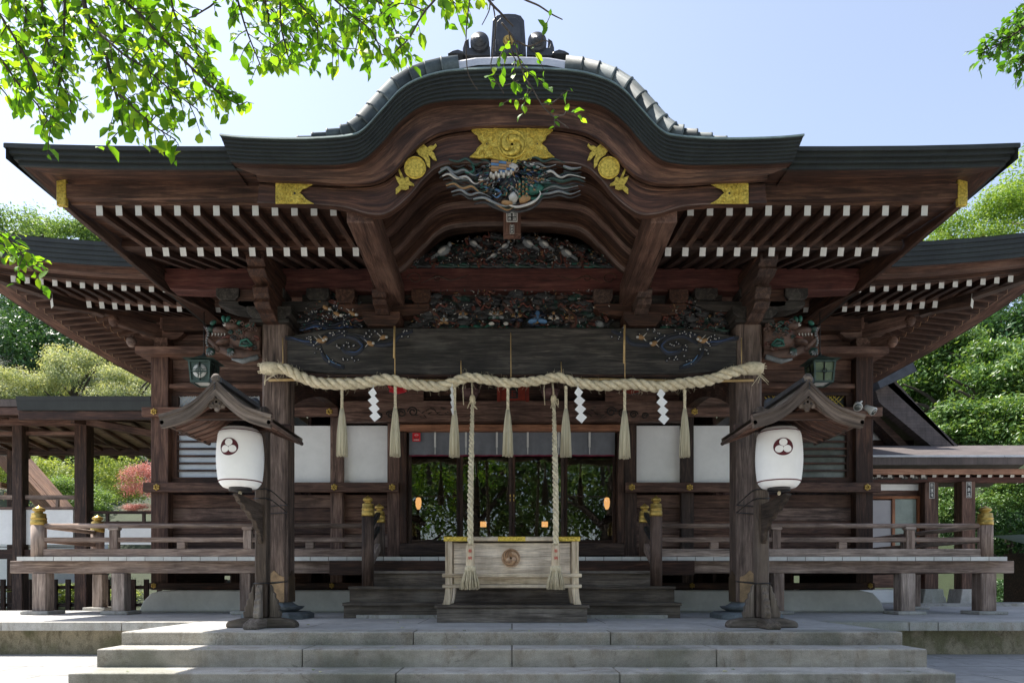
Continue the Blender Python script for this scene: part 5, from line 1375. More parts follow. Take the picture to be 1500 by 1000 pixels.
# tassels
tpos = [(501, 563, 668), (579, 560, 668), (666, 562, 669), (744, 562, 668), (829, 560, 669), (915, 563, 671), (1003, 565, 669)]
names = ['leftmost straw tassel, in front of the white wall panels', 'second straw tassel from the left, in front of the door post', 'straw tassel just left of the left bell cord', 'middle straw tassel hanging above the centre of the doors',
         'straw tassel just right of the right bell cord', 'second straw tassel from the right, beside the right door post', 'rightmost straw tassel, between two white wall panels']
for i, (px, pt, pb) in enumerate(tpos):
    X, Zt = (px-750)*DS/1000, (851-pt-8)*DS/1000; Zb = (851-pb)*DS/1000; Zm = Zb+ (.53, .54, .52, .52, .53, .53, .53)[i]
    t = thing('straw_tassel', (X, DS, Zt), names[i], 'tassel', 'tassels on the sacred rope')
    mb = MB(); rope(mb, [(X, DS, Zt+.02), (X, DS, Zm-.01)], .017, .075, strands=3, n=6, hand=-1, step=.008); part('cord', mb, t)
    mb = MB()
    for k in range(90):
        a = R.uniform(0, 2*PI); q = R.random()**.45; ra = .016*q; rb_ = .062*q; ca, sa = math.cos(a), math.sin(a); zz = Zb+R.uniform(-.006, .012)
        mb.tube([(X+ra*ca, DS+ra*sa, Zm), (X+(ra*.65+rb_*.35)*ca, DS+(ra*.65+rb_*.35)*sa, Zm-.09), (X+(ra*.2+rb_*.8)*ca, DS+(ra*.2+rb_*.8)*sa, Zm-.28), (X+rb_*ca, DS+rb_*sa, zz)], .0048, 'tassel', n=4, rn=R.random())
    mb.lathe([(.05, Zb+.02), (.044, Zm-.28), (.026, Zm-.09), (.012, Zm)], (X, DS, 0), 'tassel', n=16)
    part('fringe', mb, t)
    mb = MB(); mb.lathe([(.018, Zm-.008), (.021, Zm), (.018, Zm+.008)], (X, DS, 0), 'straw', n=10); part('binding', mb, t)
# paper streamers (shide)
sd = [(548, 569, 622, 0, 'zigzag white paper streamer left of centre, between the two leftmost tassels', -1), (663, 566, 612, 1, 'white paper streamer twisted edge-on beside the third tassel from the left', -1),
      (846, 568, 624, 0, 'zigzag white paper streamer beside the tassel right of the right bell cord', 1), (966, 570, 626, 0, 'zigzag white paper streamer in front of the right carved lintel end', 1)]
for px, pt, pb, tw, lb, dr in sd:
    X, Zt = (px-750)*DS/1000, (851-pt)*DS/1000; h_ = (pb-pt)*DS/1000; t = .0012
    mb = MB(); n_ = 4; sh = h_/(n_+.6); P = []
    a_ = 1.25 if tw else .12*dr; ca, sa = math.cos(a_), math.sin(a_)
    def pr(u, z, yy=0): return (X+u*ca, DS-.05+u*sa+yy, z)
    cx = -.01
    for k in range(n_):
        z0 = Zt-k*sh; dx = .028*dr*k*.35
        c_ = .045 if k == 0 else .060
        q = [(dx-.0, z0), (dx+c_+.012, z0-sh*.62), (dx+.012, z0-sh*1.38), (dx-c_+.004, z0-sh*.75)]
        if dr < 0: q = [(-u, z) for u, z in q]
        P = [pr(u, z, -.002*k) for u, z in q]+[pr(u, z, t-.002*k) for u, z in q]
        mb.add(P, [(0, 1, 2, 3), (7, 6, 5, 4), (0, 4, 5, 1), (1, 5, 6, 2), (2, 6, 7, 3), (3, 7, 4, 0)], 'paper', rn=R.random())
    mb.tube([(X, DS-.05, Zt-.01), (X, DS-.03, Zt+.03)], .004, 'paper', n=5)
    single('paper_streamer', mb, (X, DS, Zt), lb, 'paper streamer', 'paper streamers on the sacred rope')

# ------------------------------------------------------------------ lantern stands with little roofs, and the lanterns
for s, side in ((-1, 'left'), (1, 'right')):
    XS = s*2.30; YS_ = 6.30
    st_ = thing('lantern_stand', (XS, YS_, ZP), 'carved wooden lantern stand with small shingled gable roof, tied to the %s porch column' % side, 'lantern stand', 'two lantern stands before the porch')
    mb = MB(); mb.box(XS-.056, XS+.056, YS_-.056, YS_+.056, ZP+.09, 1.60, 'wood_stand'); part('post', mb, st_, .012)
    for ang in (.0, PI/2):
        mb = MB()
        pr = [(-.32, ZP+.001), (-.32, ZP+.04), (-.29, ZP+.065), (-.18, ZP+.09), (.18, ZP+.09), (.29, ZP+.065), (.32, ZP+.04), (.32, ZP+.001)]
        if ang == 0: mb.prism([(XS+a, b) for a, b in pr], 'y', YS_-.065, YS_+.065, 'wood_step')
        else: mb.prism([(YS_+a, b+.0) for a, b in pr], 'x', XS-.064, XS+.064, 'wood_step')
        part('foot', mb, st_, .012)
    for dx, dy in ((-1, 0), (1, 0), (0, -1), (0, 1)):
        mb = MB(); q = [(.07, ZP+.09), (.165, ZP+.09), (.175, ZP+.14), (.155, ZP+.155), (.16, ZP+.19), (.138, ZP+.215), (.145, ZP+.25), (.118, ZP+.27), (.12, ZP+.31), (.095, ZP+.33), (.092, ZP+.37), (.072, ZP+.40)]
        if dx: mb.prism([(XS+dx*a, b) for a, b in q], 'y', YS_-.028, YS_+.028, 'wood_step')
        else: mb.prism([(YS_+dy*a, b) for a, b in q], 'x', XS-.028, XS+.028, 'wood_step')
        part('foot_bracket', mb, st_, .006)
    # forward wing under the lantern
    mb = MB(); q = [(YS_-.056, .34), (YS_-.056, .70), (YS_-.62, .735), (YS_-.64, .715), (YS_-.58, .695), (YS_-.56, .665), (YS_-.48, .65), (YS_-.45, .61), (YS_-.36, .60), (YS_-.30, .55), (YS_-.22, .535), (YS_-.18, .48), (YS_-.12, .45), (YS_-.10, .38)]
    mb.prism(q, 'x', XS-.022, XS+.022, 'wood_stand'); part('wing_bracket', mb, st_, .005)
    # roof beams
    mb = MB(); mb.box(XS-.035, XS+.035, 5.36, YS_-.058, 1.36, 1.44, 'wood'); mb.box(XS-.38, XS+.38, 5.90, 5.96, 1.30, 1.36, 'wood'); mb.box(XS-.38, XS+.38, 5.44, 5.49, 1.29, 1.35, 'wood')
    part_each('roof_beam', mb, st_, .004)
    mb = MB(); 
    rs = catmull([(-.43, 1.272), (-.34, 1.297), (-.24, 1.335), (-.16, 1.386), (-.08, 1.458), (0, 1.548)], 5); rs = rs+[(-a, b) for a, b in rs[-2::-1]]
    y0, y1 = 5.29, 6.10; n_ = len(rs)
    upc = [(XS+a, b) for a, b in rs]; loc_ = [(XS+a*.985, b-.045) for a, b in rs]
    strip(mb, [(upc, y0+.02), (upc, y1)], 'verdigris' if 0 else 'wood_step'); strip(mb, [(loc_, y1), (loc_, y0+.02)], 'wood_wall')
    strip(mb, [(upc, y1), (loc_, y1)], 'wood_step')
    rfo = part('roof', mb, st_)
    mb = MB(); P = []
    brd_u = [(XS+a*1.02, b+.02) for a, b in rs]; brd_l = [(XS+a*.98, b-.098+.015*abs(a)/.43-(.0 if abs(a) > .03 else .01)) for a, b in rs]
    strip(mb, [(brd_u, y0+.045), (brd_u, y0-.006), (lerpc(brd_u, brd_l, .25), y0-.008), (lerpc(brd_u, brd_l, .27), y0), (brd_l, y0), (brd_l, y0+.045)], 'wood_cap')
    for i in (0, -1): mb.add([(brd_u[i][0], y0, brd_u[i][1]), (brd_l[i][0], y0, brd_l[i][1]), (brd_l[i][0], y0+.045, brd_l[i][1]), (brd_u[i][0], y0+.045, brd_u[i][1])], [(0, 1, 2, 3), (3, 2, 1, 0)], 'wood_grey')
    part('gable_board', mb, rfo)
    mb = MB()
    for k in range(3): mb.ell((XS, y0-.012, 1.53-.02*k), (.008, .006, .008), 'iron', 6, 4)
    mb.lathe([(.01, -.012), (.045, -.010), (.055, 0), (.055, .02)], (XS, y0+.03, 1.395), 'wood_cap', n=16, axis='y')
    for k in range(6): a = k*PI/3+PI/6; mb.ell((XS+.055*math.cos(a), y0+.035, 1.395+.055*math.sin(a)), (.022, .014, .022), 'wood_cap', 8, 6)
    for k in range(3): a = PI/2+k*2*PI/3; mb.ell((XS+.03*math.cos(a), y0+.015, 1.395+.03*math.sin(a)), (.008, .006, .008), 'black', 6, 4)
    part('gable_pendant', mb, rfo)
    for d in (-1, 1): mb = MB(); mb.ell((XS+d*.20, y0+.03, 1.305), (.05, .012, .018), 'wood_cap', rot=d*.35); part('side_pendant', mb, rfo)
    mb = MB(); mb.tube([(XS, y0+.0, 1.572), (XS, y1+.02, 1.572)], .028, 'tile', n=12); mb.box(XS-.045, XS+.045, y0+.01, y1+.01, 1.545, 1.58, 'tile')
    mb.ell((XS, y0+.02, 1.575), (.04, .03, .038), 'wood_step', jit=.12); mb.ell((XS, y1+.0, 1.59), (.05, .04, .05), 'tile'); part('ridge', mb, rfo)
    mb = MB()
    for k in range(7):
        y = y0+.10+k*.11
        for d in (-1, 1):
            for (a, b), (c, e) in (((.41, 1.225), (.20, 1.305)), ((.20, 1.305), (.02, 1.43))): mb.beam((XS+d*a, y, b), (XS+d*c, y, e), .022, .022, 'wood_wall')
    part('rafters', mb, rfo)
    mb = MB()
    for d in (-1, 1): mb.tube([(XS+d*.415, y0+.0, 1.232), (XS+d*.415, y1+.02, 1.232)], .017, 'wood_col', n=8)
    part_each('eave_batten', mb, rfo)
    mb = MB()           # wires to the column
    cx = s*2.69
    for z_ in (.93-.09, .755, -.02):
        loop = [(XS-s*.0-.075, YS_-.078, z_), (XS+.075, YS_-.078, z_), (cx+(.17 if s < 0 else -.17)*-1*-1, DC-.168, z_-.02+.02)]
        mb.tube([(XS-.062, YS_-.062, z_), (XS+.062, YS_-.062, z_+.004)], .006, 'black', n=6); mb.tube([(XS+s*-.062, YS_-.062, z_), (XS+s*-.062, YS_+.062, z_), (cx-s*.155, DC-.155, z_+.02), (cx-s*.0, DC-.157, z_+.01), (cx+s*.155, DC-.155, z_)], .006, 'black', n=6)
    part_each('binding_wire', mb, st_)
    # lantern
    XL, YL, ZL = XS+(.0 if s < 0 else -.04), 5.78, 1.04
    ln = thing('paper_lantern', (XL, YL, ZL), 'white paper lantern with dark trefoil crest hanging under the %s lantern stand roof' % side, 'lantern', 'two white paper lanterns')
    prof = []
    HH = .268; RR = .190
    nk = 64
    def rad(z):
        t = abs(z)/HH; return RR*(1-.16*t**2) if t < .62 else (RR*(1-.16*.3844))*math.sqrt(max(.0, 1-((t-.62)/.38)**2*.66))
    for k in range(nk+1):
        z = -HH*.93+2*HH*.93*k/nk; r_ = rad(z)*(1+(.008 if k % 2 else -.008)); prof.append((r_, z))
    mb = MB(); mb.lathe(prof, (XL, YL, ZL), 'paper', n=56); body_ = part('paper_shade', mb, ln)
    mb = MB()
    for z, h_ in ((HH*.80, .010), (-HH*.74, .012)):
        mb.lathe([(rad(z)*1.004, z-h_/2), (rad(z)*1.014, z-h_/2), (rad(z)*1.014, z+h_/2), (rad(z)*1.004, z+h_/2)], (XL, YL, ZL), 'maroon', n=56)
    part('painted_ring', mb, body_)
    mb = MB(); mb.lathe([(.06, -HH-.012), (.092, -HH-.010), (.092, -HH+.035), (.06, -HH+.035)], (XL, YL, ZL), 'black', n=32); part('bottom_ring', mb, ln)
    mb = MB(); mb.lathe([(.06, HH-.03), (.10, HH-.03), (.10, HH+.012), (.06, HH+.014)], (XL, YL, ZL), 'black', n=32)
    mb.tube([(XL-.09, YL, ZL+HH), (XL-.05, YL, ZL+HH+.04), (XL+.05, YL, ZL+HH+.04), (XL+.09, YL, ZL+HH)], .005, 'iron', n=6); mb.tube([(XL, YL, ZL+HH+.04), (XL, YL, 1.38)], .005, 'iron', n=6); part('top_ring', mb, ln)
    mb = MB(); mb.tube([(XL, YL, ZL-HH), (XL, YL-.005, .74)], .005, 'straw', n=6); mb.ell((XL, YL-.005, .745), (.015, .015, .02), 'straw'); part('tether', mb, ln)
    ex = -.022 if s < 0 else -.036; ez = .065
    ce = math.asin(ex/RR)
    def onl(u, v, d):                 # wrap a flat mark on the lantern
        r_ = rad(ez+v)+d; a = ce+u/RR; return (XL+r_*math.sin(a), YL-r_*math.cos(a), ZL+ez+v)
    def disc(mb, cu_, cv_, r_, d, mat, ku=1.0):
        P = [onl(cu_, cv_, d)]; n1 = 36
        for q in (.5, 1):
            for k in range(n1): P.append(onl(cu_+q*r_*math.cos(2*PI*k/n1)*ku, cv_+q*r_*math.sin(2*PI*k/n1), d))
        F = [(0, 1+k, 1+(k+1) % n1) for k in range(n1)]+[(1+k, 1+n1+k, 1+n1+(k+1) % n1, 1+(k+1) % n1) for k in range(n1)]
        mb.add(P, F, mat)
    mb = MB(); disc(mb, 0, 0, .073, .0030, 'maroon', 1.08); part('crest_disc', mb, body_)
    mb = MB()
    for k in range(3):
        a = PI/2+k*2*PI/3; disc(mb, .037*math.cos(a), .037*math.sin(a), .030, .0042, 'paper', 1.08)
        disc(mb, .016*math.cos(a), .016*math.sin(a), .013, .0046+.0002*k, 'paper')
    part('crest_trefoil', mb, body_)

# ------------------------------------------------------------------ hanging metal lanterns by the hall wall
for s, side in ((-1, 'left'), (1, 'right')):
    XH, YH, ZH = s*4.06, 9.0, 2.74
    h = thing('hanging_lantern', (XH, YH, ZH), ('green-grey metal lantern with round white grille, on a rod left of the porch' if s < 0 else 'dark metal lantern with green glass grid panes, on a rod right of the porch'), 'lantern', 'two metal hanging lanterns')
    mb = MB(); a, b = .125, .155; aa, bb_ = .11, .13
    def ring(r_, z): return [(XH-r_, YH-r_, z), (XH+r_, YH-r_, z), (XH+r_, YH+r_, z), (XH-r_, YH+r_, z)]
    body_ = MB()
    for sx in (-1, 1):
        for sy in (-1, 1): body_.beam((XH+sx*.115, YH+sy*.115, ZH-.14), (XH+sx*.135, YH+sy*.135, ZH+.12), .022, .022, 'verdigris', up=(0, 1, 0))
    for zz, r_ in ((-.14, .115), (.12, .135), (-.01, .125)):
        c4 = ring(r_, ZH+zz)
        for i in range(4): body_.beam(c4[i], c4[(i+1) % 4], .018 if zz > -.1 and zz < .1 else .024, .014 if zz > -.1 and zz < .1 else .024, 'verdigris')
    for i in range(4):
        u = [(0, -1), (1, 0), (0, 1), (-1, 0)][i]; body_.beam((XH+u[0]*.115, YH+u[1]*.115, ZH-.14), (XH+u[0]*.135, YH+u[1]*.135, ZH+.12), .012, .012, 'iron', up=(u[1], u[0], 0) if 0 else (1, 1, 0))
    part('cage', body_, h)
    pm = MB(); q0, q1 = ring(.108, ZH-.13), ring(.126, ZH+.115); gm = 'white' if s < 0 else 'c_grey'
    if s > 0: gm = 'mirror_pane'
    pm.add(q0+q1, [(0, 1, 5, 4), (1, 2, 6, 5), (2, 3, 7, 6), (3, 0, 4, 7)], 'verdigris' if s < 0 else 'leafglass'); pm.add(ring(.10, ZH-.138), [(3, 2, 1, 0)], 'white'); part('pane', pm, h)
    if s < 0:
        dm = MB(); dm.lathe([(.001, -.006), (.088, -.006), (.09, 0)], (XH, YH-.126, ZH-.005), 'white', n=28, axis='y'); part('round_window', dm, h)
        dm = MB()
        for k in range(2):
            for t_ in (-.016, .016): (dm.box(XH-.088, XH+.088, YH-.140, YH-.133, ZH-.005+t_-.004, ZH-.005+t_+.004, 'verdigris') if k else dm.box(XH+t_-.004, XH+t_+.004, YH-.141, YH-.134, ZH-.093, ZH+.083, 'verdigris'))
        dm.tube([(XH+.045*math.cos(t*PI/10), YH-.138, ZH-.005+.045*math.sin(t*PI/10)) for t in range(21)], .004, 'verdigris', n=5); part('round_grille', dm, h)
    else:
        dm = MB(); dm.tube([(XH+.03*math.cos(t*PI/8), YH-.135, ZH-.005+.03*math.sin(t*PI/8)) for t in range(17)], .005, 'iron', n=5); part('grille_ring', dm, h)
    rm_ = MB(); P = ring(.20, ZH+.135)+ring(.09, ZH+.185)+ring(.02, ZH+.235)
    P[0:4] = [(p[0], p[1], p[2]+.012) for p in P[0:4]]
    rm_.add(P, [(3, 2, 1, 0), (0, 1, 5, 4), (1, 2, 6, 5), (2, 3, 7, 6), (3, 0, 4, 7), (4, 5, 9, 8), (5, 6, 10, 9), (6, 7, 11, 10), (7, 4, 8, 11), (8, 9, 10, 11)], 'verdigris'); part('cap_roof', rm_, h)
    rd = MB(); rd.tube([(XH, YH, ZH+.23), (XH, YH, 3.60)], .007, 'iron', n=6); rd.ell((XH, YH, ZH+.25), (.02, .02, .02), 'iron'); part('rod', rd, h)

# ------------------------------------------------------------------ curtain, sticker, plaques, lamps
mb = MB(); n_ = 120; P = []; F = []
zt, zb = Z(635)+.01, Z(668)
for j, z in enumerate((zt, zt-.10, zt-.2, zb+.012)):
    for i in range(n_+1):
        x = -1.50+3.0*i/n_; P.append((x, 9.955+.006*math.sin(i*.9)*(j+.5)/2+.004*math.sin(i*.31), z))
F = [(j*(n_+1)+i, (j+1)*(n_+1)+i, (j+1)*(n_+1)+i+1, j*(n_+1)+i+1) for j in range(3) for i in range(n_)]
mb.add(P, F, 'grey_cloth', True)
cur = single('door_curtain', mb, (0, 9.955, zt), 'narrow grey cloth curtain with white ties and crimson hem above the glass doors', 'curtain')
mb = MB(); P2 = P[3*(n_+1):]; mb.add(P2+[(p[0], p[1]-.001, p[2]-.02) for p in P2], [(i, i+n_+1, i+n_+2, i+1) for i in range(n_)], 'hem', True); part('hem', mb, cur)
for px in (638, 683, 728, 773, 818, 863):
    x = (px-750)/100; mb = MB(); mb.box(x-.014, x+.014, 9.938, 9.940, Z(656), zt, 'white'); mb.box(x-.006, x+.006, 9.938, 9.940, Z(666), Z(656)-.001, 'white'); part('white_tie', mb, cur)
x, z = (611-750)/100, Z(641.5)
mb = MB(); mb.box(x-.058, x+.058, 9.925, 9.928, z-.062, z+.062, 'red')
stk = single('security_sticker', mb, (x, 9.93, z), 'small square red sticker at the top left of the doors', 'sticker')
mb = MB(); mb.ell((x, 9.924, z+.03), (.030, .002, .012), 'white', 12, 6); mb.ell((x, 9.922, z+.026), (.018, .002, .006), 'red', 12, 6)
mb.prism([(x-.04, z+.008), (x-.012, z-.012), (x+.012, z-.012), (x+.04, z+.008), (x+.03, z-.018), (x-.03, z-.018)][::-1], 'y', 9.923, 9.925, 'maroon')
for k in range(5): mb.box(x-.040+.017*k, x-.028+.017*k, 9.923, 9.925, z-.047, z-.032, 'white')
part('printed_mark', mb, stk)
# votive boards with a red fish-like mark, and a red framed plaque
for s, px in ((-1, 583), (1, 924)):
    x = (px-750)/1000*9.7; mb = MB(); zz = (851-572)*.0097
    mb.box(x-.36, x+.36, 9.70, 9.73, zz-.15, zz+.22, 'wood_wall')
    p = single('votive_board', mb, (x, 9.72, zz), ('unpainted votive board with red crab emblem, above the left end of the lintel' if s < 0 else 'unpainted votive board with dark red emblem, above the right end of the lintel'), 'wooden board', 'votive boards over the lintel')
    mb = MB(); m_ = 'red' if s < 0 else 'red_dark'
    mb.ell((x, 9.695, zz), (.13, .012, .055), m_, 16, 8, jit=.03)
    for d in (-1, 1): mb.ell((x+d*.10, 9.694, zz+.045), (.05, .012, .022), m_, rot=-d*.5); mb.tube([(x-.12, 9.69, zz-.03), (x, 9.69, zz-.06), (x+.12, 9.69, zz-.03)], .006, 'c_grey', n=5)
    part('red_emblem', mb, p)
x = .015; mb = MB(); mb.box(x-.17, x+.17, 9.60, 9.63, Z(586, 9.6), Z(541, 9.6), 'red_dark')
pl_ = single('hall_name_plaque', mb, (x, 9.62, 2.7), 'red framed plaque with faint gold lettering behind the middle of the straw rope', 'plaque')
for sx in (-1, 1): mb = MB(); mb.box(x+sx*.20-.025, x+sx*.20+.025, 9.57, 9.62, Z(588, 9.6), Z(539, 9.6), 'red_dark'); part('frame', mb, pl_, .004)
slip(x, 2.75, .14, .36, 9.598, 1, 3, pl_, bg=None, fg='red_dark', name='lettering', seed=9)
# glowing lamps inside
for px, py, k, lb in ((613, 737, 0, 'warm lit wall lamp inside the left glass door'), (889, 737, 0, 'warm lit wall lamp inside the right glass door'), (708, 768, 1, 'small lit lantern deep inside, seen left of centre'), (798, 768, 1, 'small lit lantern deep inside, seen right of centre')):
    D_ = 11.6 if not k else 12.6; c = W(px, py, D_)
    mb = MB()
    if not k: mb.lathe([(.022, -.10), (.045, -.05), (.052, .03), (.040, .09), (.015, .10)], c, 'lamp', n=16)
    else: mb.box(c.x-.055, c.x+.055, c.y-.055, c.y+.055, c.z-.04, c.z+.05, 'lamp'); 
    l_ = single('interior_lamp', mb, c, lb, 'lamp', 'lit lamps inside the hall')
    mb = MB()
    if not k: mb.lathe([(.015, .10), (.03, .105), (.01, .13)], c, 'brass', n=12); mb.tube([c+Vector((0, 0, .13)), c+Vector((0, .3, .45))], .008, 'brass', n=6)
    else: mb.prism([(c.x-.12, c.z+.055), (c.x+.12, c.z+.055), (c.x, c.z+.13)], 'y', c.y-.1, c.y+.1, 'black'); mb.box(c.x-.01, c.x+.01, c.y-.01, c.y+.01, .31, c.z-.062, 'black')
    part('lamp_fitting', mb, l_)
# floodlight on the right corner post
c = W(1264, 592, 9.7)
fl = thing('floodlight', c, 'pair of white spot lamps on the right front corner post of the hall', 'spotlight')
mb = MB(); mb.tube([c+Vector((-.10, -.06, -.02)), c+Vector((-.02, .0, .04)), c+Vector((.0, .12, .04))], .014, 'white', n=8); part('arm', mb, fl)
for dx, dz, a in ((-.09, -.03, (-.03, -.08, -.05)), (.10, -.09, (.05, -.06, -.06))):
    q = c+Vector((dx, -.03, dz)); v = Vector(a).normalized(); mb = MB()
    mb.tube([q-v*.10, q-v*.04, q, q+v*.05], [.035, .045, .055, .062], 'white', n=16); hd = part('lamp_head', mb, fl)
    mb = MB(); mb.tube([q+v*.048, q+v*.053], .05, 'mirror_pane', n=16); part('lens', mb, hd)
# small white tag on right stand post
# ------------------------------------------------------------------ left: open gallery building
GX = -9.45
gal = thing('open_gallery', (-10.5, 15.2, ZG), 'open timber corridor building with low dark roof left of the hall', 'corridor')
for x, y, w_ in ((-9.40, 15.0, .27), (-13.1, 18.0, .26), (-7.2, 18.4, .24), (-10.8, 15.0, .22)):
    mb = MB(); mb.box(x-w_/2, x+w_/2, y-w_/2, y+w_/2, ZG, 3.42, 'wood'); part('post', mb, gal, .01)
def zg(py, D): return (851-py)*D/1000
for (a, b, y, z0, z1, m_) in ((-14.5, -9.0, 14.9, 3.40, 3.62, 'wood_wall'), (-16, -7.0, 18.3, 3.38, 3.56, 'wood'), (-14.5, -9.4, 15.1, 3.22, 3.30, 'wood_wall')):
    mb = MB(); mb.box(a, b, y-.09, y+.09, z0, z1, m_); part('beam', mb, gal, .01)
mb = MB()
for x in (-14.0, -11.9, -9.4, -7.2): mb.beam((x, 14.6, 3.46), (x+1.6, 18.3, 3.62), .12, .16, 'wood_wall')
mb.beam((-9.5, 14.95, 3.52), (-7.1, 14.4, 3.02), .12, .13, 'wood_wall'); mb.beam((-8.2, 14.7, 3.22), (-8.2, 14.7, 3.6), .14, .14, 'wood_wall')
part_each('tie_beam', mb, gal)
mb = MB()
for k in range(17): x = -14.8+k*.48; mb.beam((x, 13.9, 3.40), (x, 16.2, 3.80), .07, .09, 'wood_wall')
part_each('rafter', mb, gal)
mb = MB(); mb.add([(-15.4, 13.9, 3.47), (-7.0, 13.9, 3.47), (-7.0, 16.2, 3.83), (-15.4, 16.2, 3.83)], [(3, 2, 1, 0)], 'wood_tanred'); mb.add([(-15.4, 16.2, 3.83), (-7.0, 16.2, 3.83), (-7.0, 18.9, 3.47), (-15.4, 18.9, 3.47)], [(3, 2, 1, 0)], 'wood_tanred'); part('roof_boards', mb, gal)
mb = MB()
for k in range(17): x = -14.8+k*.48; mb.beam((x, 16.2, 3.80), (x, 18.9, 3.42), .07, .09, 'wood_wall')
part_each('rafter', mb, gal)
mb = MB()
mb.add([(-15.4, 13.7, 3.66), (-9.2, 13.7, 3.66), (-9.0, 16.2, 3.98), (-15.4, 16.2, 3.98), (-15.4, 13.75, 3.52), (-9.2, 13.75, 3.52), (-9.0, 16.2, 3.84), (-15.4, 16.2, 3.84)],
       [(0, 1, 2, 3), (7, 6, 5, 4), (0, 4, 5, 1), (1, 5, 6, 2)], 'slate_grey')
mb.add([(-9.6, 13.2, 3.58), (-7.0, 13.2, 3.58), (-6.6, 16.0, 4.02), (-9.6, 16.0, 4.02), (-9.6, 13.25, 3.32), (-7.0, 13.25, 3.32), (-6.9, 16.0, 3.8), (-9.6, 16.0, 3.8)],
       [(0, 1, 2, 3), (7, 6, 5, 4), (0, 4, 5, 1), (1, 5, 6, 2), (0, 3, 7, 4)], 'slate')
mb.add([(-15.4, 16.2, 3.97), (-6.6, 16.2, 3.97), (-6.6, 19.0, 3.6), (-15.4, 19.0, 3.6), (-15.4, 16.2, 3.87), (-6.6, 16.2, 3.87), (-6.6, 19.0, 3.5), (-15.4, 19.0, 3.5)], [(0, 1, 2, 3), (7, 6, 5, 4), (2, 3, 7, 6)], 'slate')
part('roof', mb, gal)
mb = MB(); mb.box(-9.6, -7.0, 13.27, 13.33, 3.14, 3.31, 'wood'); mb.box(-15.4, -9.62, 13.77, 13.83, 3.36, 3.51, 'wood_wall'); part_each('eave_board', mb, gal, .006)
mb = MB(); mb.box(-15.4, -9.66, 15.02, 15.10, zg(797, 15), zg(746, 15), 'plaster'); mb.box(-9.14, -6.0, 15.02, 15.10, zg(797, 15), zg(768, 15), 'plaster'); part_each('white_parapet', mb, gal)
mb = MB(); mb.box(-15.4, -9.62, 14.99, 15.12, zg(800, 15), zg(797.4, 15)-.05, 'wood'); mb.box(-15.4, -6.0, 14.95, 15.14, zg(818, 15), zg(800.5, 15)-.06, 'wood'); mb.box(-15.4, -9.62, 15.0, 15.12, zg(746, 15)+.003, zg(742, 15), 'wood_wall'); mb.box(-9.14, -6.0, 15.0, 15.12, zg(768, 15)+.003, zg(763, 15), 'wood')
part_each('parapet_cap', mb, gal)
mb = MB()
mb.box(-15.4, -9.55, 14.98, 15.06, zg(731, 15), zg(725, 15), 'wood_grey'); mb.box(-9.25, -6.0, 14.98, 15.06, zg(752, 15), zg(748, 15), 'wood')
for x in (-14.4, -13.1, -12, -10.0): mb.box(x-.03, x+.03, 15.0, 15.05, zg(742, 15), zg(731, 15)-.002, 'wood_grey')
for x in (-8.9, -8.1, -7.3): mb.box(x-.03, x+.03, 15.0, 15.05, zg(763, 15), zg(752, 15), 'wood')
part_each('handrail', mb, gal)
# picket fence
pf_ = thing('picket_fence', (-11, 16.2, ZG), 'dark wooden picket fence under the open gallery', 'fence')
mb = MB()
for k in range(30): x = -15.2+k*.31; mb.box(x-.05, x+.05, 16.2, 16.26, ZG, zg(851, 1)+.05, 'wood')
part_each('picket', mb, pf_)
mb = MB(); mb.box(-15.4, -5.9, 16.262, 16.32, -.18, -.10, 'wood'); mb.box(-15.4, -5.9, 16.262, 16.32, -.60, -.52, 'wood'); part_each('rail', mb, pf_)
# low shed corner at far left with tan fascia and stair roof
shed = thing('side_building', (-14.5, 19.0, ZG), 'small side building at the far left with a tan timber raking eave behind the gallery', 'building')
mb = MB(); mb.box(-19, -14.2, 20.0, 24, ZG, 2.0, 'plaster'); part('wall', mb, shed)
mb = MB(); mb.beam((-17.6, 19.6, 7.0), (-13.2, 19.6, 1.95), .30, .34, 'wood_tanred'); part('raking_eave', mb, shed)
mb = MB()
for k in range(16): t_ = k/16; c_ = Vector((-17.9, 19.35, 6.55)).lerp(Vector((-13.8, 19.35, 1.85)), t_); mb.box(c_.x-.09, c_.x+.09, c_.y, c_.y+.3, c_.z-.08, c_.z+.08, 'wood_tan')
part_each('eave_block', mb, shed)
mb = MB(); mb.beam((-17.7, 20.2, 7.3), (-13.1, 20.2, 2.0), .8, .10, 'wood_tanred'); part('roof', mb, shed)
mb = MB(); mb.box(-9.9, -7.6, 21, 23, .2, 2.05, 'wood'); mb.add([(-10.3, 20.6, 1.95), (-7.2, 20.6, 1.95), (-7.4, 22, 2.75), (-10.1, 22, 2.75), (-7.2, 23.4, 1.95), (-10.3, 23.4, 1.95)], [(0, 1, 2, 3), (3, 2, 4, 5), (0, 3, 5), (1, 4, 2)], 'tile')
single('low_garden_shed', mb, (-8.7, 22, .2), 'low dark-roofed garden shed seen between the gallery posts', 'shed')
# distant tiled roof peak at far left
mb = MB(); mb.add([(-15.5, 15.6, 3.7), (-12.6, 14.5, 3.95), (-15.5, 17, 4.6), (-12.2, 17, 4.2)], [(0, 1, 3, 2)], 'copper_pale')
# stone kerb / ornament at left edge
mb = MB(); mb.box(-6.35, -6.05+.0, 8.0, 8.3, ZP, ZP+.001, 'stone')

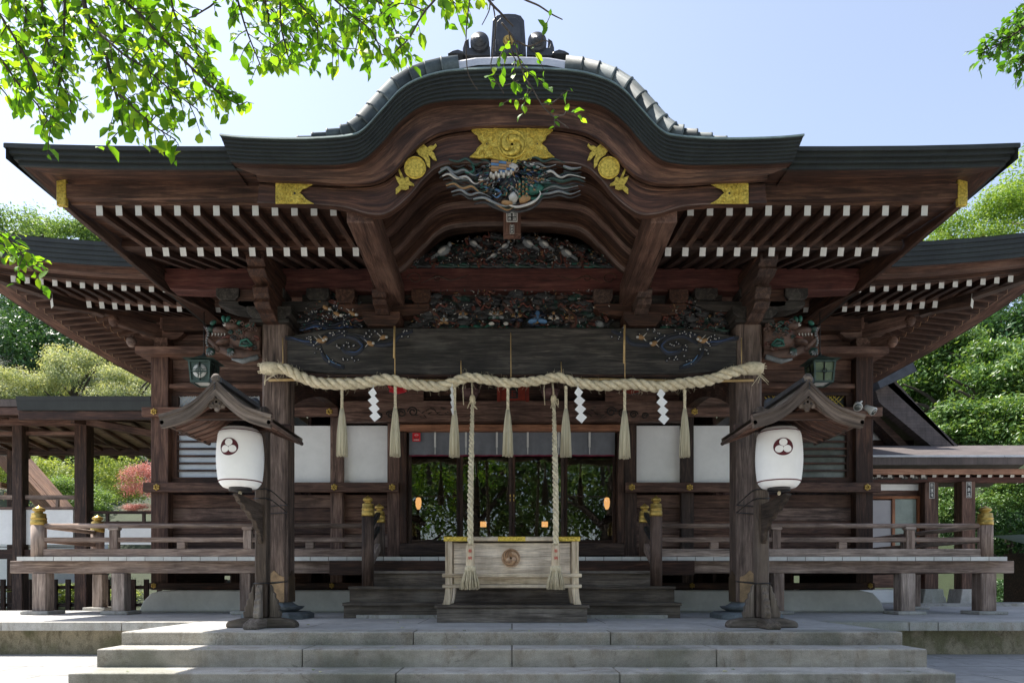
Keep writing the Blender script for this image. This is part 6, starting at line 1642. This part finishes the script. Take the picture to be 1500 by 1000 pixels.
# ------------------------------------------------------------------ right: annex with gable and connecting corridor
ax = thing('annex_hall', (8.5, 16, ZP), 'side hall right of the shrine with steep dark gable roof and white gable wall', 'building')
DA = 15.0
def q(px, py, D=DA): return ((px-750)*D/1000, (851-py)*D/1000)
mb = MB(); a = q(1268, 560); mb.prism([q(1225, 668), q(1352, 668), q(1290, 608), q(1262, 582), q(1225, 545)][::-1], 'y', DA+.3, DA+.4, 'plaster'); part('gable_wall', mb, ax)
mb = MB(); mb.box(q(1225, 0)[0], q(1348, 0)[0], DA+.24, DA+.30, q(0, 649)[1], q(0, 641)[1], 'wood'); mb.box(q(1225, 0)[0], q(1335, 0)[0], DA+.24, DA+.30, q(0, 668)[1], q(0, 662)[1], 'wood'); part_each('gable_beam', mb, ax)
mb = MB()
o1, o2 = [q(1280, 562), q(1381, 664), q(1352, 668), q(1262, 592)], None
mb.prism([q(1262, 572), q(1285, 558), q(1381, 664), q(1355, 669), q(1270, 598)][::-1], 'y', DA-.5, DA-.25, 'slate_grey')
mb.prism([q(1262, 604), q(1268, 598), q(1340, 668), q(1325, 668)][::-1], 'y', DA-.15, DA+.2, 'wood'); part('barge_board', mb, ax)
mb = MB()
A, B_ = q(1285, 558), q(1383, 664)
for (u0, u1) in (((A[0]-.2, A[1]+.1), (B_[0]+.05, B_[1]+.0)),):
    mb.add([(u0[0], DA-.5, u0[1]), (u1[0], DA-.5, u1[1]), (u1[0], DA+6, u1[1]), (u0[0], DA+6, u0[1]), (u0[0], DA-.5, u0[1]-.2), (u1[0], DA-.5, u1[1]-.1), (u1[0], DA+6, u1[1]-.1), (u0[0], DA+6, u0[1]-.2)], [(0, 1, 2, 3), (7, 6, 5, 4), (0, 4, 5, 1), (1, 5, 6, 2)], 'slate_grey')
C_ = (2*A[0]-.4-B_[0], B_[1])
mb.add([(A[0]-.2, DA-.5, A[1]+.1), (C_[0], DA-.5, C_[1]), (C_[0], DA+6, C_[1]), (A[0]-.2, DA+6, A[1]+.1)], [(3, 2, 1, 0)], 'slate_grey')
part('roof', mb, ax)
mb = MB(); e0 = q(1262, 578); e1 = q(1306, 552)
mb.beam((e0[0]-.1, DA-.7, e0[1]), (e1[0], DA-.7, e1[1]-.04), .34, .22, 'tile'); mb.beam((A[0]-.15, DA-.8, A[1]+.15), (A[0]-.15, DA+6, A[1]+.15), .34, .3, 'tile'); part_each('ridge', mb, ax)
# connecting corridor
cr = thing('connecting_corridor', (10, 13.5, ZP), 'low roofed corridor with red-brown beams and white rafter ends right of the veranda', 'corridor')
DR_ = 13.0
def r(px, py, D=DR_): return ((px-750)*D/1000, (851-py)*D/1000)
xl, xr = r(1190, 0)[0], 11.6
mb = MB(); z0, z1 = r(0, 686)[1], r(0, 675)[1]
mb.add([(xl, 12.6, z0), (xr, 12.6, z0+.02), (xr, 12.6, z1+.04), (xl, 12.6, z1), (xr, 14.6, z1+.62), (xl, 14.6, z1+.6), (xl, 14.6, z1+.35), (xr, 14.6, z1+.35)], [(0, 1, 2, 3), (3, 2, 4, 5), (6, 7, 1, 0)], 'slate_grey')
mb.add([(xl, 14.6, z1+.6), (xr, 14.6, z1+.62), (xr, 16.6, z1), (xl, 16.6, z1)], [(0, 1, 2, 3)], 'slate_grey')
mb.box(xl, xr, 12.57, 12.62, z1-.0, z1+.035, 'copper_pale')
part('roof', mb, cr)
mb = MB(); mb.box(xl, xr-.1, 12.72, 12.80, r(0, 694, 12.7)[1], r(0, 686, 12.7)[1], 'wood_orange'); mb.box(xl, xr-.1, 13.0, 13.16, r(0, 706)[1], r(0, 694)[1]+.02, 'wood_red'); ebm = part('eave_beam', mb, cr, .006)
me_ = rafter_mesh(.07, .085, 1.4, .25, 'white', 'corridor_rafter')
for k in range(20): place(me_, 'rafter', (r(1271+k*16.3, 0, 12.85)[0], 12.85, r(0, 692, 12.85)[1]), 0, cr)
for x_, y_ in ((r(1363, 0)[0], 13.08), (r(1417, 0, 12.9)[0], 12.98)):
    mb = MB(); mb.box(x_-.13, x_+.13, y_-.12, y_+.12, ZP+.28, r(0, 706)[1]-.002, 'wood_wall'); p = part('post', mb, cr, .01)
    mb = MB(); mb.prism([(x_-.22, ZP+.001), (x_+.22, ZP+.001), (x_+.17, ZP+.28), (x_-.17, ZP+.28)], 'y', y_-.2, y_+.2, 'stone'); part('footing', mb, p, .01)
    slip(x_, r(0, 716)[1]-.03, .095, .30, y_-.122, 1, 3, p, seed=int(x_*7))
for k, (px, n_) in enumerate(((1275, 2), (1293, 4), (1319, 2), (1334, 2), (1347, 2))):
    slip(r(px, 0)[0]+.08, r(0, 699)[1], .07*n_, .085, 12.998, n_, 1, ebm, bg=None, fg='white', seed=40+k)
mb = MB(); mb.box(xl, r(1356, 0)[0], 13.2, 13.25, ZP+.3, r(0, 706)[1], 'wood_wall'); wl = part('wall', mb, cr)
mb = MB(); mb.box(xl, r(1355, 0)[0], 13.17, 13.198, r(0, 716)[1], r(0, 707)[1], 'plaster'); part('white_panel', mb, wl)
mb = MB(); mb.box(xl, r(1312, 0)[0], 13.15, 13.17, r(0, 806)[1], r(0, 731)[1], 'window_grey'); part('frosted_pane', mb, wl)
mb = MB(); a0, a1 = r(1312, 0)[0], r(1354, 0)[0]
mb.box(a0, a0+.06, 13.12, 13.19, r(0, 812)[1], r(0, 729)[1], 'wood_orange'); mb.box(a1-.06, a1, 13.12, 13.19, r(0, 812)[1], r(0, 729)[1], 'wood_orange'); mb.box(xl, a1, 13.12, 13.19, r(0, 729)[1]+.002, r(0, 725)[1], 'wood_orange'); mb.box(a0+.06, a1-.06, 13.12, 13.19, r(0, 812)[1], r(0, 806)[1], 'wood_orange')
wn = part('window_frame', mb, wl, .004); mb = MB(); mb.box(a0+.06, a1-.06, 13.16, 13.17, r(0, 806)[1], r(0, 729)[1], 'window_green'); part('pane', mb, wn)
mb = MB()
mb.prism([(xl, ZP+.001), (r(1400, 0)[0], ZP+.001), (r(1398, 0)[0], ZP+.12), (r(1388, 0)[0], ZP+.24), (r(1376, 0)[0], ZP+.28), (xl, ZP+.28)], 'y', 13.25, 13.9, 'plaster'); part('plaster_mound', mb, cr, .02)
# small sloping roof at far right edge
mb = MB(); mb.add([(10.2, 13.6, .75), (13.0, 13.6, -.0+.55), (13.0, 15, 1.1), (10.5, 15, 1.0), (10.2, 13.6, .68), (13, 13.6, .45)], [(0, 1, 2, 3), (0, 4, 5, 1)], 'tile'); mb.box(10.8, 13, 14.2, 15, ZG, .6, 'wood')
single('small_lean_to', mb, (11.5, 14, ZG), 'dark lean-to roof in the shade at the far right', 'shed')
mb = MB()   # long stone edging on the right
mb.box(6.6, 14, 11.6, 11.75, ZP, ZP+.05, 'stone'); single('stone_edging', mb, (9, 11.7, ZP), 'low pale stone edging behind the right veranda', 'edging')
# ------------------------------------------------------------------ trees
def crown_mesh(seed, n, rx, ry, rz, leaf, mat, nb=16, flat=.75):
    """leaf clumps over many overlapping lobes; leaves cluster in sprays so that gaps and shade show"""
    rr = random.Random(seed); mb = MB(); lobes = []
    for i in range(nb):
        a = rr.uniform(0, 2*PI); e = rr.uniform(-.5, 1); q = rr.uniform(.35, .85)
        cx, cy, cz = rx*q*math.cos(a)*math.sqrt(1-min(.99, e*e)*.6), ry*q*math.sin(a)*math.sqrt(1-min(.99, e*e)*.6), rz*e*.72
        lobes.append((cx, cy, cz, rr.uniform(.22, .42) if nb < 30 else rr.uniform(.14, .30)))
    V = []; F = []; rn = []; per = 16; sprays = n//per
    mi = mb.mi(mat)
    for s_ in range(sprays):
        l = rr.choice(lobes); z = rr.uniform(-1, 1); a = rr.uniform(0, 2*PI); q = math.sqrt(1-z*z); R_ = rr.uniform(.62, 1.06) if rr.random() < .85 else rr.uniform(1.05, 1.35)
        d = Vector((q*math.cos(a), q*math.sin(a), z))
        c = Vector((l[0]+d.x*l[3]*rx*R_, l[1]+d.y*l[3]*ry*R_, l[2]+d.z*l[3]*rz*R_*flat))
        tone = rr.random()*.5+.25*(d.z+1)*.5  # up-facing sprays toned lighter, light from above put into the leaves
        for k in range(per):
            p = c+Vector((rr.gauss(0, 1), rr.gauss(0, 1), rr.gauss(0, .5)))*leaf*1.7
            nrm = (d*.7+Vector((rr.gauss(0, .5), rr.gauss(0, .5), rr.gauss(.5, .5)))).normalized()
            t = nrm.cross(Vector((rr.gauss(0, 1), rr.gauss(0, 1), rr.gauss(0, 1)))).normalized(); b = nrm.cross(t)
            L_ = leaf*rr.uniform(.7, 1.3); w_ = L_*.42; i0 = len(V)
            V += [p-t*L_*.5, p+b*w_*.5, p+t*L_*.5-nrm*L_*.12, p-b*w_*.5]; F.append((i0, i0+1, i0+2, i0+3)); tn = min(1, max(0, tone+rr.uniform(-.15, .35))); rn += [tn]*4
    mb.v = [tuple(v) for v in V]; mb.f = F; mb.m = [0]*len(F); mb.sm = [False]*len(F); mb.g = mb.v; mb.r = rn
    return mb.mesh('crown')
def trunk_mesh(seed, h, r, spread):
    rr = random.Random(seed); mb = MB()
    pts = catmull([(0, 0, -.5), (rr.uniform(-.1, .1)*h*.3, 0, h*.3), (rr.uniform(-.2, .2)*h*.3, rr.uniform(-.1, .1)*h, h*.65), (0, 0, h)], 5)
    mb.tube(pts, [r*(1-.75*i/len(pts)) for i in range(len(pts))], 'bark', n=9)
    for k in range(9):
        i = int(len(pts)*rr.uniform(.35, .85)); p = Vector(pts[i]); a = rr.uniform(0, 2*PI); l = spread*rr.uniform(.5, .95)
        e = p+Vector((math.cos(a)*l, math.sin(a)*l, l*rr.uniform(.3, .9))); m_ = p.lerp(e, .5)+Vector((0, 0, l*.12))
        mb.tube(catmull([tuple(p), tuple(m_), tuple(e)], 4), [r*.42*(1-.8*j/9) for j in range(9)], 'bark', n=6)
    return mb.mesh('trunk')
KIND = {}
def kind(key, seed, n, leaf, mat, asp=(1, 1, .8), nb=16):
    KIND[key] = [crown_mesh(seed+i, n, asp[0], asp[1], asp[2], leaf, mat, nb) for i in range(2)]
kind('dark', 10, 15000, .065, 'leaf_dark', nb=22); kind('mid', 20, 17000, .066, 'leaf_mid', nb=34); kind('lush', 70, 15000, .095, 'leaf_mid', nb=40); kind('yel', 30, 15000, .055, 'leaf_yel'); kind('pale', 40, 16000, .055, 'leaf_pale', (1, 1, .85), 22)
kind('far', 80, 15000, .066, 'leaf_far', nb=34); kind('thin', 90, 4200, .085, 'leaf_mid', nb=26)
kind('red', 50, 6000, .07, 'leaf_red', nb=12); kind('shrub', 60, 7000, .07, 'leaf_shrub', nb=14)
TR = [trunk_mesh(i, 1.0, .055, .7) for i in range(2)]
cnt = 0
def tree(key, x, y, z0, zc, rad, rz, name, label, cat='tree', group=None, trunk=True):
    """z0 ground, zc crown centre, rad crown radius, rz half height"""
    global cnt; cnt += 1
    t = thing(name, (x, y, z0), label, cat, group)
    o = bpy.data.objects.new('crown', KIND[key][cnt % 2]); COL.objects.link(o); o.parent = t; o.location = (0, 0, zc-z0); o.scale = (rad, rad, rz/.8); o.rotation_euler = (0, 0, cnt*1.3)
    if trunk:
        o = bpy.data.objects.new('trunk', TR[cnt % 2]); COL.objects.link(o); o.parent = t; h = zc-z0+.2*rz; o.scale = (max(2.0, h*.9), max(2.0, h*.9), h)
    return t
def tp(key, px, py, D, rpx, rzpx, name, label, cat='tree', group=None, trunk=True):
    p = W(px, py, D); return tree(key, p.x, D, hz(p.x, D), p.z, rpx*D/1000, rzpx*D/1000, name, label, cat, group, trunk)
gl = 'trees on the wooded hill at left'; gr_ = 'trees on the wooded slope at right'
# left hill, back to front
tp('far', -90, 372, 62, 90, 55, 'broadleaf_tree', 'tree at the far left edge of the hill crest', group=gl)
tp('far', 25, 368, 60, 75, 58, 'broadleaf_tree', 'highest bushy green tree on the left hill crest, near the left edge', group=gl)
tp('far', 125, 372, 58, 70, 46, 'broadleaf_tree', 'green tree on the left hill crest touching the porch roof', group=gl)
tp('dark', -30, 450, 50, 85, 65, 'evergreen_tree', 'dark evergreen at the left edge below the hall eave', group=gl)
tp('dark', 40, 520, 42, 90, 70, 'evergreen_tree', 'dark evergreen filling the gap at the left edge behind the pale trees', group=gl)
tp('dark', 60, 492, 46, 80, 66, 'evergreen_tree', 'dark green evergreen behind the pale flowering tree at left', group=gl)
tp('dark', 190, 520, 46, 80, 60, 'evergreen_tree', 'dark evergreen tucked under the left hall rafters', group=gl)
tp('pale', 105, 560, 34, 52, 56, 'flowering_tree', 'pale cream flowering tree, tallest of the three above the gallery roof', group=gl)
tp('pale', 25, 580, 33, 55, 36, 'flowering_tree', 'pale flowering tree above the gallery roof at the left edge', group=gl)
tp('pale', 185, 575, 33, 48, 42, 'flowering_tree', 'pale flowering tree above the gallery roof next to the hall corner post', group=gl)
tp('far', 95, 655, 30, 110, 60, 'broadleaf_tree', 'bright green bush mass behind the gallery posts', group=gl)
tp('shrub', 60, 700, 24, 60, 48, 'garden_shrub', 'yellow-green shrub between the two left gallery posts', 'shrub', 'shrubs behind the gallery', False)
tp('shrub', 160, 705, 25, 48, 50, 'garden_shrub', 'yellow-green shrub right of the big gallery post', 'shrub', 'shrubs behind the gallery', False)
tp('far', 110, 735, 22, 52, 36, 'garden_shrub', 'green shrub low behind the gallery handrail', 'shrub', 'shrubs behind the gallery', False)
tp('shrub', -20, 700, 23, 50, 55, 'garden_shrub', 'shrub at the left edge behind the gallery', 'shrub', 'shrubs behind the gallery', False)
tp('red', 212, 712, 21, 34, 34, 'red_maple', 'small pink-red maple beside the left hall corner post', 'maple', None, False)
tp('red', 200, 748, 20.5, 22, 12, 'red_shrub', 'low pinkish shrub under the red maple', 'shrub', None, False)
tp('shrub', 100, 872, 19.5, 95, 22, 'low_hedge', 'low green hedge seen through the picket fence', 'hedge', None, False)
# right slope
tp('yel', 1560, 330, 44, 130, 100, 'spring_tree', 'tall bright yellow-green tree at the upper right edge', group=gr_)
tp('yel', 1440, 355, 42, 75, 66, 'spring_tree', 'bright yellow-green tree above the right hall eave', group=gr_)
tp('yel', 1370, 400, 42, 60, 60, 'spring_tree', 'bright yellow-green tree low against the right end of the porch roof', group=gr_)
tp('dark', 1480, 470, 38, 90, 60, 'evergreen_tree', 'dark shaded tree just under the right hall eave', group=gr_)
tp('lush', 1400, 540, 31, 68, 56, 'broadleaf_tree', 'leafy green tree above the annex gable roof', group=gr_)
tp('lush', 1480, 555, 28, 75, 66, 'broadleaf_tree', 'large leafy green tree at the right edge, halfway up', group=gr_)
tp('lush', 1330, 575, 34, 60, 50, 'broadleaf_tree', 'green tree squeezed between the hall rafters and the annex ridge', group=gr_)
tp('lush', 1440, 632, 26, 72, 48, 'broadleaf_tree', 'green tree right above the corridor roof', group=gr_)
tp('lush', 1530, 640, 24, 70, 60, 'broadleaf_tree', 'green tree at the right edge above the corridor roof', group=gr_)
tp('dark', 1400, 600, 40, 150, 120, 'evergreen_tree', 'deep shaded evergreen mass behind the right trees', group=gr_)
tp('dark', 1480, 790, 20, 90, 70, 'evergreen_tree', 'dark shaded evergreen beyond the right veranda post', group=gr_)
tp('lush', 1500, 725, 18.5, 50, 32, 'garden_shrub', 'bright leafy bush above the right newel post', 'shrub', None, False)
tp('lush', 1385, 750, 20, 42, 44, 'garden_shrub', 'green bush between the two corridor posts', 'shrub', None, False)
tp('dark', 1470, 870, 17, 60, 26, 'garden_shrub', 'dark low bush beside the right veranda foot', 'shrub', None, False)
# trees on the near side of the court, mirrored in the doors
for i, (x, y, zc, rad, rz, k) in enumerate(((-7.5, -8, 5.0, 3.6, 3.0, 'lush'), (-1.8, -10, 5.2, 3.8, 3.4, 'dark'), (4.0, -9, 4.6, 3.4, 3.2, 'mid'), (9.5, -8, 5.5, 3.8, 3.4, 'dark'), (-13, -9, 6, 4, 4, 'dark'), (1.2, -14, 3.2, 3.6, 3.4, 'mid'), (-5, -15, 3.5, 4, 3.6, 'dark'), (7.5, -14, 3.2, 4, 3.6, 'dark'), (14.5, -6, 6, 4, 4, 'dark'))):
    tree('thin' if i % 4 < 3 else k, x, y, ZG, zc, rad, rz, 'court_tree', 'tree across the court, reflected in the glass doors', 'tree', 'trees across the court')

# ------------------------------------------------------------------ overhanging cherry branches (near the camera)
rr = random.Random(99)
def leaf_geo(mb_data, p, t, nrm, L_, tn):
    V, F, rn = mb_data
    b = nrm.cross(t).normalized(); nrm = t.cross(b).normalized(); w_ = L_*.30; i0 = len(V); f = L_*rr.uniform(.02, .15)
    V += [p, p+t*L_*.28+b*w_*.85+nrm*f, p+t*L_*.62+b*w_*.9+nrm*f-nrm*L_*.02, p+t*L_-nrm*L_*rr.uniform(.0, .28), p+t*L_*.62-b*w_*.9+nrm*f-nrm*L_*.02, p+t*L_*.28-b*w_*.85+nrm*f, p+t*L_*.3, p+t*L_*.64-nrm*L_*.02]
    F += [(i0, i0+1, i0+6), (i0+1, i0+2, i0+7, i0+6), (i0+2, i0+3, i0+7), (i0+3, i0+4, i0+7), (i0+4, i0+5, i0+6, i0+7), (i0+5, i0, i0+6)]
    rn += [tn]*8
def branches(limbs, name, leafmat_, leafL, parent, D0, dens=1.0, thick=.012):
    wood_ = MB(); data = ([], [], [])
    for (pts, dd, dn, r0) in limbs:
        pl = [W(a, b, D0+dd+.10*math.sin(a*.02)+.12*i/len(pts)) for i, (a, b) in enumerate(pts)]
        c = [Vector(q_) for q_ in catmull([tuple(p) for p in pl], 6)]
        wood_.tube(c, [r0*(1-.8*i/len(c))+.0012 for i in range(len(c))], 'bark', n=6)
        if dn <= 0: continue
        tl = sum((b-a).length for a, b in zip(c, c[1:])); step = .031/(dn*dens)
        acc = 0; k = 0
        for a, b in zip(c, c[1:]):
            l = (b-a).length; acc += l
            while acc > step:
                acc -= step; k += 1; p = a.lerp(b, rr.random()); dirv = (b-a).normalized()
                sd = Vector((dirv.z, rr.uniform(-1.1, 1.1), -dirv.x))*(1 if k % 2 else -1)
                tw = (dirv*.7+sd*.8+Vector((0, 0, -.12))).normalized(); tl_ = rr.uniform(.03, .14)
                e = p+tw*tl_+Vector((0, 0, -tl_*.05)); m_ = p.lerp(e, .5)+Vector((0, 0, .012))
                wood_.tube([p, m_, e], [.0028, .002, .001], 'bark', n=4)
                nl = max(3, int(tl_/.021))
                for j in range(nl):
                    t_ = (j+.6)/nl; q_ = (p.lerp(m_, t_*2) if t_ < .5 else m_.lerp(e, t_*2-1))
                    lt = (tw*.5+Vector((rr.gauss(0, .6), rr.gauss(0, .6), rr.gauss(-.30, .5)))).normalized()
                    nr = Vector((rr.gauss(0, .5), rr.gauss(-.2, .6), 1)).normalized()
                    if abs(nr.dot(lt)) > .93: nr = Vector((0, -1, .2)).normalized()
                    leaf_geo(data, q_, lt, nr, leafL*rr.choice((rr.uniform(.4, .8), rr.uniform(.7, 1.1), rr.uniform(.85, 1.3))), rr.random()**1.3)
    part('branches', wood_, parent)
    mb = MB(); mb.mi(leafmat_); mb.v = [tuple(v) for v in data[0]]; mb.f = data[1]; mb.m = [0]*len(data[1]); mb.sm = [True]*len(data[1]); mb.g = mb.v; mb.r = data[2]
    part(name, mb, parent); return len(data[1])//6
ch = thing('cherry_tree', (-4.2, 1.2, ZG), 'leafy cherry tree overhanging from the upper left, sunlit fresh green leaves', 'tree')
mb = MB(); mb.tube(catmull([(-4.2, 1.2, ZG), (-4.1, 1.3, 1), (-3.7, 1.6, 3), (-2.8, 2.2, 4.2), (-1.2, 2.9, 4.0), (0, 3.1, 3.4)], 6), [.20*(1-.85*i/30) for i in range(31)], 'bark', n=12)
mb.tube(catmull([(-3.9, 1.45, 2.2), (-3.0, 2.4, 3.4), (-2.2, 3.0, 3.3), (-1.9, 3.0, 2.9)], 6), [.08*(1-.8*i/18) for i in range(19)], 'bark', n=9); part('trunk', mb, ch)
LB = [
 ([(112, -60), (126, 30), (146, 62), (162, 120), (175, 180), (181, 214)], 0, 1.5, .011), ([(96, -50), (94, 50), (93, 105), (81, 165), (76, 195)], .25, 1.6, .006),
 ([(160, -50), (175, 5), (210, 39), (264, 96), (318, 147), (352, 176)], .1, 1.5, .008), ([(144, 60), (180, 92), (210, 111), (249, 144), (290, 182)], -.05, 1.5, .005),
 ([(176, 160), (205, 188), (232, 210), (258, 226)], -.1, 1.7, .004), ([(-40, 60), (0, 99), (30, 140), (55, 175), (76, 208)], .2, 1.4, .006), ([(-20, 120), (8, 150), (12, 168)], .3, 1.0, .003),
 ([(30, -50), (38, 30), (30, 90), (16, 140)], .5, 1.6, .006), ([(60, -50), (62, 20), (74, 90), (100, 150), (104, 190)], .4, 1.5, .006), ([(0, -40), (20, 20), (60, 60), (112, 98)], .6, 1.6, .006),
 ([(190, -50), (215, 10), (245, 50), (296, 100), (330, 150)], .3, 1.5, .006), ([(235, -50), (250, 10), (262, 45), (300, 70)], .2, 1.2, .005), ([(-20, 10), (10, 50), (50, 120), (60, 150)], .1, 1.4, .006),
 ([(130, -40), (160, 20), (200, 80), (240, 120)], .7, 1.5, .006), ([(70, -40), (100, 20), (130, 80), (150, 130)], .8, 1.4, .006), ([(205, 60), (235, 110), (250, 160), (255, 200)], .5, 1.2, .004),
 ([(262, 60), (300, 88), (306, 92)], .2, .4, .002), ([(320, -40), (318, 10), (296, 30), (276, 40)], .1, .4, .004), ([(330, -50), (350, 20), (362, 60), (382, 110)], .1, 1.3, .005), ([(345, -40), (370, 0), (400, 30), (430, 70), (440, 110)], .45, 1.4, .005),
 ([(411, -50), (411, 40), (418, 80), (425, 106)], 0, 1.2, .005), ([(415, -40), (428, 5), (452, 33), (479, 63), (500, 84)], .2, 1.5, .005), ([(460, -50), (480, 0), (510, 30), (545, 60), (560, 96)], .1, 1.3, .005),
 ([(500, -40), (520, 0), (560, 20), (580, 60), (590, 96)], .5, 1.3, .005), ([(540, -40), (540, 10), (530, 50), (520, 90)], .35, 1.3, .004), ([(370, -40), (390, 20), (395, 70), (400, 118)], .6, 1.3, .005), ([(450, -40), (440, 20), (460, 60), (475, 92)], .6, 1.3, .004),
 ([(662, -50), (644, 2), (620, 33), (599, 69), (580, 88)], 0, .35, .005), ([(600, -40), (585, 10), (566, 24), (545, 50)], .1, .5, .004), ([(622, 30), (600, 20), (575, 18)], 0, .5, .002),
 ([(640, -50), (654, 0), (668, 20)], .2, 1.2, .004), ([(690, -50), (692, 0), (688, 15)], .3, 1.3, .004), ([(560, -30), (600, -5), (640, 5)], .4, 1.1, .004), ([(665, -40), (675, 0), (672, 28)], .2, 1.2, .003),
 ([(700, -60), (712, 5), (735, 34), (752, 52)], -.2, 0, .007), ([(735, -60), (753, 0), (790, 22), (808, 34), (824, 42)], 0, 0, .004), ([(712, 2), (722, 14), (731, 2)], -.2, 0, .002), ([(718, 15), (716, 30), (706, 50)], -.2, .25, .002),
 ([(688, 12), (683, 60), (684, 110), (690, 130), (700, 145)], .1, .0, .002), ([(722, 20), (726, 50), (722, 90), (720, 115), (738, 150)], -.1, .12, .002),
]
LB = [([(a, b-13-(8 if b > 150 else 0)) for a, b in p], d_, n_, r_) for p, d_, n_, r_ in LB]
nl = branches(LB, 'leaves', 'leaf_fg', .060, ch, 2.95)
LB2 = [([(735, 34), (752, 56), (757, 75), (768, 110), (780, 130), (795, 155), (812, 172), (833, 188)], -.25, .32, .003), ([(757, 60), (775, 68), (795, 60), (806, 62)], -.22, .55, .002), ([(780, 130), (770, 142), (755, 148)], -.2, .5, .0015),
       ([(795, 152), (810, 150), (822, 140)], -.2, .3, .0015), ([(812, 170), (826, 168), (831, 158)], -.2, .45, .0015), ([(745, 45), (748, 65), (752, 82), (760, 95)], -.25, .9, .002), ([(720, 118), (740, 125), (760, 118)], -.2, .35, .0015)]
branches(LB2, 'sparse_leaves', 'leaf_fg', .042, ch, 2.95)
LB3 = [([(-60, 320), (-10, 338), (20, 358), (46, 385)], 0, 1.1, .003), ([(-50, 350), (-5, 362), (30, 380), (58, 394)], .1, 1.1, .003)]
branches(LB3, 'low_spray', 'leaf_fg', .05, ch, 2.75)
mp_ = thing('maple_tree', (5.6, 3.4, ZG), 'green maple tree overhanging the upper right corner', 'maple')
mb = MB(); mb.tube(catmull([(5.6, 3.4, ZG), (5.5, 3.5, 1.5), (5.0, 3.9, 3.4), (4.2, 4.3, 4.1), (3.6, 4.5, 3.9)], 6), [.15*(1-.85*i/24) for i in range(25)], 'bark', n=10); part('trunk', mb, mp_)
LM = [([(1590, -40), (1545, 5), (1500, 40), (1462, 66), (1440, 78)], 0, 2.2, .006), ([(1610, 10), (1560, 40), (1525, 60), (1498, 92), (1488, 104)], .2, 2.0, .006), ([(1570, -60), (1535, -20), (1508, 10), (1488, 36)], .3, 2.2, .006), ([(1570, 15), (1535, 28), (1505, 50), (1476, 72)], .5, 2.0, .004), ([(1550, 62), (1525, 80), (1508, 98)], .3, 1.8, .004)]
branches(LM, 'leaves', 'leaf_maple', .052, mp_, 4.2, 1.9)
print('foreground leaves', nl)
# a few fallen leaves on the steps and platform
mb = MB(); data = ([], [], [])
for k in range(26):
    y = rr.choice((5.12, 5.25, 5.46, 5.52, 5.8, 5.95, 6.2, 6.6, 7.0)); z = {5.12: -.253, 5.25: -.253, 5.46: -.11-.0, 5.52: -.11}.get(y, ZP+.002)
    if y < 5.4: z = -.253+0
    x = rr.uniform(-3.2, 3.2); a = rr.uniform(0, 6.28)
    zt_ = ZP-.253 if y < 5.4 else (ZP-.11 if y < 5.7 else ZP+.002)
    leaf_geo(data, Vector((x, y, zt_+.004)), Vector((math.cos(a), math.sin(a), .05)), Vector((0, 0, 1)), rr.uniform(.03, .05), rr.random())
mb.mi('leaf_pale'); mb.v = [tuple(v) for v in data[0]]; mb.f = data[1]; mb.m = [0]*len(mb.f); mb.sm = [True]*len(mb.f); mb.g = mb.v; mb.r = data[2]
o_ = struct('fallen_leaves', mb); o_['kind'] = 'stuff'
